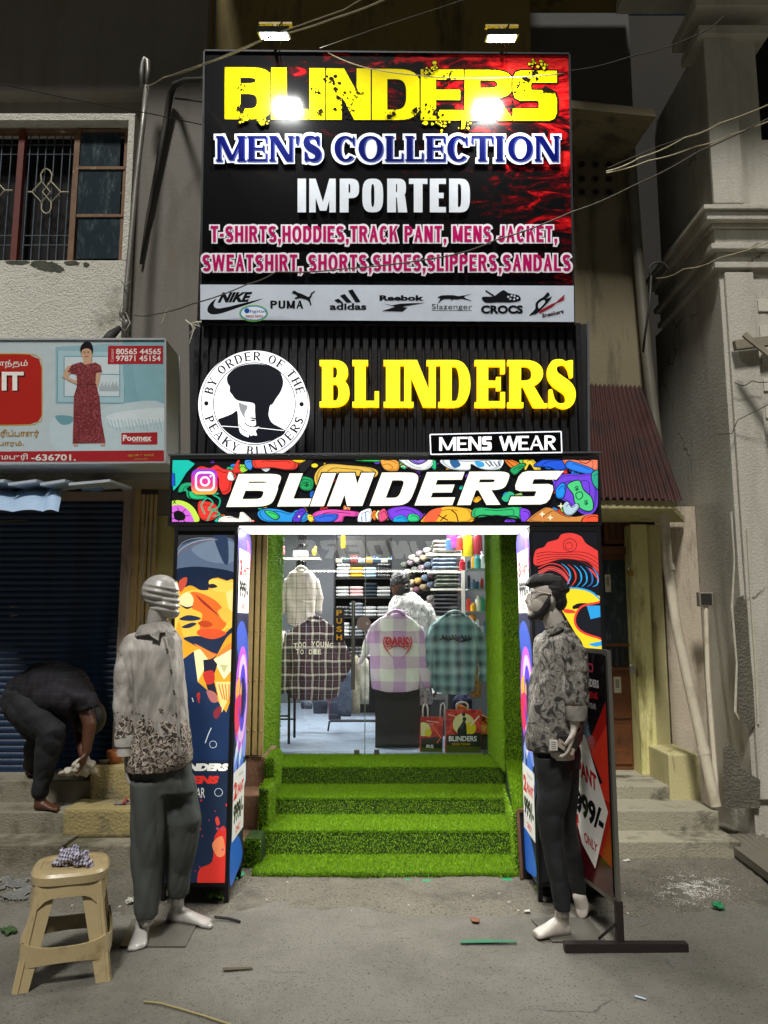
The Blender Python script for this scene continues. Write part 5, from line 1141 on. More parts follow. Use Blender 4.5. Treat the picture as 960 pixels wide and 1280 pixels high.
a.fill(sm(z3([(484, 68), (495, 62), (508, 70), (530, 78), (552, 88), (562, 92), (570, 84), (574, 74), (590, 64), (592, 68), (580, 78), (576, 92), (570, 100), (572, 114), (576, 128), (570, 132), (566, 118), (556, 108), (540, 102), (520, 98), (504, 102), (494, 98), (508, 90), (498, 80), (486, 76)]), 3), K)
for q_ in ([(750, 62), (772, 56), (810, 116), (786, 118)], [(712, 86), (734, 78), (768, 118), (744, 120)], [(684, 108), (704, 100), (728, 120), (700, 120)]): a.fill(z3(q_), K)
a.text('adidas', (*Z3(663, 122), *Z3(838, 154)), K, .03)
a.text('Reebok', (*Z3(900, 84), *Z4(190, 110)), K, .045)
a.fill(z3([(912, 122), (960, 132), (1000, 124), (1120, 120), (1020, 136), (1000, 150), (980, 140)]), K); a.fill(z3([(910, 160), (985, 136), (1008, 142), (960, 160)]), K); a.fill(z3([(950, 160), (1016, 142), (1034, 142), (1010, 162)]), K)
a.fill(sm(z4([(256, 96), (266, 88), (285, 84), (330, 84), (360, 88), (418, 78), (380, 92), (420, 112), (376, 102), (350, 104), (330, 104), (316, 116), (322, 104), (290, 102), (272, 110), (256, 124), (268, 100)]), 3), K)
a.text('Slazenger', (*Z4(228, 126), *Z4(420, 158)), K, -.005); a.line(z4([(228, 156), (418, 156)]), .5, K)
a.fill(sm(z4([(470, 92), (520, 90), (545, 74), (570, 60), (590, 72), (618, 80), (640, 84), (652, 100), (644, 112), (600, 118), (540, 118), (490, 120), (470, 108)]), 3), K); a.line(z4([(484, 62), (524, 88)]), 1.8, K); a.up(.0003)
for x_, y_ in ((592, 92), (608, 86), (622, 90), (602, 102), (620, 104), (636, 98)): a.fill(oval(*Z4(x_, y_), 1.3), strip)
a.text('CROCS', (*Z4(462, 132), *Z4(662, 172)), K, .05)
a.fill(sm(z4([(692, 180), (720, 150), (722, 124), (740, 104), (760, 92), (780, 70), (790, 84), (770, 100), (790, 96), (800, 88), (790, 108), (760, 140), (730, 170), (710, 176)]), 3), K); a.up(.0003); a.fill(sm(z4([(735, 125), (760, 108), (768, 116), (752, 136), (738, 148)]), 3), strip)
for k in range(3): a.line(z4([(740, 170-k*4), (800, 138-k*5), (860, 84+k*10)]), 1.2, '#8f1f2a')
a.text('Sneakers', None, '#3a1820', .03, quad=(Z4(752, 172), Z4(856, 150), Z4(856, 168), Z4(754, 192)))
a.build('printed_artwork', bd)
# ---- floodlights on arms above the board
yel = flat('bracket_yellow', '#b59a1a', .5); flw = flat('flood_led', '#f4ffff', .4, 0, 60)
for k, (u, v) in enumerate(((343, 45), (627, 48))):
    Yl = 4.36; c = P(u, v, Yl)
    f_ = thing('floodlight', ('left' if k == 0 else 'right')+' floodlight on a yellow bracket above the signboard', 'floodlight', c, 'floodlights above the signboard')
    R = Matrix.Rotation(math.radians(20), 3, 'X')
    def T(p): return R @ Vector(p)+c
    m = MB(); m.prism([T((-.10, -.06, .0)), T((.10, -.06, .0)), T((.10, .06, .0)), T((-.10, .06, .0))], T((0, 0, .035))-c); m.build('housing', flat('dark_lamp_body', '#2c2b26', .4, .4), f_)
    m = MB(); m.prism([T((-.085, -.048, -.001)), T((.085, -.048, -.001)), T((.085, .048, -.001)), T((-.085, .048, -.001))], T((0, 0, -.004))-c); m.build('led_panel', flw, f_)
    m = MB(); m.box(c.x-.10, c.x+.11, Yl+.0, Yl+.03, c.z+.085, c.z+.10); m.box(c.x-.008, c.x+.012, Yl-.0, Yl+.02, c.z+.03, c.z+.085); m.build('bracket', yel, f_)
    m = MB(); m.tube([c+Vector((0, .015, .09)), P(u, 62, YB1+.02)+Vector((0, 0, .02))], .012, 8); m.build('arm', blkm, f_)
    m = MB(); m.tube([c+Vector((.02, .0, .05)), c+Vector((.05, -.02, .09)), c+Vector((.03, .1, .07)), P(u+6, 66, YB1)], .004, 6); m.build('cable', blkm, f_)
    ld = bpy.data.lights.new('flood_lamp', 'AREA'); ld.shape = 'RECTANGLE'; ld.size = .17; ld.size_y = .096; ld.energy = 19; ld.color = (.97, 1, .96)
    lo = bpy.data.objects.new('flood_lamp', ld); C.objects.link(lo); lo.parent = f_; lo.location = R @ Vector((0, 0, -.008)); lo.rotation_euler = (math.radians(20), 0, 0)
# ---- black louvred panel
YC1 = 4.74
lp = thing('louvred_panel', 'black panel of vertical louvre strips behind the round emblem and yellow letters', 'cladding panel', (0, YC1, 2.58))
louv = surf('satin_black_louvre', '#16171a', '#1d1e22', .38, 3, .06, 50)
xa, xb = PX(239, 480, YC1), PX(731, 480, YC1); zt, zb_ = PZ(404, YC1), PZ(571, YC1)
quadpanel([(236, 404), (733, 405), (737, 571), (238, 571)], YC1+.028, .02, flat('louvre_backing', '#08080a', .6), 'backing', lp)
n = 44; wv = (xb-xa)/n; m = MB(); m.prism([(-wv*.40, .022, 0), (-wv*.30, -.006, 0), (wv*.28, -.006, 0), (wv*.36, .022, 0)], (0, 0, zt-zb_)); me = m.mesh(louv, (0, 0, 0), 'louvre')
for i in range(n): inst('louvre', me, lp, (xa+wv*(i+.5), 0, zb_-2.58))
m = MB(); m.obox(P(735, 403, YC1-.03), P(736, 571, YC1-.03), .014, .014, (0, 1, 0)); m.build('corner_rail', alu, lp)
m = MB(); m.obox(P(213, 570.5, 4.50), P(749, 567.5, 4.50), .1, .01, (0, 0, 1)); m.build('ledge', alu, lp)
# ---- round illuminated emblem
YE = 4.60; ec = P(316.5, 504, YE); er = 69/950*YE/.975
em_ = thing('round_emblem', 'white round illuminated emblem with capped figure silhouette and ring lettering', 'sign', ec)
m = MB(); m.tube([ec+Vector((0, .11, 0)), ec], er, 64); m.build('lightbox', [flat('emblem_white', '#f7f9ff', .3, 0, 1.15)], em_, 30)
a = Art(YP(YE), em=.0, base=.002)
a.tf = lambda p: (240+p[0]/6.0, 430+p[1]/6.0)
KK = '#141726'
ring = lambda cx, cy, r1, r2: (oval(cx, cy, r1, n=64), oval(cx, cy, r2, n=64))
a.fill(*[ring(470, 446, 403, 398)[0], KK], [ring(470, 446, 403, 398)[1]]); a.fill(ring(468, 448, 310, 304)[0], KK, [ring(468, 448, 310, 304)[1]])
a.fill(oval(108, 446, 17), KK); a.fill(oval(822, 452, 17), KK)
sil = [(262, 260), (270, 232), (300, 200), (350, 170), (430, 152), (520, 152), (600, 170), (655, 205), (678, 250), (684, 300), (664, 360), (630, 410), (605, 450), (586, 462), (578, 500), (576, 540), (600, 590), (650, 620), (700, 650), (680, 684), (620, 715), (540, 738), (470, 744), (380, 728), (300, 690), (240, 640), (208, 595), (196, 566), (250, 545), (300, 524), (336, 500), (345, 540), (348, 600), (360, 660), (385, 684), (410, 690), (440, 650), (470, 625), (480, 600), (476, 560), (472, 500), (468, 450), (420, 436), (360, 428), (325, 412), (300, 378), (282, 352), (284, 320), (268, 296)]
a.fill(sm(sil, 3), KK); a.up(.0004)
Wt = ink('#f7f9ff', 1.1)
a.fill(sm([(420, 655), (450, 636), (500, 620), (498, 630), (478, 652), (488, 686), (458, 684), (440, 690), (430, 676), (424, 700), (400, 690), (392, 684)], 3), Wt)
a.fill([(436, 548), (478, 556), (474, 566), (440, 558)], KK); a.fill(sm([(432, 570), (455, 568), (476, 572), (460, 580)], 3), KK)
a.line([(222, 616), (350, 624)], 5, Wt); a.line([(500, 630), (690, 650)], 5, Wt); a.line([(402, 490), (410, 478), (416, 474)], 4, KK); a.line(sm([(395, 590), (420, 612), (455, 622), (482, 612)], 3, False), 7, KK); a.line(sm([(352, 600), (380, 640), (420, 660)], 3, False), 5, KK); a.fill(sm([(352, 440), (380, 450), (420, 470), (396, 520), (400, 560), (372, 520), (356, 480)], 3), '#c9ccd6')
def ringtext(s_, a0, a1, r, flip):
    wd = dict(B=.8, Y=.85, O=.92, R=.9, D=.92, E=.8, F=.75, T=.82, H=.9, P=.78, A=.9, K=.9, L=.75, I=.42, N=.92, S=.65); wd[' '] = .5
    tot = sum(wd[c]+.12 for c in s_); x = 0; H0 = 66
    for c in s_:
        w_ = wd[c]; t = math.radians(a0+(a1-a0)*(x+w_/2)/tot); x += w_+.12
        if c == ' ': continue
        for loops in glyph(c, W=.2, t=.10, s=.06 if c not in 'O' else 0, h=.07, wd=w_*.92, e=2):
            L = []
            for l in loops:
                o_ = []
                for px_, py_ in l:
                    lx = (px_-w_*.46)*H0; ly = (py_-.5)*H0
                    if not flip: rr_ = r+ly; tx = math.cos(t), math.sin(t); o_.append((470+rr_*math.sin(t)+lx*math.cos(t), 446-rr_*math.cos(t)+lx*math.sin(t)))
                    else: rr_ = r-ly; o_.append((470+rr_*math.sin(t)-lx*math.cos(t)*1, 446-rr_*math.cos(t)-lx*math.sin(t)))
                L.append(o_)
            a.fill(L[0], KK, L[1:])
ringtext('BY ORDER OF THE', -79, 80, 354, False)
ringtext('PEAKY BLINDERS', 255, 106, 356, True)
a.build('emblem_print', em_)
# ---- yellow channel letters
ylm, yn, yp = newmat('yellow_acrylic'); yp.inputs['Base Color'].default_value = (.9, .8, .02, 1); yp.inputs['Emission Color'].default_value = (1, .90, .0, 1); yp.inputs['Emission Strength'].default_value = 1.1
yls, _n, yp2 = newmat('orange_letter_edge'); yp2.inputs['Base Color'].default_value = (.8, .4, .02, 1); yp2.inputs['Emission Color'].default_value = (1, .5, .0, 1); yp2.inputs['Emission Strength'].default_value = 1.6
YL1 = 4.69
cl_ = thing('channel_letters', 'large glowing yellow slab serif letters mounted on the black louvred panel', 'illuminated letters', P(560, 512, YL1))
sp = [(399.5, 438.5), (440.5, 475.5), (479.5, 503), (502.5, 548), (548, 591), (593.5, 633), (634.5, 683), (683.5, 719.5)]
tpf = lambda u: 450.2+(u-400)*.002; btf = lambda u: 508-abs(u-400)*.0; 
for i, (ch_, s1) in enumerate(zip('BLINDERS', sp)):
    res = letters(None, ch_, [s1], lambda u: 450, lambda u: 508+(u-400)*.004, None, W=.235, t=.125, s=.05, h=.105, e=2.2)
    m = MB()
    for j, (_, lp_) in enumerate(res):
        pl = YP(YL1); off = j*.0005
        fl = [q_ for l in lp_ for q_ in l]; tr = tessellate_polygon([[Vector((x_, y_, 0)) for x_, y_ in l] for l in lp_])
        fr = [pl.at(x_, y_, off) for x_, y_ in fl]; bk_ = [p+Vector((0, .03, 0)) for p in fr]; N = len(fr)
        m.add(fr+bk_, [tuple(t) for t in tr], 0); fs = []; b0 = 0
        for l in lp_:
            k = len(l); fs += [(b0+i_, b0+(i_+1) % k, b0+(i_+1) % k+N, b0+i_+N) for i_ in range(k)]; b0 += k
        m.add(fr+bk_, fs, 1)
    m.build('letter', [ylm, yls], cl_)
# ---- MENS WEAR plate
YM = 4.42
mw = thing('name_plate', 'small black plate with white frame and white menswear lettering below the yellow letters', 'sign', P(619, 567, YM))
quadpanel([(536, 542), (702.5, 538), (703.5, 566.5), (537, 569)], YM, .03, flat('gloss_black_plate', '#0b0b0d', .2), 'plate', mw)
a = Art(YP(YM), em=1.0, base=.001)
for p_, q_ in (((537.5, 543.2), (701.3, 539.4)), ((701.3, 539.4), (702.3, 565.6)), ((702.3, 565.6), (538.5, 568)), ((538.5, 568), (537.5, 543.2))): a.line([p_, q_], 1.5, '#e8ecf2')
xs_ = 549
for ch_, w_ in zip('MENS WEAR', (22, 14.5, 17, 13, 8, 24.5, 14, 18.5, 15.5)):
    if ch_ in 'MENSR' or ch_ == 'A': letters(a, ch_, [(xs_, xs_+w_-1)], lambda u: 546.5-(u-549)*.016, lambda u: 563.5-(u-549)*.008, '#ffffff', W=.21, t=.15, s=.0, h=.1, e=2.1)
    elif ch_ == 'W': 
        t0 = 545.3; b0 = 563; X0 = xs_
        for i_ in range(4): a.line([(X0+2+i_*5.4, t0 if i_ % 2 == 0 else b0), (X0+2+(i_+1)*5.4, b0 if i_ % 2 == 0 else t0)], 3.6, '#ffffff')
    xs_ += w_
a.build('lettering', mw)
# ---- header lightbox and entrance arch
ar = thing('entrance_arch', 'illuminated entrance arch with graffiti header lightbox and two picture pillars', 'entrance arch', (0, 4.6, 0))
Y0 = 4.45; hz1, hz0 = PZ(571, Y0), PZ(657.5, Y0); hx0, hx1 = PX(212, 610, Y0), PX(750, 610, Y0)
m = MB(); m.box(hx0, hx1, Y0+.001, Y0+.40, hz0+.003, hz1); hb = m.build('header_box', blkm, ar)
m = MB(); m.box(hx0, hx1, Y0-.012, Y0, hz1-.016, hz1+.001); m.box(hx0, hx1, Y0-.012, Y0, hz0, hz0+.016); m.box(hx0, hx0+.014, Y0-.012, Y0, hz0+.016, hz1-.016); m.box(hx1-.016, hx1, Y0-.012, Y0, hz0+.016, hz1-.016); m.build('header_frame', blkm, ar)
wl = flat('white_flex_light', '#f6f6f0', .5, 0, 3)
px0, px1 = PX(297, 662, Y0), PX(664, 662, Y0)
m = MB(); m.box(px0+.006, px1-.006, Y0+.02, Y0+.40, hz0-.004, hz0+.0025); sf_ = m.build('lit_soffit', wl, ar)
ld = bpy.data.lights.new('soffit_lamp', 'AREA'); ld.shape = 'RECTANGLE'; ld.size = px1-px0-.1; ld.size_y = .34; ld.energy = 36; ld.color = (1, .98, .9); lo = bpy.data.objects.new('soffit_lamp', ld); C.objects.link(lo); lo.parent = sf_; lo.location = Vector(((px0+px1)/2, Y0+.21, hz0-.008))-Vector((0, 4.6, 0))
EM = .80; CL = (215.5, 575.5, 746.5, 652.5)
a = Art(YP(Y0-.0), em=EM, base=.001, clip=CL)
Z7 = lambda l: [(205+x/3.491, 560+y/3.495) for x, y in l]; Z8 = lambda l: [(475+x/3.43, 560+y/3.43) for x, y in l]
a.fill([(214, 574), (748, 574), (748, 654), (214, 654)], '#0d0c10'); a.up(.0002)
OL = '#09090c'
def tone(c, k):
    r = [int(c[i:i+2], 16) for i in (1, 3, 5)]; r = [int(max(0, min(255, (x+(255-x)*k) if k > 0 else x*(1+k)))) for x in r]; return '#%02x%02x%02x' % tuple(r)
def rich(p, c, w_):
    a.shape(p, c, OL, w_)
    if w_ < .5: return
    cx = sum(q_[0] for q_ in p)/len(p); cy = sum(q_[1] for q_ in p)/len(p); S_ = lambda k, dx, dy: [(cx+dx+(x-cx)*k, cy+dy+(y-cy)*k) for x, y in p]
    a.fill(S_(.93, 0, 0), tone(c, -.22)); a.fill(S_(.84, -.5, -.6), c); a.line(S_(.6, .6, .4)[:max(4, len(p)//2)], .7, OL)
def S7(l, c, w_=1.1, n_=4): rich(sm(Z7(l), n_), c, w_)
def S8(l, c, w_=1.1, n_=4): rich(sm(Z8(l), n_), c, w_)
# small filler doodles under the main ones
qd = random.Random(21)
for k in range(95):
    cx = qd.uniform(216, 746); cy = qd.choice((qd.uniform(576, 590), qd.uniform(636, 652), qd.uniform(576, 652))); r = qd.uniform(3, 8); n_ = qd.randint(5, 8); c = qd.choice(['#7a3fd8', '#22b573', '#e8402e', '#f0b030', '#1f86e0', '#d94fa8', '#14b3a2', '#e07a2a', '#8fd03a', '#c9d6df', '#5a2a8a'])
    p = sm([(cx+r*qd.uniform(.5, 1.4)*math.cos(2*PI*i/n_), cy+r*qd.uniform(.4, 1.0)*math.sin(2*PI*i/n_)) for i in range(n_)], 3)
    a.shape(p, c, OL, 1.0); a.line(sm([(cx-r*.5, cy), (cx, cy-r*.4), (cx+r*.5, cy+r*.1)], 3, False), .8, qd.choice([OL, '#f4f0e0', OL]))
# left end
a.shape(Z7([(35, 45), (100, 48), (138, 70), (100, 110), (70, 160), (40, 190)]), '#14b3a2', OL); a.shape(Z7([(30, 110), (48, 112), (50, 165), (30, 170)]), '#1c4fc0', OL)
S7([(62, 195), (75, 160), (110, 150), (135, 160), (100, 175), (120, 200), (170, 215), (150, 228), (105, 220), (95, 190)], '#1a9c6a'); S7([(110, 190), (150, 200), (190, 210), (175, 225), (120, 222)], '#22b573')
a.shape(oval(75+205*0, 0, 0) if False else sm(Z7([(30, 240), (70, 228), (115, 245), (145, 280), (150, 325), (30, 330)])), '#b8d94a', OL); a.fill(sm(Z7([(30, 262), (70, 250), (105, 270), (125, 300), (125, 330), (30, 330)])), '#c75fd0'); a.fill(sm(Z7([(45, 282), (68, 275), (92, 290), (92, 312), (68, 318), (48, 310)])), OL)
for t in range(7): b_ = (228*0, 0); ang = t*PI/3.5; a.line(Z7([(70+20*math.cos(ang), 297+18*math.sin(ang)), (70+42*math.cos(ang), 297+38*math.sin(ang))]), .9, OL)
a.text('X', (216, 625, 221, 630), OL, .03)
# red splats
for l in ([(140, 95), (165, 80), (200, 88), (230, 75), (262, 92), (300, 100), (320, 130), (300, 150), (290, 190), (262, 205), (245, 180), (240, 130), (200, 100), (160, 110)], [(320, 60), (332, 50), (330, 95), (342, 110), (300, 108)], [(150, 240), (180, 232), (230, 250), (235, 300), (190, 320), (155, 300)]): S7(l, '#e0342e', .6)
a.line(sm(Z7([(180, 290), (165, 250), (190, 220), (215, 240), (195, 270), (235, 262), (245, 225), (215, 205), (240, 200)]), 4, False), 1.9, '#1aa37d'); a.line(sm(Z7([(190, 320), (215, 275), (245, 290), (215, 300)]), 4, False), 1.8, '#1aa37d')
S7([(285, 105), (300, 110), (310, 135), (300, 145), (278, 138)], '#f1efe6', .7); S7([(245, 305), (290, 300), (330, 310), (340, 280), (360, 290), (380, 325), (250, 328)], '#efeadf', .8)
S7([(352, 60), (372, 50), (392, 62), (390, 80), (380, 98), (362, 90)], '#3d8fdc'); S7([(385, 60), (405, 48), (470, 50), (560, 48), (585, 60), (580, 90), (540, 98), (470, 88), (400, 90)], '#e23f33')
S7([(550, 50), (570, 45), (620, 50), (605, 66), (575, 64)], '#e9c21d'); S7([(590, 75), (640, 50), (650, 60), (620, 100), (600, 108)], '#1d1a20', .4); a.fill(oval(*Z7([(658, 78)])[0], 4, 2.5), '#e6cf2a')
S7([(655, 130), (675, 90), (720, 70), (800, 75), (900, 85), (935, 105), (920, 130), (860, 125), (780, 118), (720, 110), (695, 150), (668, 170)], '#d9b04a'); S7([(820, 48), (860, 60), (940, 62), (962, 48)], '#27b54b')
S7([(590, 125), (640, 130), (655, 150), (645, 185), (605, 185), (588, 160)], '#1f9a58'); a.text('$', Z7([(612, 148)])[0]+Z7([(634, 172)])[0], '#0d3d22', .02); a.line(sm(Z7([(592, 148), (605, 142), (608, 160), (595, 164)]), 3), .7, '#0d3d22', True)
S7([(640, 195), (658, 190), (655, 215), (640, 222)], '#1d5fc0', .6)
# bottom row
S7([(408, 285), (440, 265), (500, 268), (560, 285), (600, 270), (640, 300), (600, 328), (500, 328), (430, 318)], '#2a8fd8'); S7([(440, 275), (480, 280), (505, 300), (490, 315), (460, 300)], '#36c46a')
S7([(560, 320), (580, 280), (605, 262), (622, 275), (605, 300), (590, 328)], '#5a38c8'); a.fill(oval(*Z7([(590, 300)])[0], 1.2), '#f0e040')
S7([(640, 310), (660, 280), (720, 268), (790, 272), (850, 280), (845, 300), (790, 300), (770, 328), (650, 328)], '#d94fa8'); S7([(625, 300), (640, 292), (660, 310), (640, 326)], '#f2d03a', .7); S7([(655, 305), (700, 290), (760, 292), (740, 322), (670, 326)], '#3563d6', .8)
S7([(850, 290), (870, 272), (905, 268), (900, 326), (848, 326)], '#e8edf0', .7); a.line(Z7([(862, 300), (865, 322)]), 1.2, '#1f6fb8'); a.line(Z7([(880, 280), (882, 322)]), 1.2, '#1f6fb8')
for k in range(5): S7([(905+k*18, 300), (915+k*18, 275), (928+k*18, 280), (922+k*18, 318)], ('#e07a2a', '#dfe8a0', '#d94fa8', '#e8a040', '#b25fd0')[k], .7)
# right part top
S8([(0, 50), (30, 42), (80, 60), (75, 100), (20, 95)], '#e8a040'); a.line(sm(Z8([(10, 75), (35, 70), (55, 85), (40, 98), (65, 95)]), 4, False), 1.6, '#b07a2a')
S8([(78, 38), (100, 70), (150, 95), (200, 95), (228, 70), (225, 38)], '#e9f3f0'); S8([(120, 40), (135, 62), (165, 72), (195, 60), (205, 40)], '#8a6fd0'); a.fill(oval(*Z8([(160, 45)])[0], 4.2, 3.2), OL)
for k in range(7): a.line(Z8([(95+k*18, 70+min(k, 6-k)*6), (100+k*17, 84+min(k, 6-k)*4)]), .6, '#b06a5a')
S8([(228, 45), (240, 50), (240, 90), (228, 92)], '#22b573', .8)
S8([(255, 60), (280, 45), (340, 48), (390, 48), (520, 45), (520, 85), (480, 98), (430, 90), (390, 70), (380, 98), (300, 92)], '#dfe7ee'); a.fill(sm(Z8([(300, 50), (325, 48), (345, 75), (320, 88), (302, 72)])), '#2a5b8a'); a.fill(sm(Z8([(405, 60), (440, 62), (445, 80), (420, 84)])), '#3a9ad0')
for k in range(4): a.line(Z8([(450+k*18, 60), (470+k*15, 80)]), 1.2, OL)
S8([(525, 40), (560, 50), (600, 70), (590, 100), (550, 80)], '#e07a2a'); a.line(Z8([(540, 55), (580, 90)]), 1, OL); S8([(605, 40), (620, 60), (615, 78), (595, 60)], '#6bc04a'); S8([(612, 50), (640, 40), (665, 60), (690, 95), (665, 100), (640, 70), (620, 100)], '#e0c23a'); 
S8([(555, 95), (600, 70), (625, 72), (600, 100), (575, 118)], '#22995a'); a.line(sm(Z8([(590, 92), (605, 84)]), 3, False), .8, OL)
S8([(655, 80), (700, 50), (760, 45), (810, 45), (800, 90), (760, 100), (720, 85)], '#1f52d0'); S8([(780, 38), (850, 42), (935, 45), (930, 110), (860, 110), (800, 85)], '#e8795a'); S8([(800, 60), (830, 62), (915, 95), (905, 118), (800, 90)], '#2a76e0'); a.line(sm(Z8([(850, 60), (880, 68), (900, 56)]), 3, False), 1, OL)
S8([(740, 150), (780, 115), (860, 115), (925, 120), (930, 250), (880, 290), (800, 235), (760, 210)], '#6a3fd0', .5); S8([(752, 180), (780, 150), (795, 165), (785, 215), (755, 215)], '#1f86e0'); S8([(905, 110), (940, 100), (940, 180), (912, 160)], '#2a9a80')
a.shape(sm(Z8([(800, 160), (850, 140), (870, 180), (905, 215), (910, 265), (875, 270), (835, 240), (825, 200)]), 4), '#48c078', OL, 1.2); a.line(sm(Z8([(840, 195), (860, 190), (866, 210), (850, 222), (838, 210)]), 4), 1.2, '#0f4a2a', True); a.text('$', Z8([(832, 165)])[0]+Z8([(850, 186)])[0], '#0f4a2a', .02); a.text('$', Z8([(872, 225)])[0]+Z8([(890, 247)])[0], '#0f4a2a', .02)
S8([(520, 215), (550, 188), (575, 200), (560, 225), (535, 232)], '#2fae82', .4)
# right part bottom
S8([(30, 270), (90, 250), (150, 260), (185, 290), (150, 320), (60, 320)], '#7a3fd8'); S8([(-5, 280), (20, 260), (35, 300), (0, 320)], '#d94f7a'); S8([(125, 285), (165, 290), (165, 315), (120, 315)], '#2fc07a', .8); S8([(60, 300), (100, 290), (120, 318), (60, 320)], '#1c9ad0', .7)
S8([(185, 300), (220, 270), (280, 252), (345, 255), (395, 270), (390, 320), (190, 322)], '#f0b030'); S8([(190, 300), (220, 268), (265, 262), (235, 320), (195, 320)], '#e8603a', .01); a.line(Z8([(248, 290), (292, 312)]), 1.3, OL); a.line(Z8([(285, 288), (258, 314)]), 1.3, OL); a.line(sm(Z8([(305, 268), (325, 285), (335, 320)]), 3, False), 1.4, OL); a.line(Z8([(270, 318), (310, 318)]), 1.2, OL)
S8([(405, 258), (500, 262), (605, 255), (602, 305), (500, 290), (400, 300)], '#2fb06a'); a.line(sm(Z8([(398, 310), (430, 290), (480, 295), (505, 312), (530, 295), (580, 295), (600, 312)]), 4, False), 1.5, OL); S8([(600, 262), (640, 270), (640, 310), (605, 318)], '#7a3fd8', .8)
S8([(640, 300), (680, 270), (720, 255), (790, 290), (850, 300), (935, 285), (940, 320), (650, 320)], '#c48040'); S8([(780, 250), (800, 230), (820, 255), (845, 240), (850, 260), (820, 290), (790, 285)], '#a9c3d0'); 
for x_, y_ in ((773, 250), (693, 285), (728, 300)): a.fill(star(*Z8([(x_, y_)])[0], 4.2, 1.4, 4), '#f4e3c0')
S8([(870, 300), (900, 288), (940, 290), (940, 322), (865, 322)], '#e0502f')
# photo-sharing badge
a.up(.0006)
def rrect(x0, y0, x1, y1, r, n=5):
    o = []
    for cx, cy, a0 in ((x1-r, y0+r, -90), (x1-r, y1-r, 0), (x0+r, y1-r, 90), (x0+r, y0+r, 180)):
        o += [(cx+r*math.cos(math.radians(a0+90*k/n)), cy+r*math.sin(math.radians(a0+90*k/n))) for k in range(n+1)]
    return o
gm2, gn2, gp2 = newmat('badge_gradient_print'); gc = _co(gn2); gs = gn2.nodes.new('ShaderNodeSeparateXYZ'); gn2.links.new(gc, gs.inputs[0])
zc0 = PZ(602, Y0)
gcol = _ramp(gn2, _math(gn2, 'ADD', _math(gn2, 'MULTIPLY', _math(gn2, 'SUBTRACT', gs.outputs[2], zc0), 6.2), .5), [(0, hx('#f7a92d')), (.35, hx('#e8336a')), (.7, hx('#b02fb0')), (1, hx('#5a3fd8'))]); gn2.links.new(gcol, gp2.inputs['Base Color']); gn2.links.new(gcol, gp2.inputs['Emission Color']); gp2.inputs['Emission Strength'].default_value = EM
a.fill(rrect(240, 587, 272.5, 618.5, 8), gm2); a.up(.0004)
a.fill(rrect(244.5, 590, 269.5, 614.5, 7), '#fbe9f2', [rrect(247, 592.5, 267, 612, 5)]); a.fill(oval(257, 602.3, 6.4, n=28), '#fbe9f2', [oval(257, 602.3, 4, n=28)]); a.fill(oval(264, 595.8, 1.3, n=12), '#fbe9f2')
a.up(.0006)
# big slanted word
spH = [(283.5, 340), (347, 386), (387.5, 405), (409, 453), (462, 511), (518, 565), (571, 625), (634.5, 684)]
tp_ = lambda u: 593.2-(u-283)*.010; bt_ = lambda u: 634.2-(u-283)*.008
kwH = dict(W=.40, t=.235, s=0, h=.1, e=4.2)
letters(a, 'BLINDERS', spH, tp_, bt_, '#0d0d10', shear=15.5, gd=.045, **kwH) if False else None
for ch_, s1 in zip('BLINDERS', spH):
    for loops in [l for l in letters(None, ch_, [s1], tp_, bt_, None, shear=15.5, **kwH)]: a.fill(grow(loops[1][0], 1.6), '#0d0d10')
a.up(.0008); cream = ink('#f6f3dd', .92); letters(a, 'BLINDERS', spH, tp_, bt_, cream, shear=15.5, **kwH)
for ch_, s1 in (('S', (634.5, 684)),): a.fill([(690, 592), (704, 589), (695, 600), (680, 600)], cream)
a.build('header_artwork', ar)
# the same word on the back of the header, facing the glass door
lb_ = MB(); wm = flat('grey_back_letters', '#b9b9b2', .5, 0, 4)
resb = letters(None, 'BLINDERS', spH, tp_, bt_, None, shear=15.5, **kwH)
for j, (_, l_) in enumerate(resb):
    tr = tessellate_polygon([[Vector((x_, y_, 0)) for x_, y_ in q_] for q_ in l_]); fl_ = [q_ for z_ in l_ for q_ in z_]
    vs = []
    for x_, y_ in fl_:
        p = P(x_, y_, Y0); vs.append((-p.x*.95, Y0+.402+.0003*j, p.z))
    lb_.add(vs, tr)
lb_.build('back_lettering', wm, ar)
# pillars
def pillar(u0, u1, side):
    x0, x1 = PX(u0, 880, Y0), PX(u1, 880, Y0); zb_ = PZ(1108, Y0); zt_ = hz0-.004
    m = MB(); m.box(x0, x1, Y0+.004, Y0+.40, zb_, zt_); pb = m.build('pillar_box', blkm, ar)
    m = MB(); f = .02
    m.box(x0, x0+f, Y0-.010, Y0+.003, zb_, zt_); m.box(x1-f, x1, Y0-.010, Y0+.003, zb_, zt_); m.box(x0+f, x1-f, Y0-.010, Y0+.003, zb_, zb_+f); m.box(x0+f, x1-f, Y0-.010, Y0+.003, zt_-f*1.3, zt_)
    m.build('pillar_frame', blkm, ar)
    for x in (x0+.01, x1-.012): m = MB(); m.box(x-.012, x+.012, Y0, Y0+.03, 0, zb_); m.box(x-.012, x+.012, Y0+.36, Y0+.39, 0, zb_); m.build('foot_post', blkm, ar)
    return x0, x1, zb_, zt_
PL_, PR_ = pillar(210.5, 292, -1), pillar(667, 759, 1)
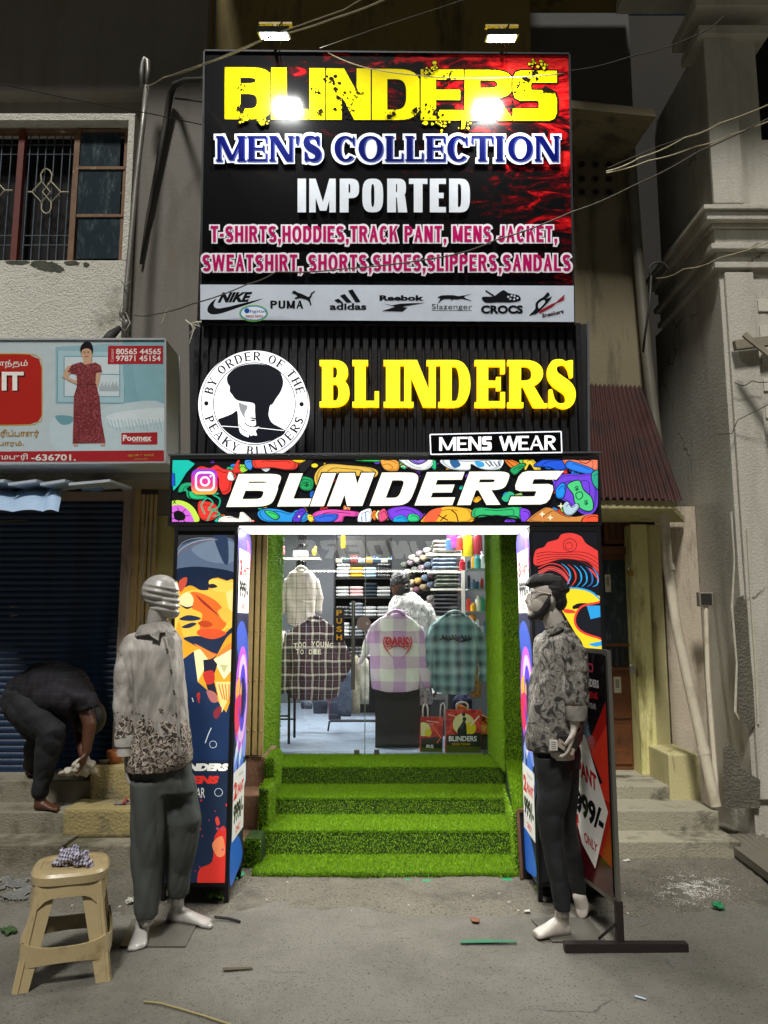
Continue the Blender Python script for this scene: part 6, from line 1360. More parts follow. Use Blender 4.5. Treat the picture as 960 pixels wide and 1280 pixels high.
# left picture: generic flat-capped figure in flat colour patches
a = Art(YP(Y0), em=.62, base=.0046, clip=(200, 669, 296, 1103)); a.xlim = (PL_[0]+.019, PL_[1]-.019)
z9 = lambda l: [(130+x/3.66, 650+y/3.66) for x, y in l]
def C9(l, c, n_=4): a.fill(sm(z9(l), n_), c)
a.fill([(196, 666), (302, 666), (302, 1104), (196, 1104)], '#1f2c42'); a.fill([(212, 664), (292, 664), (292, 690), (212, 700)], '#2e2f33')
a.fill(z9([(280, 300), (600, 250), (600, 900), (280, 900)]), '#e9a92c')
C9([(290, 200), (330, 130), (420, 90), (520, 80), (600, 100), (610, 240), (500, 222), (400, 214), (300, 235)], '#56677f'); C9([(400, 130), (520, 90), (600, 110), (600, 190), (480, 190)], '#6f7f94'); C9([(500, 60), (560, 60), (570, 190), (545, 190)], '#2a3a55')
for k in range(4): a.line(sm(z9([(300+k*8, 200-k*10), (360, 140-k*12), (440, 100-k*6), (520, 90)]), 4, False), .7, ('#8a5a48', '#a9b3bf', '#33415a', '#8390a3')[k])
C9([(296, 236), (400, 214), (520, 222), (606, 245), (604, 290), (500, 262), (470, 330), (400, 300), (360, 310), (300, 280)], '#16243c')
C9([(345, 280), (380, 262), (375, 300), (350, 330)], '#c9503a')
C9([(330, 420), (350, 350), (400, 320), (480, 320), (560, 280), (600, 290), (600, 480), (560, 500), (500, 560), (420, 560), (370, 540), (350, 480)], '#f3c64a'); C9([(400, 330), (480, 350), (540, 400), (560, 480), (500, 520), (440, 500), (450, 430), (400, 400)], '#e8702a'); C9([(420, 340), (470, 380), (530, 440), (500, 420), (450, 380)], '#a33424')
C9([(350, 350), (385, 330), (410, 360), (400, 400), (370, 400), (345, 380)], '#f6e7a8'); C9([(560, 300), (600, 300), (600, 420), (570, 400)], '#f6e08a'); C9([(480, 280), (520, 270), (600, 300), (560, 330), (500, 320)], '#f0d25a')
C9([(345, 455), (380, 436), (420, 440), (445, 452), (400, 462)], '#22304a'); C9([(355, 490), (400, 470), (425, 475), (390, 494)], '#22304a'); C9([(345, 385), (380, 398), (410, 392), (380, 408)], '#3a2a3a')
C9([(300, 300), (340, 290), (345, 420), (330, 500), (300, 560)], '#f6d25a'); C9([(470, 300), (500, 292), (520, 306), (490, 312)], '#2a2230'); C9([(520, 420), (560, 400), (590, 430), (560, 470)], '#f9c04a'); C9([(430, 470), (470, 460), (500, 480), (460, 492)], '#c2481f'); C9([(365, 540), (430, 530), (520, 540), (600, 480), (604, 500), (560, 540), (500, 640), (460, 600), (400, 565)], '#1f2c48'); C9([(440, 500), (520, 500), (560, 520), (500, 545), (430, 525)], '#e2572c')
C9([(415, 565), (450, 600), (470, 630), (500, 630), (585, 560), (590, 640), (560, 640), (520, 620)], '#ee8a3a')
a.fill(z9([(410, 600), (440, 590), (480, 640), (430, 740)]), '#f7eeb0'); a.fill(z9([(500, 640), (590, 590), (592, 690), (550, 730)]), '#f4ecc0'); a.fill(z9([(530, 660), (568, 664), (550, 700)]), '#c9c78a')
a.fill(z9([(280, 700), (345, 650), (412, 600), (430, 740), (500, 800), (560, 880), (600, 830), (600, 1100), (280, 1100)]), '#1d3357')
a.fill(z9([(455, 640), (500, 635), (520, 660), (500, 720), (520, 800), (490, 830), (460, 720)]), '#1f2238'); C9([(455, 700), (500, 690), (505, 740), (470, 750)], '#c8352d'); C9([(470, 780), (510, 790), (520, 830), (490, 830)], '#b8706a'); C9([(425, 800), (440, 790), (436, 840)], '#c8352d')
a.fill(z9([(510, 740), (592, 740), (590, 800), (540, 880)]), '#eddf8c'); 
for k in range(4): a.line(z9([(525+k*16, 750), (545+k*9, 820+k*3)]), 1.4, '#e07a2a')
a.fill(z9([(345, 870), (392, 930), (378, 942), (350, 905)]), '#f2d9a0'); a.fill(z9([(345, 870), (356, 884), (350, 890)]), '#e8702a')
C9([(500, 880), (530, 850), (540, 870), (515, 910)], '#8a2f3a')
for q_ in ([(372, 840), (382, 858)], [(404, 812), (410, 832)], [(464, 1020), (478, 980), (492, 950)]): a.line(z9(q_), 1.1, '#dfe8ee')
for (x_, y_, r_) in ((500, 1026, 16), (525, 1245, 18)): a.line(oval(*z9([(x_, y_)])[0], r_/3.66, r_/3.66), .6, '#cfd8e0', True)
# lettering (partly behind the mannequin)
for s_, box, col, sh in (('BLINDERS', (214, 954, 284, 963.5), '#f3f1e6', 3), ('MENS', (226, 969.5, 272, 979.5), '#e0382e', 3)): a.text(s_, box, col, .07, shear=sh)
a.text('WEAR', (232, 984.5, 256.5, 997), '#e9e6dc', .0)
# red splash at the bottom
a.tf = None
C_ = lambda l, c: a.fill(sm([(x_*.3125, 920+y_*.3125) for x_, y_ in l], 4), c)
C_([(790, 590), (800, 530), (850, 500), (860, 400), (905, 370), (912, 600), (800, 600)], '#d8332a'); C_([(850, 430), (890, 400), (900, 470), (870, 480)], '#f08a5a'); C_([(862, 330), (872, 322), (880, 350), (868, 356)], '#e0463a')
q = random.Random(2)
for k in range(28): x_ = q.uniform(212, 288); y_ = q.uniform(1000, 1100); r_ = q.uniform(.4, 1.8); a.fill(oval(x_, y_, r_, r_*1.2, 0, 7), q.choice(['#d8332a', '#d8332a', '#e9e6dc', '#b04a6a']))
for k in range(5): x_ = q.uniform(214, 250); a.line([(x_, 1040+k*9), (x_+3, 1030+k*9)], 1, '#c03048')
a.build('left_picture', ar)
# right picture: red curls, yellow face and round sunglasses
a = Art(YP(Y0), em=.62, base=.0046, clip=(664, 663, 764, 1103)); a.xlim = (PR_[0]+.019, PR_[1]-.019)
zA = lambda l: [(600+x/4.13, 650+y/4.13) for x, y in l]
def CA(l, c, n_=4, ol=None): 
    p = sm(zA(l), n_); a.fill(p, c)
    if ol: a.line(p, 1, ol, True)
a.fill([(660, 660), (768, 660), (768, 1104), (660, 1104)], '#15161c')
CA([(285, 160), (330, 140), (350, 115), (400, 100), (420, 75), (470, 68), (520, 85), (545, 120), (590, 150), (632, 185), (640, 300), (620, 290), (560, 220), (480, 205), (400, 205), (285, 235)], '#e2413c')
a.line(oval(*zA([(463, 130)])[0], 8.4, 8), .9, '#7a1a20', True); a.line(oval(*zA([(458, 134)])[0], 4.6, 4.2), .8, '#7a1a20', True)
for k in range(4): a.line(sm(zA([(290, 175+k*16), (350, 165+k*14), (420, 170+k*10), (500, 165+k*14), (560, 175+k*20), (625, 215+k*22)]), 4, False), .9, '#7a1a20')
for k in range(5): a.line(sm(zA([(300, 250+k*9), (360, 225+k*8), (420, 240+k*10), (460, 290+k*10)]), 4, False), 1.2, ('#e2413c', '#15161c', '#e2413c', '#dd6666', '#e2413c')[k])
for k in range(6): a.line(sm(zA([(420+k*32, 225+k*4), (455+k*30, 255+k*6), (465+k*28, 300+k*6), (440+k*28, 345)]), 4, False), lambda t: 2.2*(1-abs(t-.5)*1.6), ('#2f9fe0', '#e2413c', '#2f9fe0', '#2f9fe0', '#2470c0', '#2f9fe0')[k])
CA([(560, 250), (590, 270), (620, 330), (600, 300)], '#e2413c')
CA([(414, 360), (450, 352), (520, 358), (590, 385), (655, 430), (655, 680), (540, 680), (500, 600), (430, 480), (414, 440)], '#f3d92a'); a.line(sm(zA([(420, 352), (500, 352), (570, 370), (620, 410), (645, 430)]), 4, False), 2.2, '#2f9fe0')
CA([(285, 440), (410, 460), (430, 640), (285, 680)], '#e9443a')
CA([(478, 445), (510, 430), (560, 432), (520, 452), (482, 460)], '#15161c')
p = sm(zA([(490, 500), (520, 450), (580, 432), (660, 435), (660, 610), (600, 605), (530, 580), (495, 545)]), 5); a.fill(p, '#1a1c24'); a.line(p, 2.6, '#e9443a', True)
a.fill(zA([(550, 442), (625, 442), (655, 500), (570, 512)]), '#2f9fe0'); CA([(430, 460), (480, 465), (490, 480), (440, 480)], '#e9443a')
CA([(560, 640), (620, 628), (655, 600), (655, 655), (600, 655)], '#2f9fe0'); CA([(540, 680), (600, 655), (655, 650), (655, 690)], '#f3d92a')
CA([(285, 500), (400, 520), (420, 700), (285, 760)], '#232530')
a.build('right_picture', ar)
# scan line joints of the LED pictures: fine dark seams
# inner side panels
class XPlane(Plane):
    pass
def inner(xpl, nx, flip):
    zb_ = PZ(1108, Y0)-.0; pl = Plane((xpl, Y0, 1), (nx, 0, 0)); ym = lambda t: Y0+.02+.37*t
    a = Art(pl, em=.22, base=.0035)
    zT = hz0-.02
    a.map = lambda p, off: Vector((xpl+nx*off, ym(p[0]) if not flip else ym(1-p[0]), zT+(zb_-zT)*p[1]))
    R_ = lambda x0, y0, x1, y1: [(x0, y0), (x1, y0), (x1, y1), (x0, y1)]
    a.fill(R_(0, 0, 1, 1), '#1a1c3c')
    q = random.Random(4 if flip else 9)
    for l, c in (([(0, .0), (1, 0), (1, .1), (.4, .13), (0, .1)], '#4a3f9a'), ([(.0, .3), (.5, .27), (1, .33), (1, .42), (.3, .4)], '#3a55b8'), ([(.7, .02), (1, .05), (1, .12)], '#c04f9a'), ([(.1, .7), (.6, .62), (.9, .72), (.5, .8), (.1, .78)], '#4f7fe0'), ([(.5, .6), (1, .58), (1, .68), (.7, .66)], '#8aa0f0'), ([(.0, .88), (.6, .9), (1, .97), (.5, 1), (0, 1)], '#2a6ad0'), ([(.1, .74), (.3, .72), (.35, .8), (.1, .82)], '#c85aa8')): a.fill(sm(l, 4), c)
    a.fill(oval(.55, .5, .55, .135, 0), '#23245a'); a.line(oval(.55, .5, .52, .13, 0, 40), .05, '#c05ae0', True); a.line(oval(.6, .5, .40, .105, 0, 40), .05, '#e8c0f0', True); a.fill(oval(.3, .475, .24, .04), '#f5b52a'); a.fill(sm([(.05, .5), (.5, .49), (.45, .57), (.2, .6), (.02, .56)]), '#e8305a'); a.line(oval(.62, .5, .26, .08, 0, 30), .04, '#5a3fd8', True)
    for k in range(12): x_ = q.random(); y_ = q.uniform(.62, .78); a.line([(x_, y_), (x_+.2, y_-.03)], .04, q.choice(['#e9efff', '#2b2f60', '#9fb5ff']))
    for y0_, y1_, n1, n2 in ((.055, .245, '3', 'SHIRTS'), (.70, .89, '2', 'PANT')):
        a.up(.0005); a.fill(R_(.03, y0_, .97, y1_), '#f2f0ea'); a.up(.0005); h = y1_-y0_
        def tx(s_, x0, v0, x1, v1, c, b=.03): a.text(s_, (x0, y0_+h*v0, x1, y0_+h*v1), c, b)
        tx('Premium', .45, .08, .85, .14, '#555555', 0); tx(n1, .08, .16, .34, .42, '#d4232a', .06); tx(n2, .38, .24, .92, .40, '#d4232a', .05); tx('999/-', .1, .48, .9, .78, '#1a1a1e', .05); tx('ONLY', .3, .84, .72, .94, '#d4232a', .03)
    return a.build('side_picture', ar)
inner(PL_[1], 1, False); inner(PR_[0], -1, True)
# ---- left signboard
YS1 = 5.0
ls = thing('signboard', 'pale blue lightbox signboard with woman in red nightdress over the left shop', 'signboard', (-2.4, YS1, 2.6))
m = MB(); q_ = [P(-120, 424, YS1), P(207, 424, YS1), P(207, 578, YS1), P(-120, 581, YS1)]; m.prism(q_, (0, .34, 0)); m.build('lightbox', surf('sign_side_white', '#c9cdd0', '#b9bdc0', .5, 3, .05), ls)
m = MB()
for p_, r_ in (((-120, 424), (207, 424)), ((-120, 581), (207, 578)), ((207, 424), (207, 578))): m.obox(P(*p_, YS1-.006), P(*r_, YS1-.006), .012, .012, (0, 1, 0))
m.obox(P(207, 424, YS1)+Vector((.004, .34, 0)), P(207, 578, YS1)+Vector((.004, .34, 0)), .012, .012, (0, 1, 0)); m.build('edge_trim', flat('pale_trim', '#b5b8ba', .4, .3), ls)
a = Art(YP(YS1), em=0, base=.0015, rough=.3, clip=(-110, 426, 205.5, 577))
a.fill([(-110, 425), (206, 425), (206, 578), (-110, 580)], '#b9c6c9')
zB = lambda l: [(x_*.2396, 400+y_*.2396) for x_, y_ in l]
def CB(l, c, s_=True): a.fill(sm(zB(l), 4) if s_ else zB(l), c)
CB([(290, 140), (860, 110), (860, 440), (290, 440)], '#8fb2bb', False); CB([(300, 160), (650, 170), (650, 430), (300, 430)], '#a5c3ca', False); CB([(335, 190), (625, 190), (625, 400), (335, 400)], '#c9d6da', False)
for q_ in ([(335, 190), (335, 400)], [(480, 190), (480, 400)], [(625, 190), (625, 400)], [(335, 190), (625, 190)], [(335, 280), (625, 285)], [(335, 400), (625, 400)], [(300, 430), (300, 160)], [(300, 430), (650, 436)], [(650, 170), (650, 430)]): a.line(zB(q_), 1.2, '#6d98a3')
for k in range(24): x_ = 520+k*4.2; a.line(zB([(x_, 350-(k*37 % 30)), (x_+2, 372)]), .5, '#7c8a8c')
CB([(640, 120), (700, 112), (780, 112), (760, 300), (720, 430), (660, 420)], '#7faab4'); CB([(700, 130), (860, 110), (860, 420), (730, 420)], '#86b1ba')
CB([(280, 510), (360, 500), (500, 480), (620, 440), (860, 440), (860, 690), (500, 690), (300, 690), (260, 560)], '#bccdd2'); CB([(560, 500), (700, 470), (860, 460), (860, 520), (780, 540), (600, 560)], '#d3dfe2'); CB([(290, 500), (380, 505), (370, 540), (320, 545)], '#6d9aa5')
for k in range(16): a.line(zB([(560+k*18, 515+(k % 3)*4), (575+k*18, 560+(k % 4)*8)]), .8, '#7faeb8')
CB([(0, 180), (150, 180), (205, 205), (218, 250), (218, 500), (200, 530), (150, 545), (-400, 548), (-400, 180)], '#b0261d', False); a.line(sm(zB([(-100, 178), (150, 178), (205, 200), (220, 250), (220, 500), (200, 532), (150, 547), (-100, 550)]), 3, False), 1.1, '#caa53a')
a.fill(zB([(-450, 690), (856, 680), (856, 742), (-450, 756)]), '#a3262c')
a.up(.0006)
a.fill(zB([(565, 135), (852, 135), (852, 230), (563, 230)]), '#a8242b'); a.up(.0004)
a.text('80565 44565', (*zB([(606, 150)])[0], *zB([(840, 180)])[0]), '#e6e2dc', .02); a.text('97871 45154', (*zB([(606, 186)])[0], *zB([(838, 216)])[0]), '#e6e2dc', .02)
a.text('Contact', None, '#d8c9c4', 0, quad=(zB([(578, 220)])[0], zB([(578, 150)])[0], zB([(594, 150)])[0], zB([(594, 220)])[0]))
a.fill(zB([(634, 590), (822, 586), (822, 650), (634, 650)]), '#a8242b'); a.up(.0004); a.text('Poomex', (*zB([(642, 600)])[0], *zB([(792, 632)])[0]), '#ece8e2', .03); a.line(zB([(690, 637), (785, 635)]), .5, '#d9c9c5')
a.text('ஆனந்தம்', (-24, 450, 35, 460.5), '#e9e5dc', .01); a.text('ரா', (-26, 466, 31.5, 498), '#4a0e0a', .03); a.up(.0004); a.text('ரா', (-28, 465, 30, 497), '#f0ece4', .02)
a.text('பரிப்பாளர்', (-6, 537, 49, 547.5), '#a87c14', .02); a.text('பாரம்.', (-2, 551, 30, 558.5), '#a87c14', .02)
a.text('தருமபுரி', (-20, 567, 35, 577), '#dcd8d0', .015); a.text('-636701.', (39.5, 568, 95, 576), '#dcd8d0', .02)
a.text('ஆடை உலகம்', (160, 567, 192, 571.5), '#c9a53a', .01); a.text('தர்மபுரி', (168, 572.5, 184, 575.5), '#c9a53a', 0)
# woman in a long red dress
sk = '#c9a183'
a.fill(sm(zB([(355, 240), (330, 290), (330, 300), (400, 335), (435, 320), (430, 310), (395, 315), (358, 295), (390, 255)]), 4), sk); a.fill(sm(zB([(500, 260), (525, 280), (512, 350), (498, 400), (496, 430), (482, 440), (470, 420), (480, 390), (490, 350), (496, 300)]), 4), sk)
a.fill(sm(zB([(430, 175), (480, 175), (478, 215), (490, 240), (420, 240), (438, 215)]), 4), sk)
dressm = blotch('print_red_dress', [(.45, '#6a1218'), (.52, '#7d1a20'), (.58, '#b0565a')], 120, 1, .4)
a.fill(zB([(375, 235), (425, 220), (445, 235), (485, 225), (500, 222), (528, 240), (534, 272), (502, 278), (500, 330), (520, 400), (530, 520), (548, 620), (552, 642), (380, 645), (384, 520), (386, 400), (405, 340), (400, 285), (354, 272)]), dressm); a.line(zB([(400, 340), (505, 338)]), .8, '#4a0c10')
a.fill(sm(zB([(432, 140), (425, 160), (430, 190), (450, 208), (470, 200), (480, 170), (478, 145)]), 4), sk); a.fill(sm(zB([(424, 175), (420, 150), (430, 128), (450, 115), (475, 120), (486, 145), (484, 178), (476, 160), (460, 150), (440, 152), (430, 160)]), 4), '#171316'); a.fill(sm(zB([(440, 130), (444, 118), (465, 116), (478, 126), (470, 136)]), 4), '#171316')
a.line(zB([(437, 173), (447, 172)]), .9, '#2a1814'); a.line(zB([(457, 171), (468, 172)]), .9, '#2a1814'); a.line(zB([(436, 166), (448, 165)]), .5, '#2a1814'); a.line(zB([(456, 164), (469, 166)]), .5, '#2a1814'); a.line(zB([(451, 174), (450, 182), (455, 183)]), .4, '#8f6248'); a.line(zB([(444, 191), (453, 193), (463, 189)]), 1.0, '#a8323a'); a.line(zB([(485, 385), (500, 390)]), .9, '#7a1a20'); a.fill(oval(*zB([(396, 652)])[0], 3, 1.6), sk); a.fill(oval(*zB([(538, 650)])[0], 3, 1.6), sk)
a.build('printed_artwork', ls)
# ============================================================ FIGURES AND LOOSE OBJECTS
def organic(mb, name, mt, parent=None, vox=.008, it=6, fold=0, fsc=(9, 9, 5), post=None, seed=0., loc=None):
    """fuse the closed volumes in mb into one continuous skin"""
    a = np.array(mb.v); L = wloc(parent) if parent is not None else (Vector(loc) if loc is not None else Vector(((a[:, 0].min()+a[:, 0].max())/2, (a[:, 1].min()+a[:, 1].max())/2, a[:, 2].min())))
    me = mb.mesh(mt, L, name); o = bpy.data.objects.new(name, me); C.objects.link(o)
    r = o.modifiers.new('r', 'REMESH'); r.mode = 'VOXEL'; r.voxel_size = vox
    s_ = o.modifiers.new('s', 'SMOOTH'); s_.iterations = it; s_.factor = .5
    m2 = bpy.data.meshes.new_from_object(o.evaluated_get(bpy.context.evaluated_depsgraph_get())); o.modifiers.clear(); o.data = m2; bpy.data.meshes.remove(me)
    m2.name = name
    if not m2.materials: m2.materials.append(mt if not isinstance(mt, (list, tuple)) else mt[0])
    n = len(m2.vertices); co = np.empty(n*3, np.float32); m2.vertices.foreach_get('co', co); co = co.reshape(-1, 3); no = np.empty(n*3, np.float32); m2.vertices.foreach_get('normal', no); no = no.reshape(-1, 3)
    if fold:
        d = np.array([abs(noise.noise(Vector((p[0]*fsc[0]+seed+p[2]*1.5, p[1]*fsc[1], p[2]*fsc[2]))))*2.4-.8+abs(noise.noise(Vector((p[0]*fsc[0]*2.3-p[2]*4, p[1]*fsc[1]*2.3+seed, p[2]*fsc[2]*2.0))))*1.1 for p in co])
        co = co+no*(d*fold)[:, None]
    if post: co = post(co, no, L)
    m2.vertices.foreach_set('co', co.astype(np.float32).ravel()); m2.polygons.foreach_set('use_smooth', [True]*len(m2.polygons)); m2.update()
    if parent is not None: o.parent = parent
    else: o.location = L
    return o
def rings_px(rows, Y, dep, yaw=0, dens=3):
    """rows (v,uL,uR[,dy[,depth]]) -> horizontal rings following the silhouette"""
    R = []
    for r in rows:
        v, a, b = r[:3]; dy = r[3] if len(r) > 3 else 0; d = r[4] if len(r) > 4 else dep
        pa, pb = P(a, v, Y+dy), P(b, v, Y+dy); c = (pa+pb)/2; R.append((c, Vector(((pb.x-pa.x)/2, 0, 0)), Vector((0, d, 0))))
    out = []
    for i in range(len(R)-1):
        for k in range(dens): t = k/dens; out.append(tuple(R[i][j].lerp(R[i+1][j], t) for j in range(3)))
    out.append(R[-1]); return out
def chain(m, pts, n=16):
    """rounded limb through (point, radius) pairs"""
    P_ = [Vector(p) for p, r in pts]; rs = [r for p, r in pts]; q = []; rr_ = []
    for i in range(len(P_)-1):
        for k in range(4): t = k/4; q.append(P_[i].lerp(P_[i+1], t)); rr_.append(rs[i]*(1-t)+rs[i+1]*t)
    q.append(P_[-1]); rr_.append(rs[-1]); m.tube(q, rr_, n)
    m.ell(P_[0], (rs[0],)*3, n=12); m.ell(P_[-1], (rs[-1],)*3, n=12)
def foot(m, heel, toe, w_=.045, h=.07, ankle=None, bare=True):
    heel, toe = Vector(heel), Vector(toe); d = toe-heel; L = d.length; d.normalize(); s_ = Vector((-d.y, d.x, 0)); up = Vector((0, 0, 1)); R = []
    for t, ww, hh in ((0, .45, .45), (.06, .72, .75), (.2, .78, .95), (.4, .8, .85), (.6, .95, .6), (.78, 1.05, .42), (.9, .9, .3)):
        c = heel+d*L*t+up*(h*hh*.5+.002); R.append((c, s_*w_*ww, up*h*hh*.5))
    m.loft(R, 16, 2.2)
    if ankle is not None: chain(m, [(heel+d*L*.2+up*h*.6, .036), (Vector(ankle), .036)])
    if bare:
        for k, (off, l, r) in enumerate(((-.75, 1.0, .0125), (-.32, 1.0, .0095), (.05, .96, .009), (.38, .91, .0085), (.7, .84, .008))):
            p0 = heel+d*L*(.8)+s_*w_*off+up*.014; p1 = heel+d*(L*l-.006)+s_*w_*off*1.02+up*(r); chain(m, [(p0, r), (p1, r)], 10)
def hand(m, wrist, dir_, palm, side, L=.17, curl=.7):
    """wrist point, direction of the fingers, palm normal, thumb side"""
    wrist, dir_, palm, side = Vector(wrist), Vector(dir_).normalized(), Vector(palm).normalized(), Vector(side).normalized()
    pc = wrist+dir_*L*.27
    m.loft([(wrist-dir_*.01, side*.024, palm*.018), (wrist+dir_*L*.18, side*.036, palm*.017), (wrist+dir_*L*.46, side*.041, palm*.013), (wrist+dir_*L*.52, side*.036, palm*.009)], 14, 2.4)
    for k, (o_, l) in enumerate(((.030, .40), (.010, .46), (-.010, .42), (-.029, .33))):
        p = wrist+dir_*L*.48+side*o_; dd = dir_.copy(); pts = [(p, .0092)]; seg = L*l/3
        for j in range(3):
            dd = (dd+palm*curl*(.35+.12*k)*(.6+.4*j)).normalized(); p = p+dd*seg; pts.append((p, .0088-.0010*j))
        chain(m, pts, 8)
    b = wrist+dir_*L*.12+side*.026; t1 = b+(side*.8+dir_*.7+palm*.35).normalized()*L*.2; t2 = t1+(dir_+palm*.5+side*.1).normalized()*L*.17; chain(m, [(b, .014), (t1, .0105), (t2, .0085)], 8)
skinw = surf('mannequin_gloss_grey', '#a8a59f', '#9b9893', .3, 6, .03, 60, coat=.4)
skinp = surf('mannequin_matt_pale', '#b9b1a6', '#aaa297', .42, 6, .03, 60, coat=.2)
# ------------------------------------------------------------ left mannequin
YM1 = 4.0
mn = thing('mannequin', 'pale mannequin with ribbed bandaged face, grey long sleeved shirt and charcoal trousers by the stool', 'mannequin', (P(195, 1170, 4.0).x, 4.0, 0))
m = MB(); Y = YM1
hc = P(202, 742, Y)
m.ell(hc+Vector((-.008, 0, .012)), (.098, .078, .088), n=28); m.ell(P(209, 756, Y)+Vector((0, -.01, 0)), (.066, .062, .068), n=20); m.ell(P(217, 766, Y)+Vector((0, -.01, 0)), (.035, .036, .03), n=14)
m.ell(P(221, 748, Y)+Vector((0, -.02, 0)), (.018, .018, .035), n=12)
chain(m, [(P(199, 760, Y), .052), (P(195, 785, Y+.01), .055), (P(192, 805, Y+.02), .08)])
# torso, arms and legs under the clothes
m.loft([(P((a+b)/2, v, Y+.02), ((b-a)/2/950*Y*.86, 0, 0), (0, .10, 0)) for v, a, b in ((800, 162, 222), (830, 160, 230), (880, 170, 230), (930, 172, 232), (965, 172, 236))], 20)
chain(m, [(P(160, 812, Y-.0), .045), (P(156, 875, Y+.02), .036), (P(159, 940, Y-.02), .028)])
hand(m, P(160, 944, Y-.02), (.1, -.05, -1), (1, 0, 0), (0, -1, 0))
chain(m, [(P(188, 975, Y-.02), .07), (P(188, 1060, Y-.03), .05), (P(184, 1150, Y-.06), .034)]); chain(m, [(P(222, 970, Y+.08), .07), (P(231, 1040, Y+.06), .05), (P(220, 1125, Y+.14), .034)])
f1 = Gd(180, 1150, 0); f1 = Vector((P(181, 1150, 4.02).x, 4.03, 0)); foot(m, (f1.x-.004, 4.01, .002), (f1.x+.022, 3.835, .002), .042, .085, P(182, 1140, 3.985))
foot(m, (P(208, 1150, 4.18).x, 4.20, .002), (P(268, 1150, 4.13).x, 4.13, .002), .042, .085, P(221, 1115, 4.16))
def ribs(co, no, L):
    w_ = co+np.array(L)
    c = np.array(hc); z = (w_[:, 2]-c[2])+(w_[:, 0]-c[0])*.18; msk = ((z > -.10) & (z < .045) & (w_[:, 2] > c[2]-.1))
    k = np.sin(z/.0245*2*PI*.82); k = np.sign(k)*np.abs(k)**.6; edge = np.clip((z+.10)/.02, 0, 1)*np.clip((.045-z)/.01, 0, 1)
    front = np.clip((w_[:, 0]-c[0]+.1)/.06, 0, 1); co = co+no*(msk*edge*front*k*.0046)[:, None]; return co
bo = organic(m, 'body', skinw, mn, .0055, 5, post=ribs)
sh1m, n_, p_ = newmat('grey_print_shirt'); co_ = _co(n_)
base_ = _ramp(n_, _noise(n_, _co(n_, (1, 1, .45)), 9, 5, .6, 1.2), [(.3, hx('#6f6b65')), (.48, hx('#96918a')), (.7, hx('#bcb7af'))])
nn_ = n_.nodes.new('ShaderNodeTexNoise'); nn_.inputs['Scale'].default_value = 26; nn_.inputs['Detail'].default_value = 2; n_.links.new(co_, nn_.inputs['Vector'])
def scrib(sc, wv, ds): return _ramp(n_, _math(n_, 'ABSOLUTE', _math(n_, 'SUBTRACT', _noise(n_, co_, sc, 1, .4, ds), .5)), [(wv, 1), (wv+.012, 0)])
prn = _mix(n_, scrib(22, .045, .8), hx('#85796d'), hx('#241f1c')); prn = _mix(n_, scrib(15, .028, 2.5), prn, hx('#3a302a')); prn = _mix(n_, scrib(34, .02, 0), prn, hx('#b5aa9c'))
sp_ = n_.nodes.new('ShaderNodeSeparateXYZ'); n_.links.new(co_, sp_.inputs[0]); zh = PZ(885, 4.0)
lo_ = _math(n_, 'ADD', _math(n_, 'MULTIPLY', _math(n_, 'SUBTRACT', zh, sp_.outputs[2]), 9), _math(n_, 'MULTIPLY', _math(n_, 'SUBTRACT', nn_.outputs[0], .5), 3.4))
lo_ = _ramp(n_, lo_, [(.45, 0), (.55, 1)]); n_.links.new(_mix(n_, lo_, base_, prn), p_.inputs['Base Color']); p_.inputs['Roughness'].default_value = .8
_bump(n_, p_, _noise(n_, co_, 150, 2), .3, .003)
m = MB()
m.loft(rings_px([(786, 184, 212, .01, .06), (792, 172, 219, .01, .085), (799, 160, 224, .01, .11), (812, 154, 227, 0, .13), (835, 160, 229, 0, .14), (862, 166, 231, 0, .14), (890, 168, 234, 0, .14), (915, 166, 237, 0, .14), (940, 160, 239, 0, .145), (952, 158, 238, 0, .145), (962, 160, 224, -.0, .14)], 4.0, .13), 40, 2.5)
so = organic(m, 'shirt', sh1m, mn, .008, 3, .010, (10, 10, 2.6), seed=3)
m = MB(); Y = 3.93; m.loft([(P(u, v, Y+dy), (hw/950*Y, 0, hw/950*Y*tz), (0, dd, 0)) for u, v, hw, dy, dd, tz in ((166, 798, 10, .05, .05, .5), (163, 812, 14, .04, .07, .25), (160, 830, 15, .03, .07, .1), (157, 855, 14, .03, .065, 0), (155, 880, 12.5, .02, .06, 0), (155, 905, 11, 0, .052, 0), (156, 922, 10.5, -.02, .05, 0))], 24); organic(m, 'sleeve', sh1m, so, .007, 3, .006, (14, 14, 8), seed=9)
m = MB(); m.loft([(P(156.5, v, 3.92), (hw/950*3.92, 0, 0), (0, .052, 0)) for v, hw in ((918, 12), (919, 12.6), (930, 12.6), (932, 12))], 24); m.loft([(P(157, v, 3.92), (hw/950*3.92, 0, 0), (0, .046, 0)) for v, hw in ((931, 10.6), (944, 10.2))], 24); m.build('cuff', blotch('cuff_pale', [(.3, '#a9a59d'), (.6, '#c4c0b8')], 20, 1), so, 40)
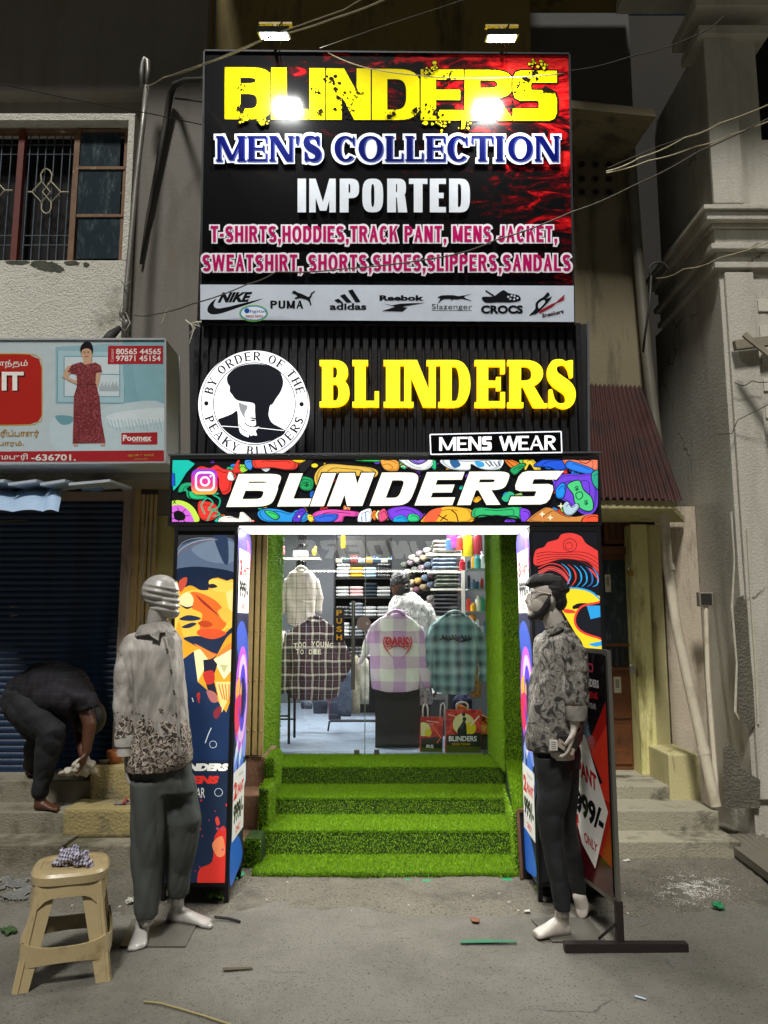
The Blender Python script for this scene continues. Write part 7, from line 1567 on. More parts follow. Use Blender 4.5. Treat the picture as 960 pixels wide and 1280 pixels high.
# collar and placket
cl2 = blotch('collar_grey', [(.3, '#7f7a73'), (.6, '#a39e96')], 22, 1)
m = MB(); 
def strip3(m, pts, wv, th=.004):
    """flat cloth strip: pts list of (left point, right point)"""
    vs = []; 
    for a_, b_ in pts: a_, b_ = Vector(a_), Vector(b_); vs += [a_, b_, b_+Vector((0, th, 0)), a_+Vector((0, th, 0))]
    n = len(pts); fs = [(0, 1, 2, 3), tuple(4*(n-1)+k for k in (3, 2, 1, 0))]+[(i*4+k, i*4+(k+1) % 4, i*4+4+(k+1) % 4, i*4+4+k) for i in range(n-1) for k in range(4)]; m.add(vs, fs)
for v_, h1, d1 in ((0, 0, 0),):
    R_ = [(P(193, 779, 4.0), (.072, 0, .012), (0, .068, 0)), (P(193, 781, 3.99), (.078, 0, .012), (0, .075, 0)), (P(194, 792, 3.985), (.106, 0, .014), (0, .108, 0)), (P(194, 793, 3.985), (.100, 0, .014), (0, .100, 0))]; m.loft(R_, 30, 2, None, False)
strip3(m, [(P(192, 781, 3.915), P(187, 794, 3.865)), (P(200, 788, 3.885), P(198, 801, 3.862))], 0); strip3(m, [(P(206, 788, 3.885), P(208, 800, 3.862)), (P(212, 783, 3.92), P(219, 793, 3.875))], 0)
m.build('collar', cl2, so)
m = MB(); strip3(m, [(P(a_, v, 3.875), P(a_+3.2, v, 3.874)) for v, a_ in ((797, 203), (820, 209.5), (850, 214.5), (880, 217.5), (915, 221), (944, 223.5))], 0, .01); m.build('placket', cl2, so)
m = MB()
for v, u_ in ((812, 208.5), (838, 213.5), (864, 217.3), (892, 220.3), (922, 223.2)): c = P(u_, v, 3.868); m.tube([c, c+Vector((0, -.004, 0))], .0055, 10)
o = m.build('buttons', flat('grey_button', '#3a3633', .3), so); o['kind'] = 'stuff'
m = MB(); m.tube([P(150+4*0+u_, v, Y_) for u_, v, Y_ in ((13, 800, 3.99), (20, 812, 3.905), (24, 828, 3.885), (24.5, 850, 3.88), (21, 880, 3.875))], .0028, 6); m.build('arm_seam', cl2, so)
trm = surf('charcoal_trouser_cloth', '#3c403d', '#484c48', .85, 7, .3, 200, bd=.002)
m = MB()
m.loft(rings_px([(950, 164, 238, .02, .11), (975, 164, 241, .02, .12), (990, 164, 243, .02, .11)], 4.0, .11), 32, 2.4)
m.loft(rings_px([(975, 164, 210, -.02, .10), (1010, 164, 209, -.02, .10), (1045, 165, 205, -.03, .092), (1080, 166, 202, -.03, .085), (1110, 167, 200, -.04, .08), (1135, 169, 198, -.05, .07), (1146, 171, 197, -.05, .06)], 4.0, .09), 28, 2.3)
m.loft(rings_px([(970, 206, 243, .08, .10), (1000, 207, 248, .08, .10), (1025, 207, 251, .07, .095), (1050, 207, 246, .09, .085), (1080, 208, 241, .11, .08), (1105, 209, 238, .13, .07), (1119, 212, 235, .14, .055)], 4.0, .09), 28, 2.3)
organic(m, 'trousers', trm, mn, .009, 4, .010, (9, 9, 2.0), seed=5)
m = MB(); m.prism([Gd(150, 1184, .006), Gd(232, 1184, .006), Gd(248, 1153, .006), Gd(165, 1150, .006)], (0, 0, .006)); m.build('base_plate', surf('steel_plate', '#6d6a62', '#7a776e', .45, 5, .1, metal=.5), mn)
# ------------------------------------------------------------ right mannequin (profile, looking left)
YM2 = 4.08
mr = thing('mannequin', 'bearded mannequin with glasses and swept back hair, patterned grey shirt and black jeans', 'mannequin', (P(695, 1160, 4.1).x, 4.1, 0))
Y = YM2; m = MB()
m.ell(P(684, 742, Y), (.093, .078, .10), n=28); m.ell(P(674, 756, Y), (.066, .062, .072), n=20); m.ell(P(667, 768, Y), (.034, .038, .028), n=14)
m.ell(P(659.5, 752, Y), (.016, .013, .014), n=12); m.loft([(P(662, 741, Y), (.012, 0, 0), (0, .01, 0)), (P(659, 751, Y), (.017, 0, 0), (0, .013, 0))], 10); m.ell(P(663.5, 761, Y), (.014, .024, .008), n=12); m.ell(P(664, 765, Y), (.013, .022, .007), n=12)
m.ell(P(690, 750, Y-.075), (.012, .012, .028), n=12)
chain(m, [(P(688, 765, Y), .055), (P(695, 785, Y), .055), (P(700, 800, Y), .08)])
m.loft([(P((a+b)/2, v, Y), ((b-a)/2/950*Y*.85, 0, 0), (0, .15, 0)) for v, a, b in ((800, 672, 724), (830, 668, 728), (880, 666, 726), (920, 668, 722), (945, 672, 722))], 20)
chain(m, [(P(716, 812, Y-.17), .045), (P(722, 860, Y-.19), .038), (P(718, 905, Y-.19), .027)])
hand(m, P(717, 912, Y-.19), (-.25, 0, -1), (-1, .3, 0), (-.3, -1, 0), .165, .9)
chain(m, [(P(692, 950, Y-.05), .065), (P(689, 1045, Y-.06), .045), (P(704, 1140, Y-.1), .030)]); chain(m, [(P(707, 950, Y+.08), .065), (P(708, 1030, Y+.1), .045), (P(716, 1075, Y+.14), .038), (P(724, 1125, Y+.19), .030)])
foot(m, (P(714, 1170, 4.0).x, 4.03, .002), (P(663, 1172, 4.0).x, 3.98, .002), .043, .10, P(703, 1140, 4.0), bare=False)
foot(m, (P(727, 1145, 4.22).x, 4.22, .004), (P(733, 1140, 4.4).x, 4.38, .004), .042, .09, P(724, 1120, 4.24), bare=False)
organic(m, 'body', skinp, mr, .0055, 5)
blkh = surf('black_hair', '#131212', '#1c1a19', .5, 12, .4, 90)
m = MB(); bg_ = [(657, 762), (660, 774), (668, 778), (678, 774), (686, 766), (688, 752), (691, 738), (687, 738), (683, 750), (678, 757), (671, 757), (665, 755.5), (661, 757)]
for sy in (-1, 1): chain(m, [(P(688, 741, Y+sy*.070), .010), (P(686.5, 750, Y+sy*.068), .017), (P(682, 760, Y+sy*.056), .022), (P(675, 767, Y+sy*.036), .026), (P(667, 771, Y+sy*.014), .027), (P(663.5, 770, Y), .022)], 12); chain(m, [(P(662, 757.5, Y+sy*.004), .010), (P(665.5, 759, Y+sy*.026), .009), (P(669, 765, Y+sy*.034), .012)], 10)
m.ell(P(671, 770, Y), (.047, .040, .032), n=14); m.ell(P(678, 763, Y), (.034, .062, .034), n=14)
organic(m, 'beard', blkh, mr, .005, 14)
m = MB(); m.ell(P(690, 742, Y+.0), (.075, .081, .075), n=20); m.ell(P(697, 752, Y), (.05, .072, .055), n=16); organic(m, 'hair', blkh, mr, .006, 3)
# flat cap with peak
capm = surf('charcoal_cap', '#22201f', '#2f2c2a', .75, 14, .4, 120)
m = MB(); m.loft([(P(u, v, Y), (.008, 0, h_/950*Y), (0, b, 0)) for u, v, h_, b in ((657, 730, 2.2, .032), (660, 728, 5, .050), (666, 727, 8, .068), (676, 727, 10, .078), (688, 728, 11, .082), (697, 731, 11, .078), (703, 735, 8, .058), (708, 736, 4.5, .030), (711.5, 739, 2.2, .012))], 22); m.ell(P(690, 736, Y), (.080, .084, .060), n=20)
organic(m, 'swept_hair', capm, mr, .005, 3, .004, (6, 40, 40))
m = MB()
for sy in (-1, 1): 
    cc = P(663.5, 745, Y+sy*.032); m.tube([cc+Vector((math.sin(t)*.006, math.cos(t)*.025*1, math.sin(t)*.021)) for t in (2*PI*k/16 for k in range(17))], .0022, 6)
    m.tube([cc+Vector((0, sy*.026, .012)), P(672, 739.5, Y+sy*.072), P(690, 743, Y+sy*.084), P(694, 748, Y+sy*.084)], .0028, 6)
m.tube([P(663, 743, Y-.01), P(662, 742, Y), P(663, 743, Y+.01)], .0022, 6); m.build('glasses', flat('steel_spectacles', '#8d867b', .25, .8), mr)
camo = blotch('camo_floral', [(0, '#2c2a27'), (.40, '#45423d'), (.45, '#77736b'), (.53, '#979188'), (.59, '#5e5a53'), (.64, '#aaa59b')], 15, 2.6, .8, True, (1, 1, .8))
m = MB(); m.loft(rings_px([(786, 684, 709, 0, .08), (793, 676, 716, 0, .12), (800, 671, 722, 0, .16), (815, 669, 727, 0, .185), (840, 667, 729, 0, .19), (870, 663, 728, 0, .185), (900, 660, 727, 0, .18), (922, 658, 724, 0, .175), (936, 660, 716, 0, .16)], Y, .15), 40, 2.4)
so = organic(m, 'shirt', camo, mr, .008, 3, .010, (10, 10, 3), seed=13)
m = MB(); Ya = Y-.17; m.loft([(P(u, v, Ya), (hw/950*Ya, 0, -hw/950*Ya*.2), (0, dd, 0)) for u, v, hw, dd in ((710, 797, 9, .06), (714, 806, 14, .075), (718, 825, 16, .075), (720, 845, 16, .072), (721, 865, 14.5, .068), (720.5, 882, 13.5, .062))], 24); organic(m, 'sleeve', camo, so, .007, 3, .010, (14, 14, 9), seed=2)
m = MB(); m.loft([(P(719.5, v, Ya), (hw/950*Ya, 0, 0), (0, .065, 0)) for v, hw in ((881, 13), (882, 14), (898, 14), (899.5, 13))], 24); m.build('cuff', blotch('cuff_grey', [(.3, '#6f6a62'), (.6, '#8d877d')], 24, 1), so, 40)
m = MB(); strip3(m, [(P(683, 786, Y-.05), P(684, 797, Y-.09)), (P(692, 783, Y-.085), P(691, 793, Y-.12)), (P(702, 777, Y-.08), P(703, 787, Y-.12)), (P(709, 775, Y), P(712, 786, Y))], 0); strip3(m, [(P(683, 786, Y+.05), P(681, 796, Y+.03)), (P(686, 783, Y+.05), P(684, 790, Y+.05))], 0); m.tube([P(684, 785, Y-.06), P(683, 787, Y), P(686, 785, Y+.06)], .008, 6); m.tube([P(686, 787, Y-.06), P(698, 781, Y-.07), P(708, 778, Y-.03), P(707, 779, Y+.05)], .007, 8); m.build('collar', camo, so, True)
jn = surf('black_denim', '#0f1113', '#171a1d', .7, 8, .3, 220, bd=.002)
m = MB(); m.loft(rings_px([(918, 668, 722, 0, .12), (940, 667, 724, 0, .125), (958, 668, 723, 0, .12)], Y, .12), 30, 2.4)
m.loft(rings_px([(945, 668, 716, -.05, .09), (985, 671, 713, -.05, .085), (1020, 671, 705, -.06, .072), (1045, 674, 703, -.06, .066), (1080, 682, 708, -.08, .056), (1110, 689, 712, -.09, .050), (1138, 693, 714, -.1, .044)], Y, .09), 26, 2.2)
m.loft(rings_px([(945, 690, 724, .08, .09), (990, 693, 722, .08, .085), (1030, 697, 720, .1, .07), (1070, 704, 726, .14, .062), (1100, 711, 731, .17, .055), (1118, 714, 733, .18, .048)], Y, .09), 26, 2.2)
organic(m, 'jeans', jn, mr, .0085, 3, .005, (7, 7, 7), seed=7)
m = MB(); m.prism([Gd(664, 1150, .005), Gd(700, 1148, .005), Gd(735, 1148, .005), Gd(757, 1176, .005), Gd(690, 1178, .005)], (0, 0, .005)); m.build('base_plate', surf('steel_plate', '#6d6a62'), mr)
wht = flat('tag_card', '#c9c5bc', .6)
m = MB(); m.prism([P(687, 924, Y-.2), P(697, 925, Y-.2), P(697, 938, Y-.2), P(687, 938, Y-.2)], (0, .003, 0)); t_ = m.build('price_tag', wht, mr)
m = MB(); m.prism([P(699, 923, Y-.21), P(719, 937, Y-.21), P(716, 945, Y-.21), P(697, 933, Y-.21)], (0, .004, 0)); t2 = m.build('price_tag', flat('tag_card_warm', '#9a8c7c', .6), mr)
a = Art(YP(Y-.2), base=.001); 
for k in range(4): a.line([(689, 928+k*2.5), (695, 928+k*2.5)], .7, '#55514a')
a.build('tag_print', t_)
a = Art(YP(Y-.21), base=.001)
for k in range(4): a.line([(702+k*3, 929+k*2), (705+k*3, 932+k*2.4)], 1.2, '#3f3a36')
a.build('tag_print', t2)
m = MB(); m.box(*sorted((P(697, 925, Y-.2).x, P(722, 925, Y-.2).x)), Y-.2, Y-.17, PZ(940, Y-.2), PZ(918, Y-.2), bev=.01); o = m.build('jeans_pocket_wallet', flat('dark_wallet', '#1a1817', .5), mr)
# ------------------------------------------------------------ person bending at the left shutter
pe = thing('person', 'person in dark checked shirt and grey trousers bending down before the blue shutter', 'person', (P(60, 1000, 5.3).x, 5.3, .308))
Y = 5.32; sc = Y/950
m = MB(); skn = surf('brown_skin', '#53301d', '#472918', .5, 8, .1, 60)
chain(m, [(P(105, 880, Y-.1), .052), (P(112, 905, Y-.12), .045), (P(108, 938, Y-.14), .032)]); chain(m, [(P(95, 885, Y+.12), .05), (P(100, 915, Y+.1), .042), (P(104, 942, Y-.02), .03)])
hand(m, P(108, 940, Y-.14), (-.2, 0, -1), (-1, .2, 0), (0, -1, 0), .17, .8); hand(m, P(104, 944, Y-.02), (-.1, 0, -1), (-1, 0, 0), (0, 1, 0), .17, .8)
m.ell(P(112, 893, Y+.02), (.095, .08, .11), n=20); chain(m, [(P(100, 868, Y), .045), (P(110, 884, Y), .045)])
m.loft([(P(u, v, Y), (.13, 0, .1), (0, .15, 0)) for u, v in ((50, 880), (70, 866), (86, 864))], 16)
foot(m, (P(42, 1002, Y-.1).x, Y-.08, .31), (P(76, 1002, Y-.1).x, Y-.1, .31), .045, .07, P(50, 985, Y-.08)); foot(m, (P(30, 966, 5.55).x, 5.6, .455), (P(46, 966, 5.55).x, 5.58, .455), .045, .07, P(40, 950, 5.58))
organic(m, 'body', skn, pe, .008, 4)
m = MB(); m.ell(P(113, 897, Y+.02), (.106, .092, .122), n=18); m.ell(P(106, 882, Y), (.085, .09, .085), n=14); organic(m, 'hair', blkh, pe, .008, 3)
dsm = plaid('dark_window_check', '#15121a', [(0, '#332e39'), (.07, '#0f0d13'), (.5, '#141118'), (1, '#0f0d13')], [(0, '#332e39'), (.07, '#0f0d13'), (.5, '#141118'), (1, '#0f0d13')], 22, 22)
m = MB()
R = []
for (u, v, a_, b_, rot) in ((28, 862, .16, .13, 60), (42, 856, .19, .17, 50), (58, 850, .2, .19, 30), (76, 848, .19, .2, 10), (92, 854, .17, .2, -15), (104, 866, .13, .18, -35)):
    t = math.radians(rot); R.append((P(u, v+14, Y), Vector((math.cos(t+PI/2)*-a_*0+math.sin(t)*-a_*.0, 0, 0))+Vector((-math.sin(math.radians(rot*.6))*a_, 0, math.cos(math.radians(rot*.6))*a_)), Vector((0, b_, 0))))
m.loft(R, 24, 2.2); m.loft([(P(90, 862, Y-.1), (.08, 0, 0), (0, .09, 0)), (P(103, 870, Y-.12), (.085, 0, .02), (0, .085, 0)), (P(113, 886, Y-.12), (.068, 0, .02), (0, .07, 0))], 18); m.loft([(P(85, 865, Y+.12), (.08, 0, 0), (0, .08, 0)), (P(97, 890, Y+.13), (.06, 0, 0), (0, .06, 0))], 16); m.prism([P(70, 880, Y-.12), P(98, 880, Y-.12), P(92, 900, Y-.1), P(84, 886, Y-.1)], (0, .2, 0))
organic(m, 'shirt', dsm, pe, .010, 4, .010, (6, 6, 5), seed=4)
m = MB(); chain(m, [(P(32, 876, Y), .165), (P(46, 886, Y), .15)]); chain(m, [(P(38, 888, Y-.08), .14), (P(66, 915, Y-.12), .105), (P(58, 950, Y-.1), .078), (P(50, 988, Y-.09), .055)]); chain(m, [(P(34, 888, Y+.1), .13), (P(50, 922, Y+.1), .09), (P(40, 955, Y+.2), .06)])
organic(m, 'trousers', surf('dark_grey_trousers', '#121417', '#191b1f', .85, 6, .2, 120), pe, .010, 4, .009, (5, 5, 6), seed=8)
m = MB(); m.loft([(P(104, 946, Y-.1), (.03, 0, 0), (0, .03, 0)), (P(103, 955, Y-.1), (.07, 0, .01), (0, .05, 0)), (P(98, 963, Y-.05), (.11, 0, 0), (0, .08, 0)), (P(92, 966, Y+.05), (.16, 0, 0), (0, .1, 0))], 20)
tag(organic(m, 'cloth', surf('off_white_cloth', '#b9b1a2', '#a59d8e', .9, 9, .3, 90), None, .008, 3, .014, (16, 16, 16)), 'off white cloth being lifted from the step by the bending person', 'cloth')
# ------------------------------------------------------------ shopkeeper inside
sk_ = thing('person', 'black haired man in white leaf print shirt standing behind the pink checked shirt', 'person', (P(514, 900, 7.35).x, 7.35, .431))
Y = 7.35; m = MB(); m.ell(P(500, 733, Y), (.085, .095, .12), n=20); chain(m, [(P(501, 745, Y), .05), (P(504, 760, Y), .06)]); m.loft([(P(514, v, Y), (w_, 0, 0), (0, .1, 0)) for v, w_ in ((765, .12), (790, .17), (840, .16), (880, .15))], 18); chain(m, [(P(503, 880, Y), .08), (P(503, 945, Y), .05), (P(503, 978, Y), .04)]); chain(m, [(P(523, 880, Y), .08), (P(524, 945, Y), .05), (P(524, 978, Y), .04)])
chain(m, [(P(540, 775, Y), .05), (P(548, 812, Y), .04), (P(545, 850, Y-.1), .03)]); chain(m, [(P(488, 775, Y), .05), (P(484, 812, Y), .04), (P(486, 850, Y-.1), .03)]); hand(m, P(545, 852, Y-.1), (0, -.2, -1), (-1, 0, 0), (0, -1, 0)); hand(m, P(486, 852, Y-.1), (0, -.2, -1), (1, 0, 0), (0, -1, 0))
organic(m, 'body', skn, sk_, .010, 3)
m = MB(); m.ell(P(500, 728, Y+.01), (.097, .105, .115), n=20); m.ell(P(503, 738, Y-.02), (.08, .08, .09), n=16); organic(m, 'hair', blkh, sk_, .008, 3, .006, (30, 30, 30))
m = MB(); m.loft(rings_px([(741, 497, 517, 0, .08), (746, 492, 525, 0, .11), (755, 487, 535, 0, .14), (770, 484, 540, 0, .16), (800, 484, 540, 0, .16), (840, 485, 540, 0, .15), (880, 486, 540, 0, .15)], Y, .12), 30, 2.4)
m.loft([(P(u, v, Y), (hw*.0078, 0, 0), (0, .07, 0)) for u, v, hw in ((530, 755, 8), (540, 775, 9), (545, 800, 9), (547, 815, 8))], 18)
organic(m, 'shirt', blotch('white_leaf_print', [(0, '#4a4a4d'), (.36, '#6f7173'), (.42, '#d7d8d4'), (.6, '#dfe0dc'), (.72, '#8f9190')], 42, 1.5, .85, True), sk_, .010, 3, .012, (9, 9, 6), seed=6)
m = MB(); m.loft(rings_px([(870, 488, 538, 0, .13), (900, 488, 538, 0, .12)], Y, .12), 20); m.tube([P(502, 895, Y), P(503, 975, Y)], [.1, .06], 14); m.tube([P(524, 895, Y), P(524, 975, Y)], [.1, .06], 14); m.build('trousers', jn, sk_, True)
c = P(512.5, 762, 7.0); 
# ------------------------------------------------------------ plastic stool with crumpled checked cloth
YSt = 3.66
pls = surf('tan_plastic', '#a8966f', '#b3a17a', .33, 4, .06, 90, dirt='#86704e', dirtsc=5, dlo=.56, dhi=.7)
so_ = thing('stool', 'tan plastic stool with four splayed legs and ring stretcher at the lower left', 'stool', (P(90, 1150, YSt).x, YSt, 0))
cx = P(89, 1090, YSt).x; zt = .452; W0, W1 = .158, .225
m = MB(); rg = []
ang = .32
def rsq(c, a, z, e=5.): return (Vector((c[0], c[1], z)), Vector((a*math.cos(ang), a*math.sin(ang), 0)), Vector((-a*math.sin(ang), a*math.cos(ang), 0)))
m.loft([rsq((cx, YSt), W0+.004, zt-.045), rsq((cx, YSt), W0+.006, zt-.012), rsq((cx, YSt), W0-.004, zt), rsq((cx, YSt), W0-.03, zt+.001), rsq((cx, YSt), W0-.035, zt-.004), rsq((cx, YSt), .01, zt-.005)], 44, 3.4); m.build('seat', pls, so_, 40)
ang = .32
def sq(sx, sy, a, z): 
    x, y = sx*a, sy*a; return Vector((cx+x*math.cos(ang)-y*math.sin(ang), YSt+x*math.sin(ang)+y*math.cos(ang), z))
for sx, sy in ((-1, -1), (1, -1), (1, 1), (-1, 1)):
    m = MB(); tp, bt = sq(sx, sy, W0*.80, zt-.012), sq(sx, sy, W1*.86, .0)
    ux = (sq(1, 0, 1, 0)-sq(0, 0, 1, 0)); uy = (sq(0, 1, 1, 0)-sq(0, 0, 1, 0))
    def leg(p, a, b): return [p, p-ux*sx*a, p-ux*sx*a-uy*sy*.011, p-ux*sx*.011-uy*sy*.011, p-ux*sx*.011-uy*sy*b, p-uy*sy*b]
    A_, B_ = leg(tp, .088, .088), leg(bt, .06, .06); N = 6
    m.add(A_+B_, [(0, 1, 2, 3), (0, 3, 4, 5), (6, 9, 8, 7), (6, 11, 10, 9)]+[(i, (i+1) % N, (i+1) % N+N, i+N) for i in range(N)])
    d_ = (bt-tp); side = -ux*sx*.022
    m.tube([tp+side-uy*sy*-.002, bt+side*.8], [.006, .005], 8); m.tube([tp-uy*sy*.022, bt-uy*sy*.018], [.006, .005], 8)
    m.build('leg', pls, so_, 30)
for i in range(4):
    s0, s1 = ((-1, -1), (1, -1), (1, 1), (-1, 1))[i], ((-1, -1), (1, -1), (1, 1), (-1, 1))[(i+1) % 4]
    # stretcher
    m = MB(); z = .125; k = W0*.8+(W1*.86-W0*.8)*(1-z/zt); n = 12; vs = []
    p0, p1 = sq(*s0, k, z), sq(*s1, k, z); inn = (Vector((cx, YSt, z))-(p0+p1)/2).normalized()*.012
    for j in range(n+1):
        t = j/n; p = p0.lerp(p1, t)-inn.normalized()*.016*(1-(2*t-1)**2); up = .04+.03*(abs(2*t-1)**3); lo = .036-.0*(abs(2*t-1)); vs += [p+Vector((0, 0, up)), p+Vector((0, 0, -lo+.014*(1-abs(2*t-1)**2))), p+inn+Vector((0, 0, -lo+.014*(1-abs(2*t-1)**2))), p+inn+Vector((0, 0, up))]
    m.add(vs, [(j*4+q_, j*4+(q_+1) % 4, j*4+4+(q_+1) % 4, j*4+4+q_) for j in range(n) for q_ in range(4)]); m.build('stretcher', pls, so_, 40)
    # arched apron under the seat
    m = MB(); vs = []; z = zt-.02; k0 = W0*.8+(W1*.86-W0*.8)*.04
    for j in range(n+1):
        t = j/n; b_ = .075+.10*abs(2*t-1)**5; k1 = W0*.8+(W1*.86-W0*.8)*(b_/zt); bu_ = inn.normalized()*.024*(1-abs(2*t-1)**2.2); p = sq(*s0, k0, z).lerp(sq(*s1, k0, z), t)-bu_; q2 = sq(*s0, k1, z-b_).lerp(sq(*s1, k1, z-b_), t)-bu_; vs += [p, q2, q2+inn*.7, p+inn*.7]
    m.add(vs, [(j*4+q_, j*4+(q_+1) % 4, j*4+4+(q_+1) % 4, j*4+4+q_) for j in range(n) for q_ in range(4)]); m.build('apron', pls, so_, 40)
m = MB(); q = random.Random(8)
for k in range(12): 
    c = P(97+q.uniform(-16, 14), 1071+q.uniform(-5, 5), YSt+q.uniform(-.05, .05)); m.ell((c.x, c.y, zt+.012+q.uniform(0, .035)), (q.uniform(.025, .045), q.uniform(.02, .04), q.uniform(.01, .022)), Matrix.Rotation(q.uniform(-.6, .6), 3, 'Y'), n=12)
m.ell((P(80, 1080, YSt).x, YSt-.03, zt+.009), (.05, .03, .009), n=12)
tag(organic(m, 'crumpled_cloth', plaid('violet_white_check', '#3a3350', [(0, '#2a2540'), (.5, '#c9c4cf')], [(0, '#2a2540'), (.5, '#b9b4c4')], 70, 70), None, .0045, 2, .009, (45, 45, 45)), 'crumpled violet and white checked cloth lying on the tan plastic stool', 'cloth')
# ------------------------------------------------------------ advertising stand at the right
dpm = surf('rusty_black_steel', '#1d1614', '#2a1d19', .55, 12, .2, 80)
fx, fy = P(773, 1130, 3.86).x, 3.86; rx_, ry_ = P(692, 900, 4.58).x, 4.58
az = thing('advertising_stand', 'tall double sided poster stand on a black steel T foot beside the right mannequin', 'advertising stand', (fx, 4.2, 0))
zt_, zb_ = PZ(813, fy), PZ(1137, fy); zb_ = .20
fr, rr2 = Vector((fx, fy, 0)), Vector((rx_, ry_, 0)); dd = (rr2-fr).normalized(); nn2 = Vector((-dd.y, dd.x, 0)); nn2 = nn2 if nn2.x < 0 else -nn2
wd_ = (rr2-fr).length
m = MB(); th = .028
m.prism([fr+dd*.028+nn2*th*.35+Vector((0, 0, zb_+.02)), rr2-dd*.028+nn2*th*.35+Vector((0, 0, zb_+.02)), rr2-dd*.028+nn2*th*.35+Vector((0, 0, zt_-.02)), fr+dd*.028+nn2*th*.35+Vector((0, 0, zt_-.02))], -nn2*th*.7)
m.build('board', surf('gloss_poster_black', '#141316', '#1a191d', .12, 2, .0), az)
m = MB()
for a_, b_ in ((fr+Vector((0, 0, zb_)), fr+Vector((0, 0, zt_))), (rr2+Vector((0, 0, zb_)), rr2+Vector((0, 0, zt_))), (fr+Vector((0, 0, zb_+.012))+dd*.014, rr2+Vector((0, 0, zb_+.012))-dd*.014), (fr+Vector((0, 0, zt_-.012))+dd*.014, rr2+Vector((0, 0, zt_-.012))-dd*.014)): m.obox(a_, b_, .02, .02 if a_.z != b_.z else .03, nn2 if a_.z != b_.z else (0, 0, 1))
m.build('frame', flat('grey_steel_frame', '#77746c', .4, .6), az)
for p_, L0, L1 in ((fr, -.27, .31), (rr2, -.12, .34)):
    m = MB(); m.obox(p_+Vector((0, 0, .0)), p_+Vector((0, 0, zb_+.02)), .034, .034, (0, 1, 0)); m.build('post', dpm, az)
    m = MB(); m.box(p_.x+L0, p_.x+L1, p_.y-.022-.018, p_.y+.022-.018, 0.002, .042); m.build('foot_bar', dpm, az)
m = MB(); m.obox(fr+Vector((-.0, 0, .13)), fr+Vector((-.09, .04, .035)), .012, .012); m.obox(rr2+Vector((0, 0, .2)), fr.lerp(rr2, .75)+Vector((0, 0, .05)), .01, .01); m.build('brace', dpm, az)
# artwork on the left face, drawn in board coordinates (0..1 from rear to front, 0..1 down)
a = Art(YP(4), em=0, base=th*.35+.001, rough=.14)
H_ = zt_-zb_-.04
a.map = lambda p, off: rr2-dd*.028+(fr-rr2).normalized()*((wd_-.056)*p[0])+nn2*off+Vector((0, 0, zt_-.02-H_*p[1]))
a.fill([(0, 0), (1, 0), (1, 1), (0, 1)], '#161417')
a.fill([(0, .55), (.35, .45), (.75, .36), (1, .2), (1, 1), (0, 1)], '#b3201a'); a.fill([(.6, .5), (1, .3), (1, .62), (.8, .6)], '#e23c28'); a.fill([(.05, .30), (.3, .22), (.55, .33), (.3, .44), (.05, .45)], '#4a4fa8'); a.fill([(.1, .33), (.28, .27), (.4, .34), (.22, .4)], '#c04fb0'); a.fill([(0, .7), (.5, .82), (1, .88), (1, 1), (0, 1)], '#4a0f14'); a.fill([(.3, .4), (.55, .34), (.9, .55), (.5, .62)], '#2b1a20')
for k in range(6): a.line([(.1+k*.12, .5+k*.03), (.5+k*.08, .75)], .02, ('#c8443a', '#2a1518')[k % 2])
a.fill([(0, .42), (.3, .36), (.34, .6), (0, .66)], '#3a3f78'); a.line([(.02, .6), (.3, .5), (.5, .62)], .02, '#c04fb0')
a.up(.0005); a.fill([(.30, .40), (.62, .37), (.97, .66), (.72, .93), (.5, .86), (.22, .58)], '#efece4'); a.up(.0005)
a.text('2', None, '#b8202a', .06, quad=((.34, .46), (.44, .455), (.45, .57), (.35, .58))); a.text('PANT', None, '#b8202a', .05, quad=((.47, .48), (.80, .53), (.80, .60), (.47, .56))); a.text('999/-', None, '#19171a', .05, quad=((.38, .62), (.94, .665), (.86, .765), (.42, .735))); a.text('ONLY', None, '#b8202a', .03, quad=((.54, .80), (.78, .82), (.76, .86), (.55, .845)))
a.text('BLINDERS', (.62, .115, .90, .15), '#dfdcd8', .04); a.text('MENS', (.66, .17, .88, .20), '#b8202a', .05); a.text('WEAR', (.70, .22, .84, .245), '#c9c5c0', .0)
a.fill(rrect(.72, .045, .82, .085, .02), '#c0405a'); a.up(.0003); a.fill(oval(.77, .065, .03, .012), '#161417')
a.fill([(0, .70), (.35, .68), (.38, .72), (0, .745)], '#cfcac4'); a.text('SALE', (.03, .705, .3, .735), '#1a1a1e', .04); a.fill([(0, .76), (.45, .74), (.45, .78), (0, .80)], '#c22a24')
a.build('poster', az)
# dark framed board leaning at the foot of the turf cheek
m = MB(); fb = [P(645, 1012, 4.86), P(662, 1014, 4.84), P(660, 1100, 4.72), P(652, 1098, 4.72)]; pa_, pb_ = P(646, 1014, 4.93), P(653, 1099, 4.78)
m.obox(P(647, 1014, 4.86), P(652, 1098, 4.80), .016, .03, (0, 1, 0)); m.obox(P(647, 1013, 4.86), P(664, 1013, 4.86), .016, .03, (0, 1, 0)); m.obox(P(664, 1013, 4.86), P(668, 1101, 4.80), .016, .03, (0, 1, 0))
lf = m.build('leaning_frame', surf('brown_wood_frame', '#5a3d2a', '#6d4a33', .6, 8, .2)); tag(lf, 'dark board in a brown wooden frame leaning against the right turf cheek wall', 'framed board')
m = MB(); m.prism([P(648, 1014, 4.868), P(663, 1014, 4.868), P(667, 1101, 4.808), P(652, 1098, 4.808)], (0, .012, 0)); m.build('board', blkm, lf)
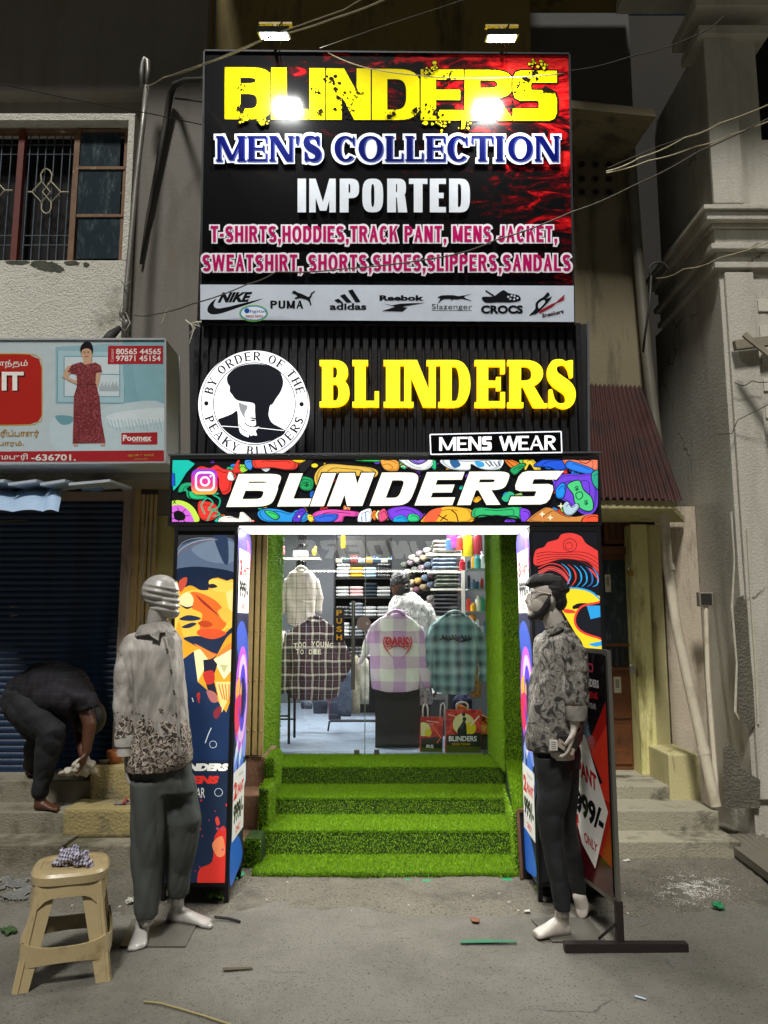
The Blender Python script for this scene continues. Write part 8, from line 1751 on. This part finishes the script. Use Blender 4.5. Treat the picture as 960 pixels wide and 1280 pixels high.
# ------------------------------------------------------------ striped awning over the shutter
aw = thing('awning', 'blue and white wavy corrugated awning strips hanging over the left shutter', 'awning', (-2.6, 5.15, 2.4))
awm, an, ap = newmat('blue_white_awning'); ac = _co(an); asx = an.nodes.new('ShaderNodeSeparateXYZ'); an.links.new(ac, asx.inputs[0])
rz = _ramp(an, _math(an, 'FRACT', _math(an, 'MULTIPLY', asx.outputs[2], 58)), [(0, hx('#4f7fb0')), (.4, hx('#5c8cba')), (.5, hx('#c3d3e2')), (.9, hx('#b4c6d8'))]); an.links.new(_mix(an, _noise(an, ac, 40), rz, hx('#9fb8d0')), ap.inputs['Base Color']); ap.inputs['Roughness'].default_value = .45
Y = 5.12
for (u0, u1, v0, v1) in ((-60, -20, 612, 640), (-20, 22, 612, 640), (22, 62, 611, 640), (58, 79, 609, 640)):
    m = MB(); n = 20; vs = []
    for j in range(5):
        for i in range(n+1):
            t = i/n; s_ = j/4; u = u0+(u1-u0)*t-(s_*6); v = v0+(v1-v0)*s_+3*math.sin(t*PI*1.0)*(-1); vs.append(P(u, v, 5.38-.85*s_-.05*math.sin(t*PI)))
    m.add(vs, [(j*(n+1)+i, j*(n+1)+i+1, (j+1)*(n+1)+i+1, (j+1)*(n+1)+i) for j in range(4) for i in range(n)]); m.build('awning_sheet', awm, aw, True)
wsm = surf('pale_strip', '#b9bec4', '#a5abb2', .5, 4, .1)
for (u0, u1) in ((-100, -42), (-40, 8), (10, 48), (50, 84), (86, 140)):
    z9_ = PZ(605, 4.95); m = MB(); m.prism([(P(u0, 605, 4.95).x, 4.95, z9_-.01), (P(u1-3, 605, 4.95).x, 4.95, z9_+.015), (P(u1-3, 605, 4.95).x, 5.40, z9_+.04), (P(u0, 605, 4.95).x, 5.40, z9_+.02)], (0, 0, .018)); m.build('top_strip', wsm, aw)
m = MB(); m.box(P(-40, 610, 5.3).x, P(150, 610, 5.3).x, 5.3, 5.36, PZ(613, 5.3), PZ(605, 5.3)); m.build('batten', flat('dark_batten', '#1c1b1a', .7), aw)
m = MB(); m.tube([P(103, 609, 5.2), P(128, 608, 5.2)], .03, 10); m.build('rolled_end', surf('blue_roll', '#4f7ba6', '#6d93b8', .5, 8), aw, True)
# ------------------------------------------------------------ pole pipe at the left wall with hook
m = MB(); hk = [P(178, 108, 5.62), P(177, 90, 5.62), P(178.5, 79, 5.62), P(181, 73, 5.62), P(184.5, 76, 5.62), P(185, 90, 5.62), P(183.5, 108, 5.62)]
m.tube(hk, .02, 8); m.tube([P(183.5, 108, 5.62), P(178, 160, 5.60), P(170, 230, 5.58), P(162, 320, 5.55), P(158, 362, 5.54), P(155, 422, 5.52)], .022, 10)
pp = tag(m.build('service_mast', surf('galvanised_pipe', '#8f8d86', '#7b7972', .4, 6, .1, metal=.4), None, True), 'galvanised service mast with hooked top fixed to the corner of the left building', 'pole')
m = MB(); m.tube([P(152, 352, 5.5), P(157, 358, 5.48), P(163, 352, 5.5)], .006, 6); m.tube([P(149, 408, 5.45), P(157, 414, 5.42), P(163, 404, 5.45), P(158, 392, 5.5), P(150, 388, 5.5), P(150, 400, 5.45), P(158, 405, 5.44)], .007, 6); m.ell(P(152, 392, 5.46), (.02, .02, .035), n=10); m.tube([P(152, 392, 5.46), P(158, 404, 5.44)], .008, 6); m.ell(P(158, 404, 5.44), (.022, .022, .03), n=10); m.build('clamp', flat('clamp_grey', '#77756d', .5, .3), pp, True)
m = MB(); m.tube([P(150, 410, 5.45), P(140, 418, 5.4), P(133, 430, 5.35)], [.02, .035, .05], 8); m.build('cable_boot', flat('dark_boot', '#2b2a28', .7), pp, True)
m = MB(); pts = [P(262, 99, 5.0), P(232, 100, 5.4), P(218, 106, 5.75), P(213, 118, 5.82), P(207, 155, 5.84), P(195, 220, 5.85), P(184, 275, 5.86), P(176, 330, 5.87)]  # pipe shadow on the wall, modelled as a dark solid tube
m.tube(pts, [.018, .02, .025, .028, .026, .022, .016, .01], 8); m.tube([P(219, 123, 5.84), P(262, 128, 5.0)], .008, 6)
tag(m.build('wall_shadow_tube', surf('wall_shadow_dark', '#3a362e', '#2d2a24', .7, 6), None, True), 'dark tube modelled as the bent pipe shadow on the wall left of the big signboard', 'pipe')
# ------------------------------------------------------------ overhead cables
cabp = flat('pale_cable', '#a89f80', .5); cabd = flat('dark_cable', '#2c2922', .6); cabb = flat('brown_cable', '#4a4034', .6)
def cable(pts, r, mt, lab, n=8, sag=0):
    r *= .68
    m = MB(); V = [P(*p) for p in pts]; out = []
    for i in range(len(V)-1):
        for k in range(n): t = k/n; p = V[i].lerp(V[i+1], t); p.z -= sag*math.sin(PI*t); out.append(p)
    out.append(V[-1]); m.tube(out, r, 6); tag(m.build('cable', mt, None, True), lab, 'cable')
cable([(-30, 98, 4.5), (80, 122, 5), (193, 143, 5.5), (262, 158, 5.8)], .006, cabd, 'thin dark cable crossing above the left window')
cable([(183, 108, 5.6), (204, 97, 5), (262, 78, 4.3), (332, 48, 3.9), (420, 22, 3.6), (500, -10, 3.3)], .006, cabp, 'pale cable running from the mast hook up past the left floodlight', sag=.01)
cable([(203, 98, 5), (270, 74, 4.2), (345, 42, 3.8), (430, 12, 3.5), (470, -12, 3.3)], .004, cabp, 'second thin pale cable crossing just under the left floodlight')
cable([(400, 60, 4.3), (480, 32, 3.9), (560, 6, 3.5), (620, -15, 3.2)], .003, cabb, 'thin brown cable rising over the middle of the signboard top')
cable([(410, 66, 4.6), (455, 84, 4.55), (520, 94, 4.5), (600, 98, 4.45), (705, 92, 4.5)], .0045, cabp, 'pale cable drooping across the large yellow board letters', sag=.008)
cable([(168, 394, 5.45), (192, 393, 5.3), (240, 380, 4.6), (310, 355, 4.55), (345, 340, 4.5), (430, 336, 4.4), (560, 320, 4.2), (620, 300, 4.1), (715, 265, 4.0), (790, 233, 3.9), (872, 190, 3.8), (990, 132, 3.6)], .006, cabb, 'long brown cable crossing in front of the signboard from mast to the upper right', sag=.01)
cable([(758, 214, 4.6), (800, 197, 4.4), (856, 172, 4.2), (900, 154, 4.1), (1000, 112, 3.8)], .0055, cabp, 'upper of two bright cables at the right', sag=.012)
cable([(758, 216, 4.6), (810, 201, 4.4), (870, 183, 4.2), (915, 168, 4.1), (1000, 134, 3.8)], .0055, cabp, 'lower of two bright cables at the right', sag=.01)
cable([(760, 210, 4.6), (820, 184, 4.4), (900, 156, 4.2), (990, 118, 3.9)], .003, cabb, 'thin brown cable just above the two bright cables')
cable([(820, 348, 5.4), (855, 336, 5.2), (900, 322, 4.9), (1000, 285, 4.5)], .005, cabp, 'pale cable leading from the alley loop to the right edge', sag=.02)
cable([(700, 90, 5), (790, 70, 5), (870, 44, 5), (905, 20, 5)], .006, cabd, 'dark cable under the roof beam at the upper right', sag=.02)
m = MB(); m.tube([P(817+12*math.cos(t)+6, 338-10*math.sin(t), 5.5) for t in (PI*1.2*k/12 for k in range(13))]+[P(815, 345, 5.5)], .008, 6); m.tube([P(814, 345, 5.5), P(812, 380, 5.5), P(806, 420, 5.5), P(804, 440, 5.6)], .009, 6); tag(m.build('cable_loop', cabd, None, True), 'dark loop of cable hanging in the alley mouth', 'cable')
cable([(918, 478, 5.5), (940, 476, 5.5), (975, 470, 5.5)], .005, cabd, 'short dark wire on the right building wall below the bracket', sag=.03)
cable([(896, 543, 5.55), (915, 542, 5.53), (922, 525, 5.5), (960, 506, 5.4), (1000, 495, 5.3)], .005, cabd, 'dark wire climbing the right building corner')
cable([(202, 404, 5.0), (208, 388, 5.2), (214, 384, 5.2)], .004, cabp, 'short pale wire end curling beside the left signboard')
m = MB()
for pts in ([(236, 430), (242, 412), (238, 404), (250, 408), (246, 402)], [(232, 400), (244, 410), (236, 418)], [(240, 404), (252, 402)]): m.tube([P(a_, b_, 4.62) for a_, b_ in pts], .005, 6)
tag(m.build('rope_knot', flat('rope_pale', '#b9b4a2', .8), None, True), 'frayed pale rope knot at the lower left corner of the signboard', 'rope')
# ------------------------------------------------------------ small things on the ground
pot = surf('terracotta', '#a8622e', '#8f5227', .6, 8, .3); zc2 = PZ(957, 5.42)
m = MB(); c = Vector((P(143, 957, 5.5).x, 5.5, zc2)); m.loft([(c+Vector((0, 0, z)), (r, 0, 0), (0, r, 0)) for z, r in ((0, .035), (.03, .05), (.06, .06), (.085, .058), (.09, .05), (.06, .045), (.03, .02))], 18, 2, None, True); tag(m.build('clay_pot', pot, None, True), 'small terracotta pot on the yellow cheek block beside the left mannequin', 'pot')
m = MB(); c = Vector((P(133, 950, 5.5).x, 5.46, zc2)); m.loft([(c+Vector((0, 0, z)), (r, 0, 0), (0, r*.6, 0)) for z, r in ((0, .02), (.03, .04), (.035, .045))], 14); tag(m.build('metal_cup', flat('worn_steel', '#7d7b73', .4, .7), None, True), 'small metal dish leaning beside the terracotta pot', 'dish')
def crumple(u, v, z, r, mt, name, lab, cat, sd=1, fl=.6):
    m = MB(); q = random.Random(sd); c = Gd(u, v, z)
    for k in range(5): m.ell(c+Vector((q.uniform(-r, r)*.6, q.uniform(-r, r)*.6, r*fl*q.uniform(.4, .9))), (r*q.uniform(.4, .8), r*q.uniform(.3, .7), r*fl*q.uniform(.3, .6)), n=10)
    tag(organic(m, name, mt, None, r*.13, 1, r*.35, (2.2/r,)*3, seed=sd), lab, cat)
plw = flat('crumpled_plastic', '#b9b5aa', .35); 
crumple(109, 997, .309, .045, plw, 'crumpled_wrapper', 'crumpled pale wrapper hanging on the edge of the yellow step block', 'litter', 2, 1.1)
crumple(166, 1129, .012, .035, plw, 'crumpled_wrapper', 'crumpled clear wrapper on the road behind the left mannequin foot', 'litter', 3)
crumple(783, 1076, .012, .02, plw, 'paper_scrap', 'small cream paper scrap on the gravel left of the porch steps', 'litter', 4, .4)
crumple(898, 1135, .014, .03, flat('green_plastic', '#0f7a4a', .4), 'green_scrap', 'crumpled green plastic scrap on the road at the right', 'litter', 5)
crumple(8, 1166, .008, .045, flat('dark_green_leaf', '#2f4a1e', .7), 'leaf_scrap', 'dark green leaf scrap at the left edge of the road', 'litter', 6, .35)
crumple(300, 1097, .012, .05, flat('mint_plastic', '#3fae7a', .4), 'green_scrap', 'mint green sheet scrap at the foot of the left pillar post', 'litter', 7, .35)
crumple(272, 1122, .012, .05, flat('lime_leaf', '#6f9a2a', .6), 'leaf_scrap', 'lime green leaves behind the left mannequin', 'litter', 8, .3)
def strip(pts, mt, name, lab, cat, z=.012):
    m = MB(); m.prism([Gd(a_, b_, z) for a_, b_ in pts], (0, 0, .002)); tag(m.build(name, mt), lab, cat)
strip([(575, 1176), (606, 1174.5), (645, 1176), (646, 1178), (610, 1178.5), (576, 1179)], flat('strip_green', '#2a6f4f', .5), 'green_strip', 'thin green plastic strip lying flat on the road in front of the steps', 'litter')
strip([(278, 1210), (315, 1209), (316, 1211), (280, 1213.5)], flat('dry_twig', '#4a3f2c', .8), 'twig', 'short brown twig on the road below the left mannequin', 'twig', .01)
strip([(794, 1244), (808, 1248.5), (807, 1250), (793, 1246)], flat('pale_scrap', '#a9b5c4', .5), 'pale_sliver', 'pale blue sliver on the road below the stand foot', 'litter', .01)
strip([(587, 1146), (593, 1147), (600, 1149), (598, 1153), (590, 1152)], flat('brown_leaf', '#7a4a35', .8), 'dry_leaf', 'small brown leaf on the road in front of the turf mat', 'leaf', .012)
strip([(655, 1138), (662, 1137), (663, 1139.5), (656, 1140)], flat('pale_scrap2', '#b9b5aa', .5), 'paper_scrap', 'tiny white paper scrap left of the right mannequin foot', 'litter', .012)
strip([(668, 1107), (674, 1104), (680, 1109), (676, 1112), (668, 1111)], flat('lime_leaf', '#6f9a2a', .6), 'leaf_scrap', 'lime green scrap below the leaning framed board', 'litter', .014)
strip([(476, 1178), (240, 1300), (240, 1300)], plw, 'x', 'x', 'x') if False else None
m = MB(); m.tube([Gd(180, 1252, .01), Gd(200, 1254, .012), Gd(225, 1261, .01), Gd(255, 1270, .01), Gd(300, 1285, .01)], .004, 6); tag(m.build('straw', flat('dry_straw', '#8f8458', .8)), 'long dry straw lying across the road at the bottom left', 'straw')
m = MB(); m.tube([Gd(268, 1146, .02), Gd(285, 1148, .015), Gd(300, 1152, .012)], .007, 6); tag(m.build('black_stick', flat('black_stick', '#15130f', .7)), 'short black stick lying beside the left mannequin foot', 'stick')
# torn plastic sheet by the left steps and white lime powder on the right
m = MB(); q = random.Random(12); c = Gd(20, 1112, .02); nx_ = 26; vs = []
for j in range(15):
    for i in range(nx_+1):
        x = c.x-.35+.62*i/nx_; y = c.y-.16+.34*j/14; x += .03*noise.noise(Vector((j*.9, 0, 0))); y += .05*noise.noise(Vector((i*.5, 3, 0)))
        vs.append(Vector((x, y, hdirt(x, y)+.004+.035*abs(noise.noise(Vector((x*14, y*14, 2))))+.012*abs(noise.noise(Vector((x*40, y*40, 5)))))))
m.add(vs, [(j*(nx_+1)+i, j*(nx_+1)+i+1, (j+1)*(nx_+1)+i+1, (j+1)*(nx_+1)+i) for j in range(14) for i in range(nx_) if noise.noise(Vector((i*.22, j*.3, 9))) > -.12])
thp, tn_, tp_2 = newmat('thin_plastic'); tp_2.inputs['Base Color'].default_value = (.5, .5, .48, 1); tp_2.inputs['Roughness'].default_value = .25; tp_2.inputs['Transmission Weight'].default_value = .7; tp_2.inputs['IOR'].default_value = 1.05
o = m.build('plastic_sheet', thp, None, True); tag(o, 'torn translucent plastic sheet lying in front of the left steps', 'litter')
m = MB()
for k in range(2600):
    x = q.gauss(0, 1); y = q.gauss(0, 1); c = Gd(868+x*22, 1108+y*9, .02)
    if noise.noise(Vector((c.x*14, c.y*14, 0))) < -.05: continue
    chip(m, c.x, c.y, hdirt(c.x, c.y)+.001, q.choice((.002, .003, .004)), 0, .4)
tag(m.build('white_powder', surf('lime_powder', '#dedbd0', '#c9c6bb', .95, 30, .1)), 'spilled white lime powder on the gravel in front of the porch steps', 'powder', kind='stuff')
# striped slipper on the ochre step
m = MB(); c = P(157, 1006, 5.3); z = PZ(1011, 5.16)+.001; m.loft([(Vector((c.x-.06+.03*i, 5.27+.01*i, z+.006)), (.004, .03*k_, 0), (0, 0, .006)) for i, k_ in enumerate((.6, .9, 1, .95, .8, .5))], 12); sp2 = tag(m.build('slipper', flat('grey_sole', '#6f6a70', .7), None, True), 'grey slipper with red strap on the ochre step block', 'slipper')
m = MB(); m.tube([Vector((c.x-.0, 5.24, z+.01)), Vector((c.x+.01, 5.27, z+.035)), Vector((c.x+.02, 5.30, z+.01))], .008, 8); m.build('strap', flat('red_strap', '#8f2f2f', .6), sp2, True)
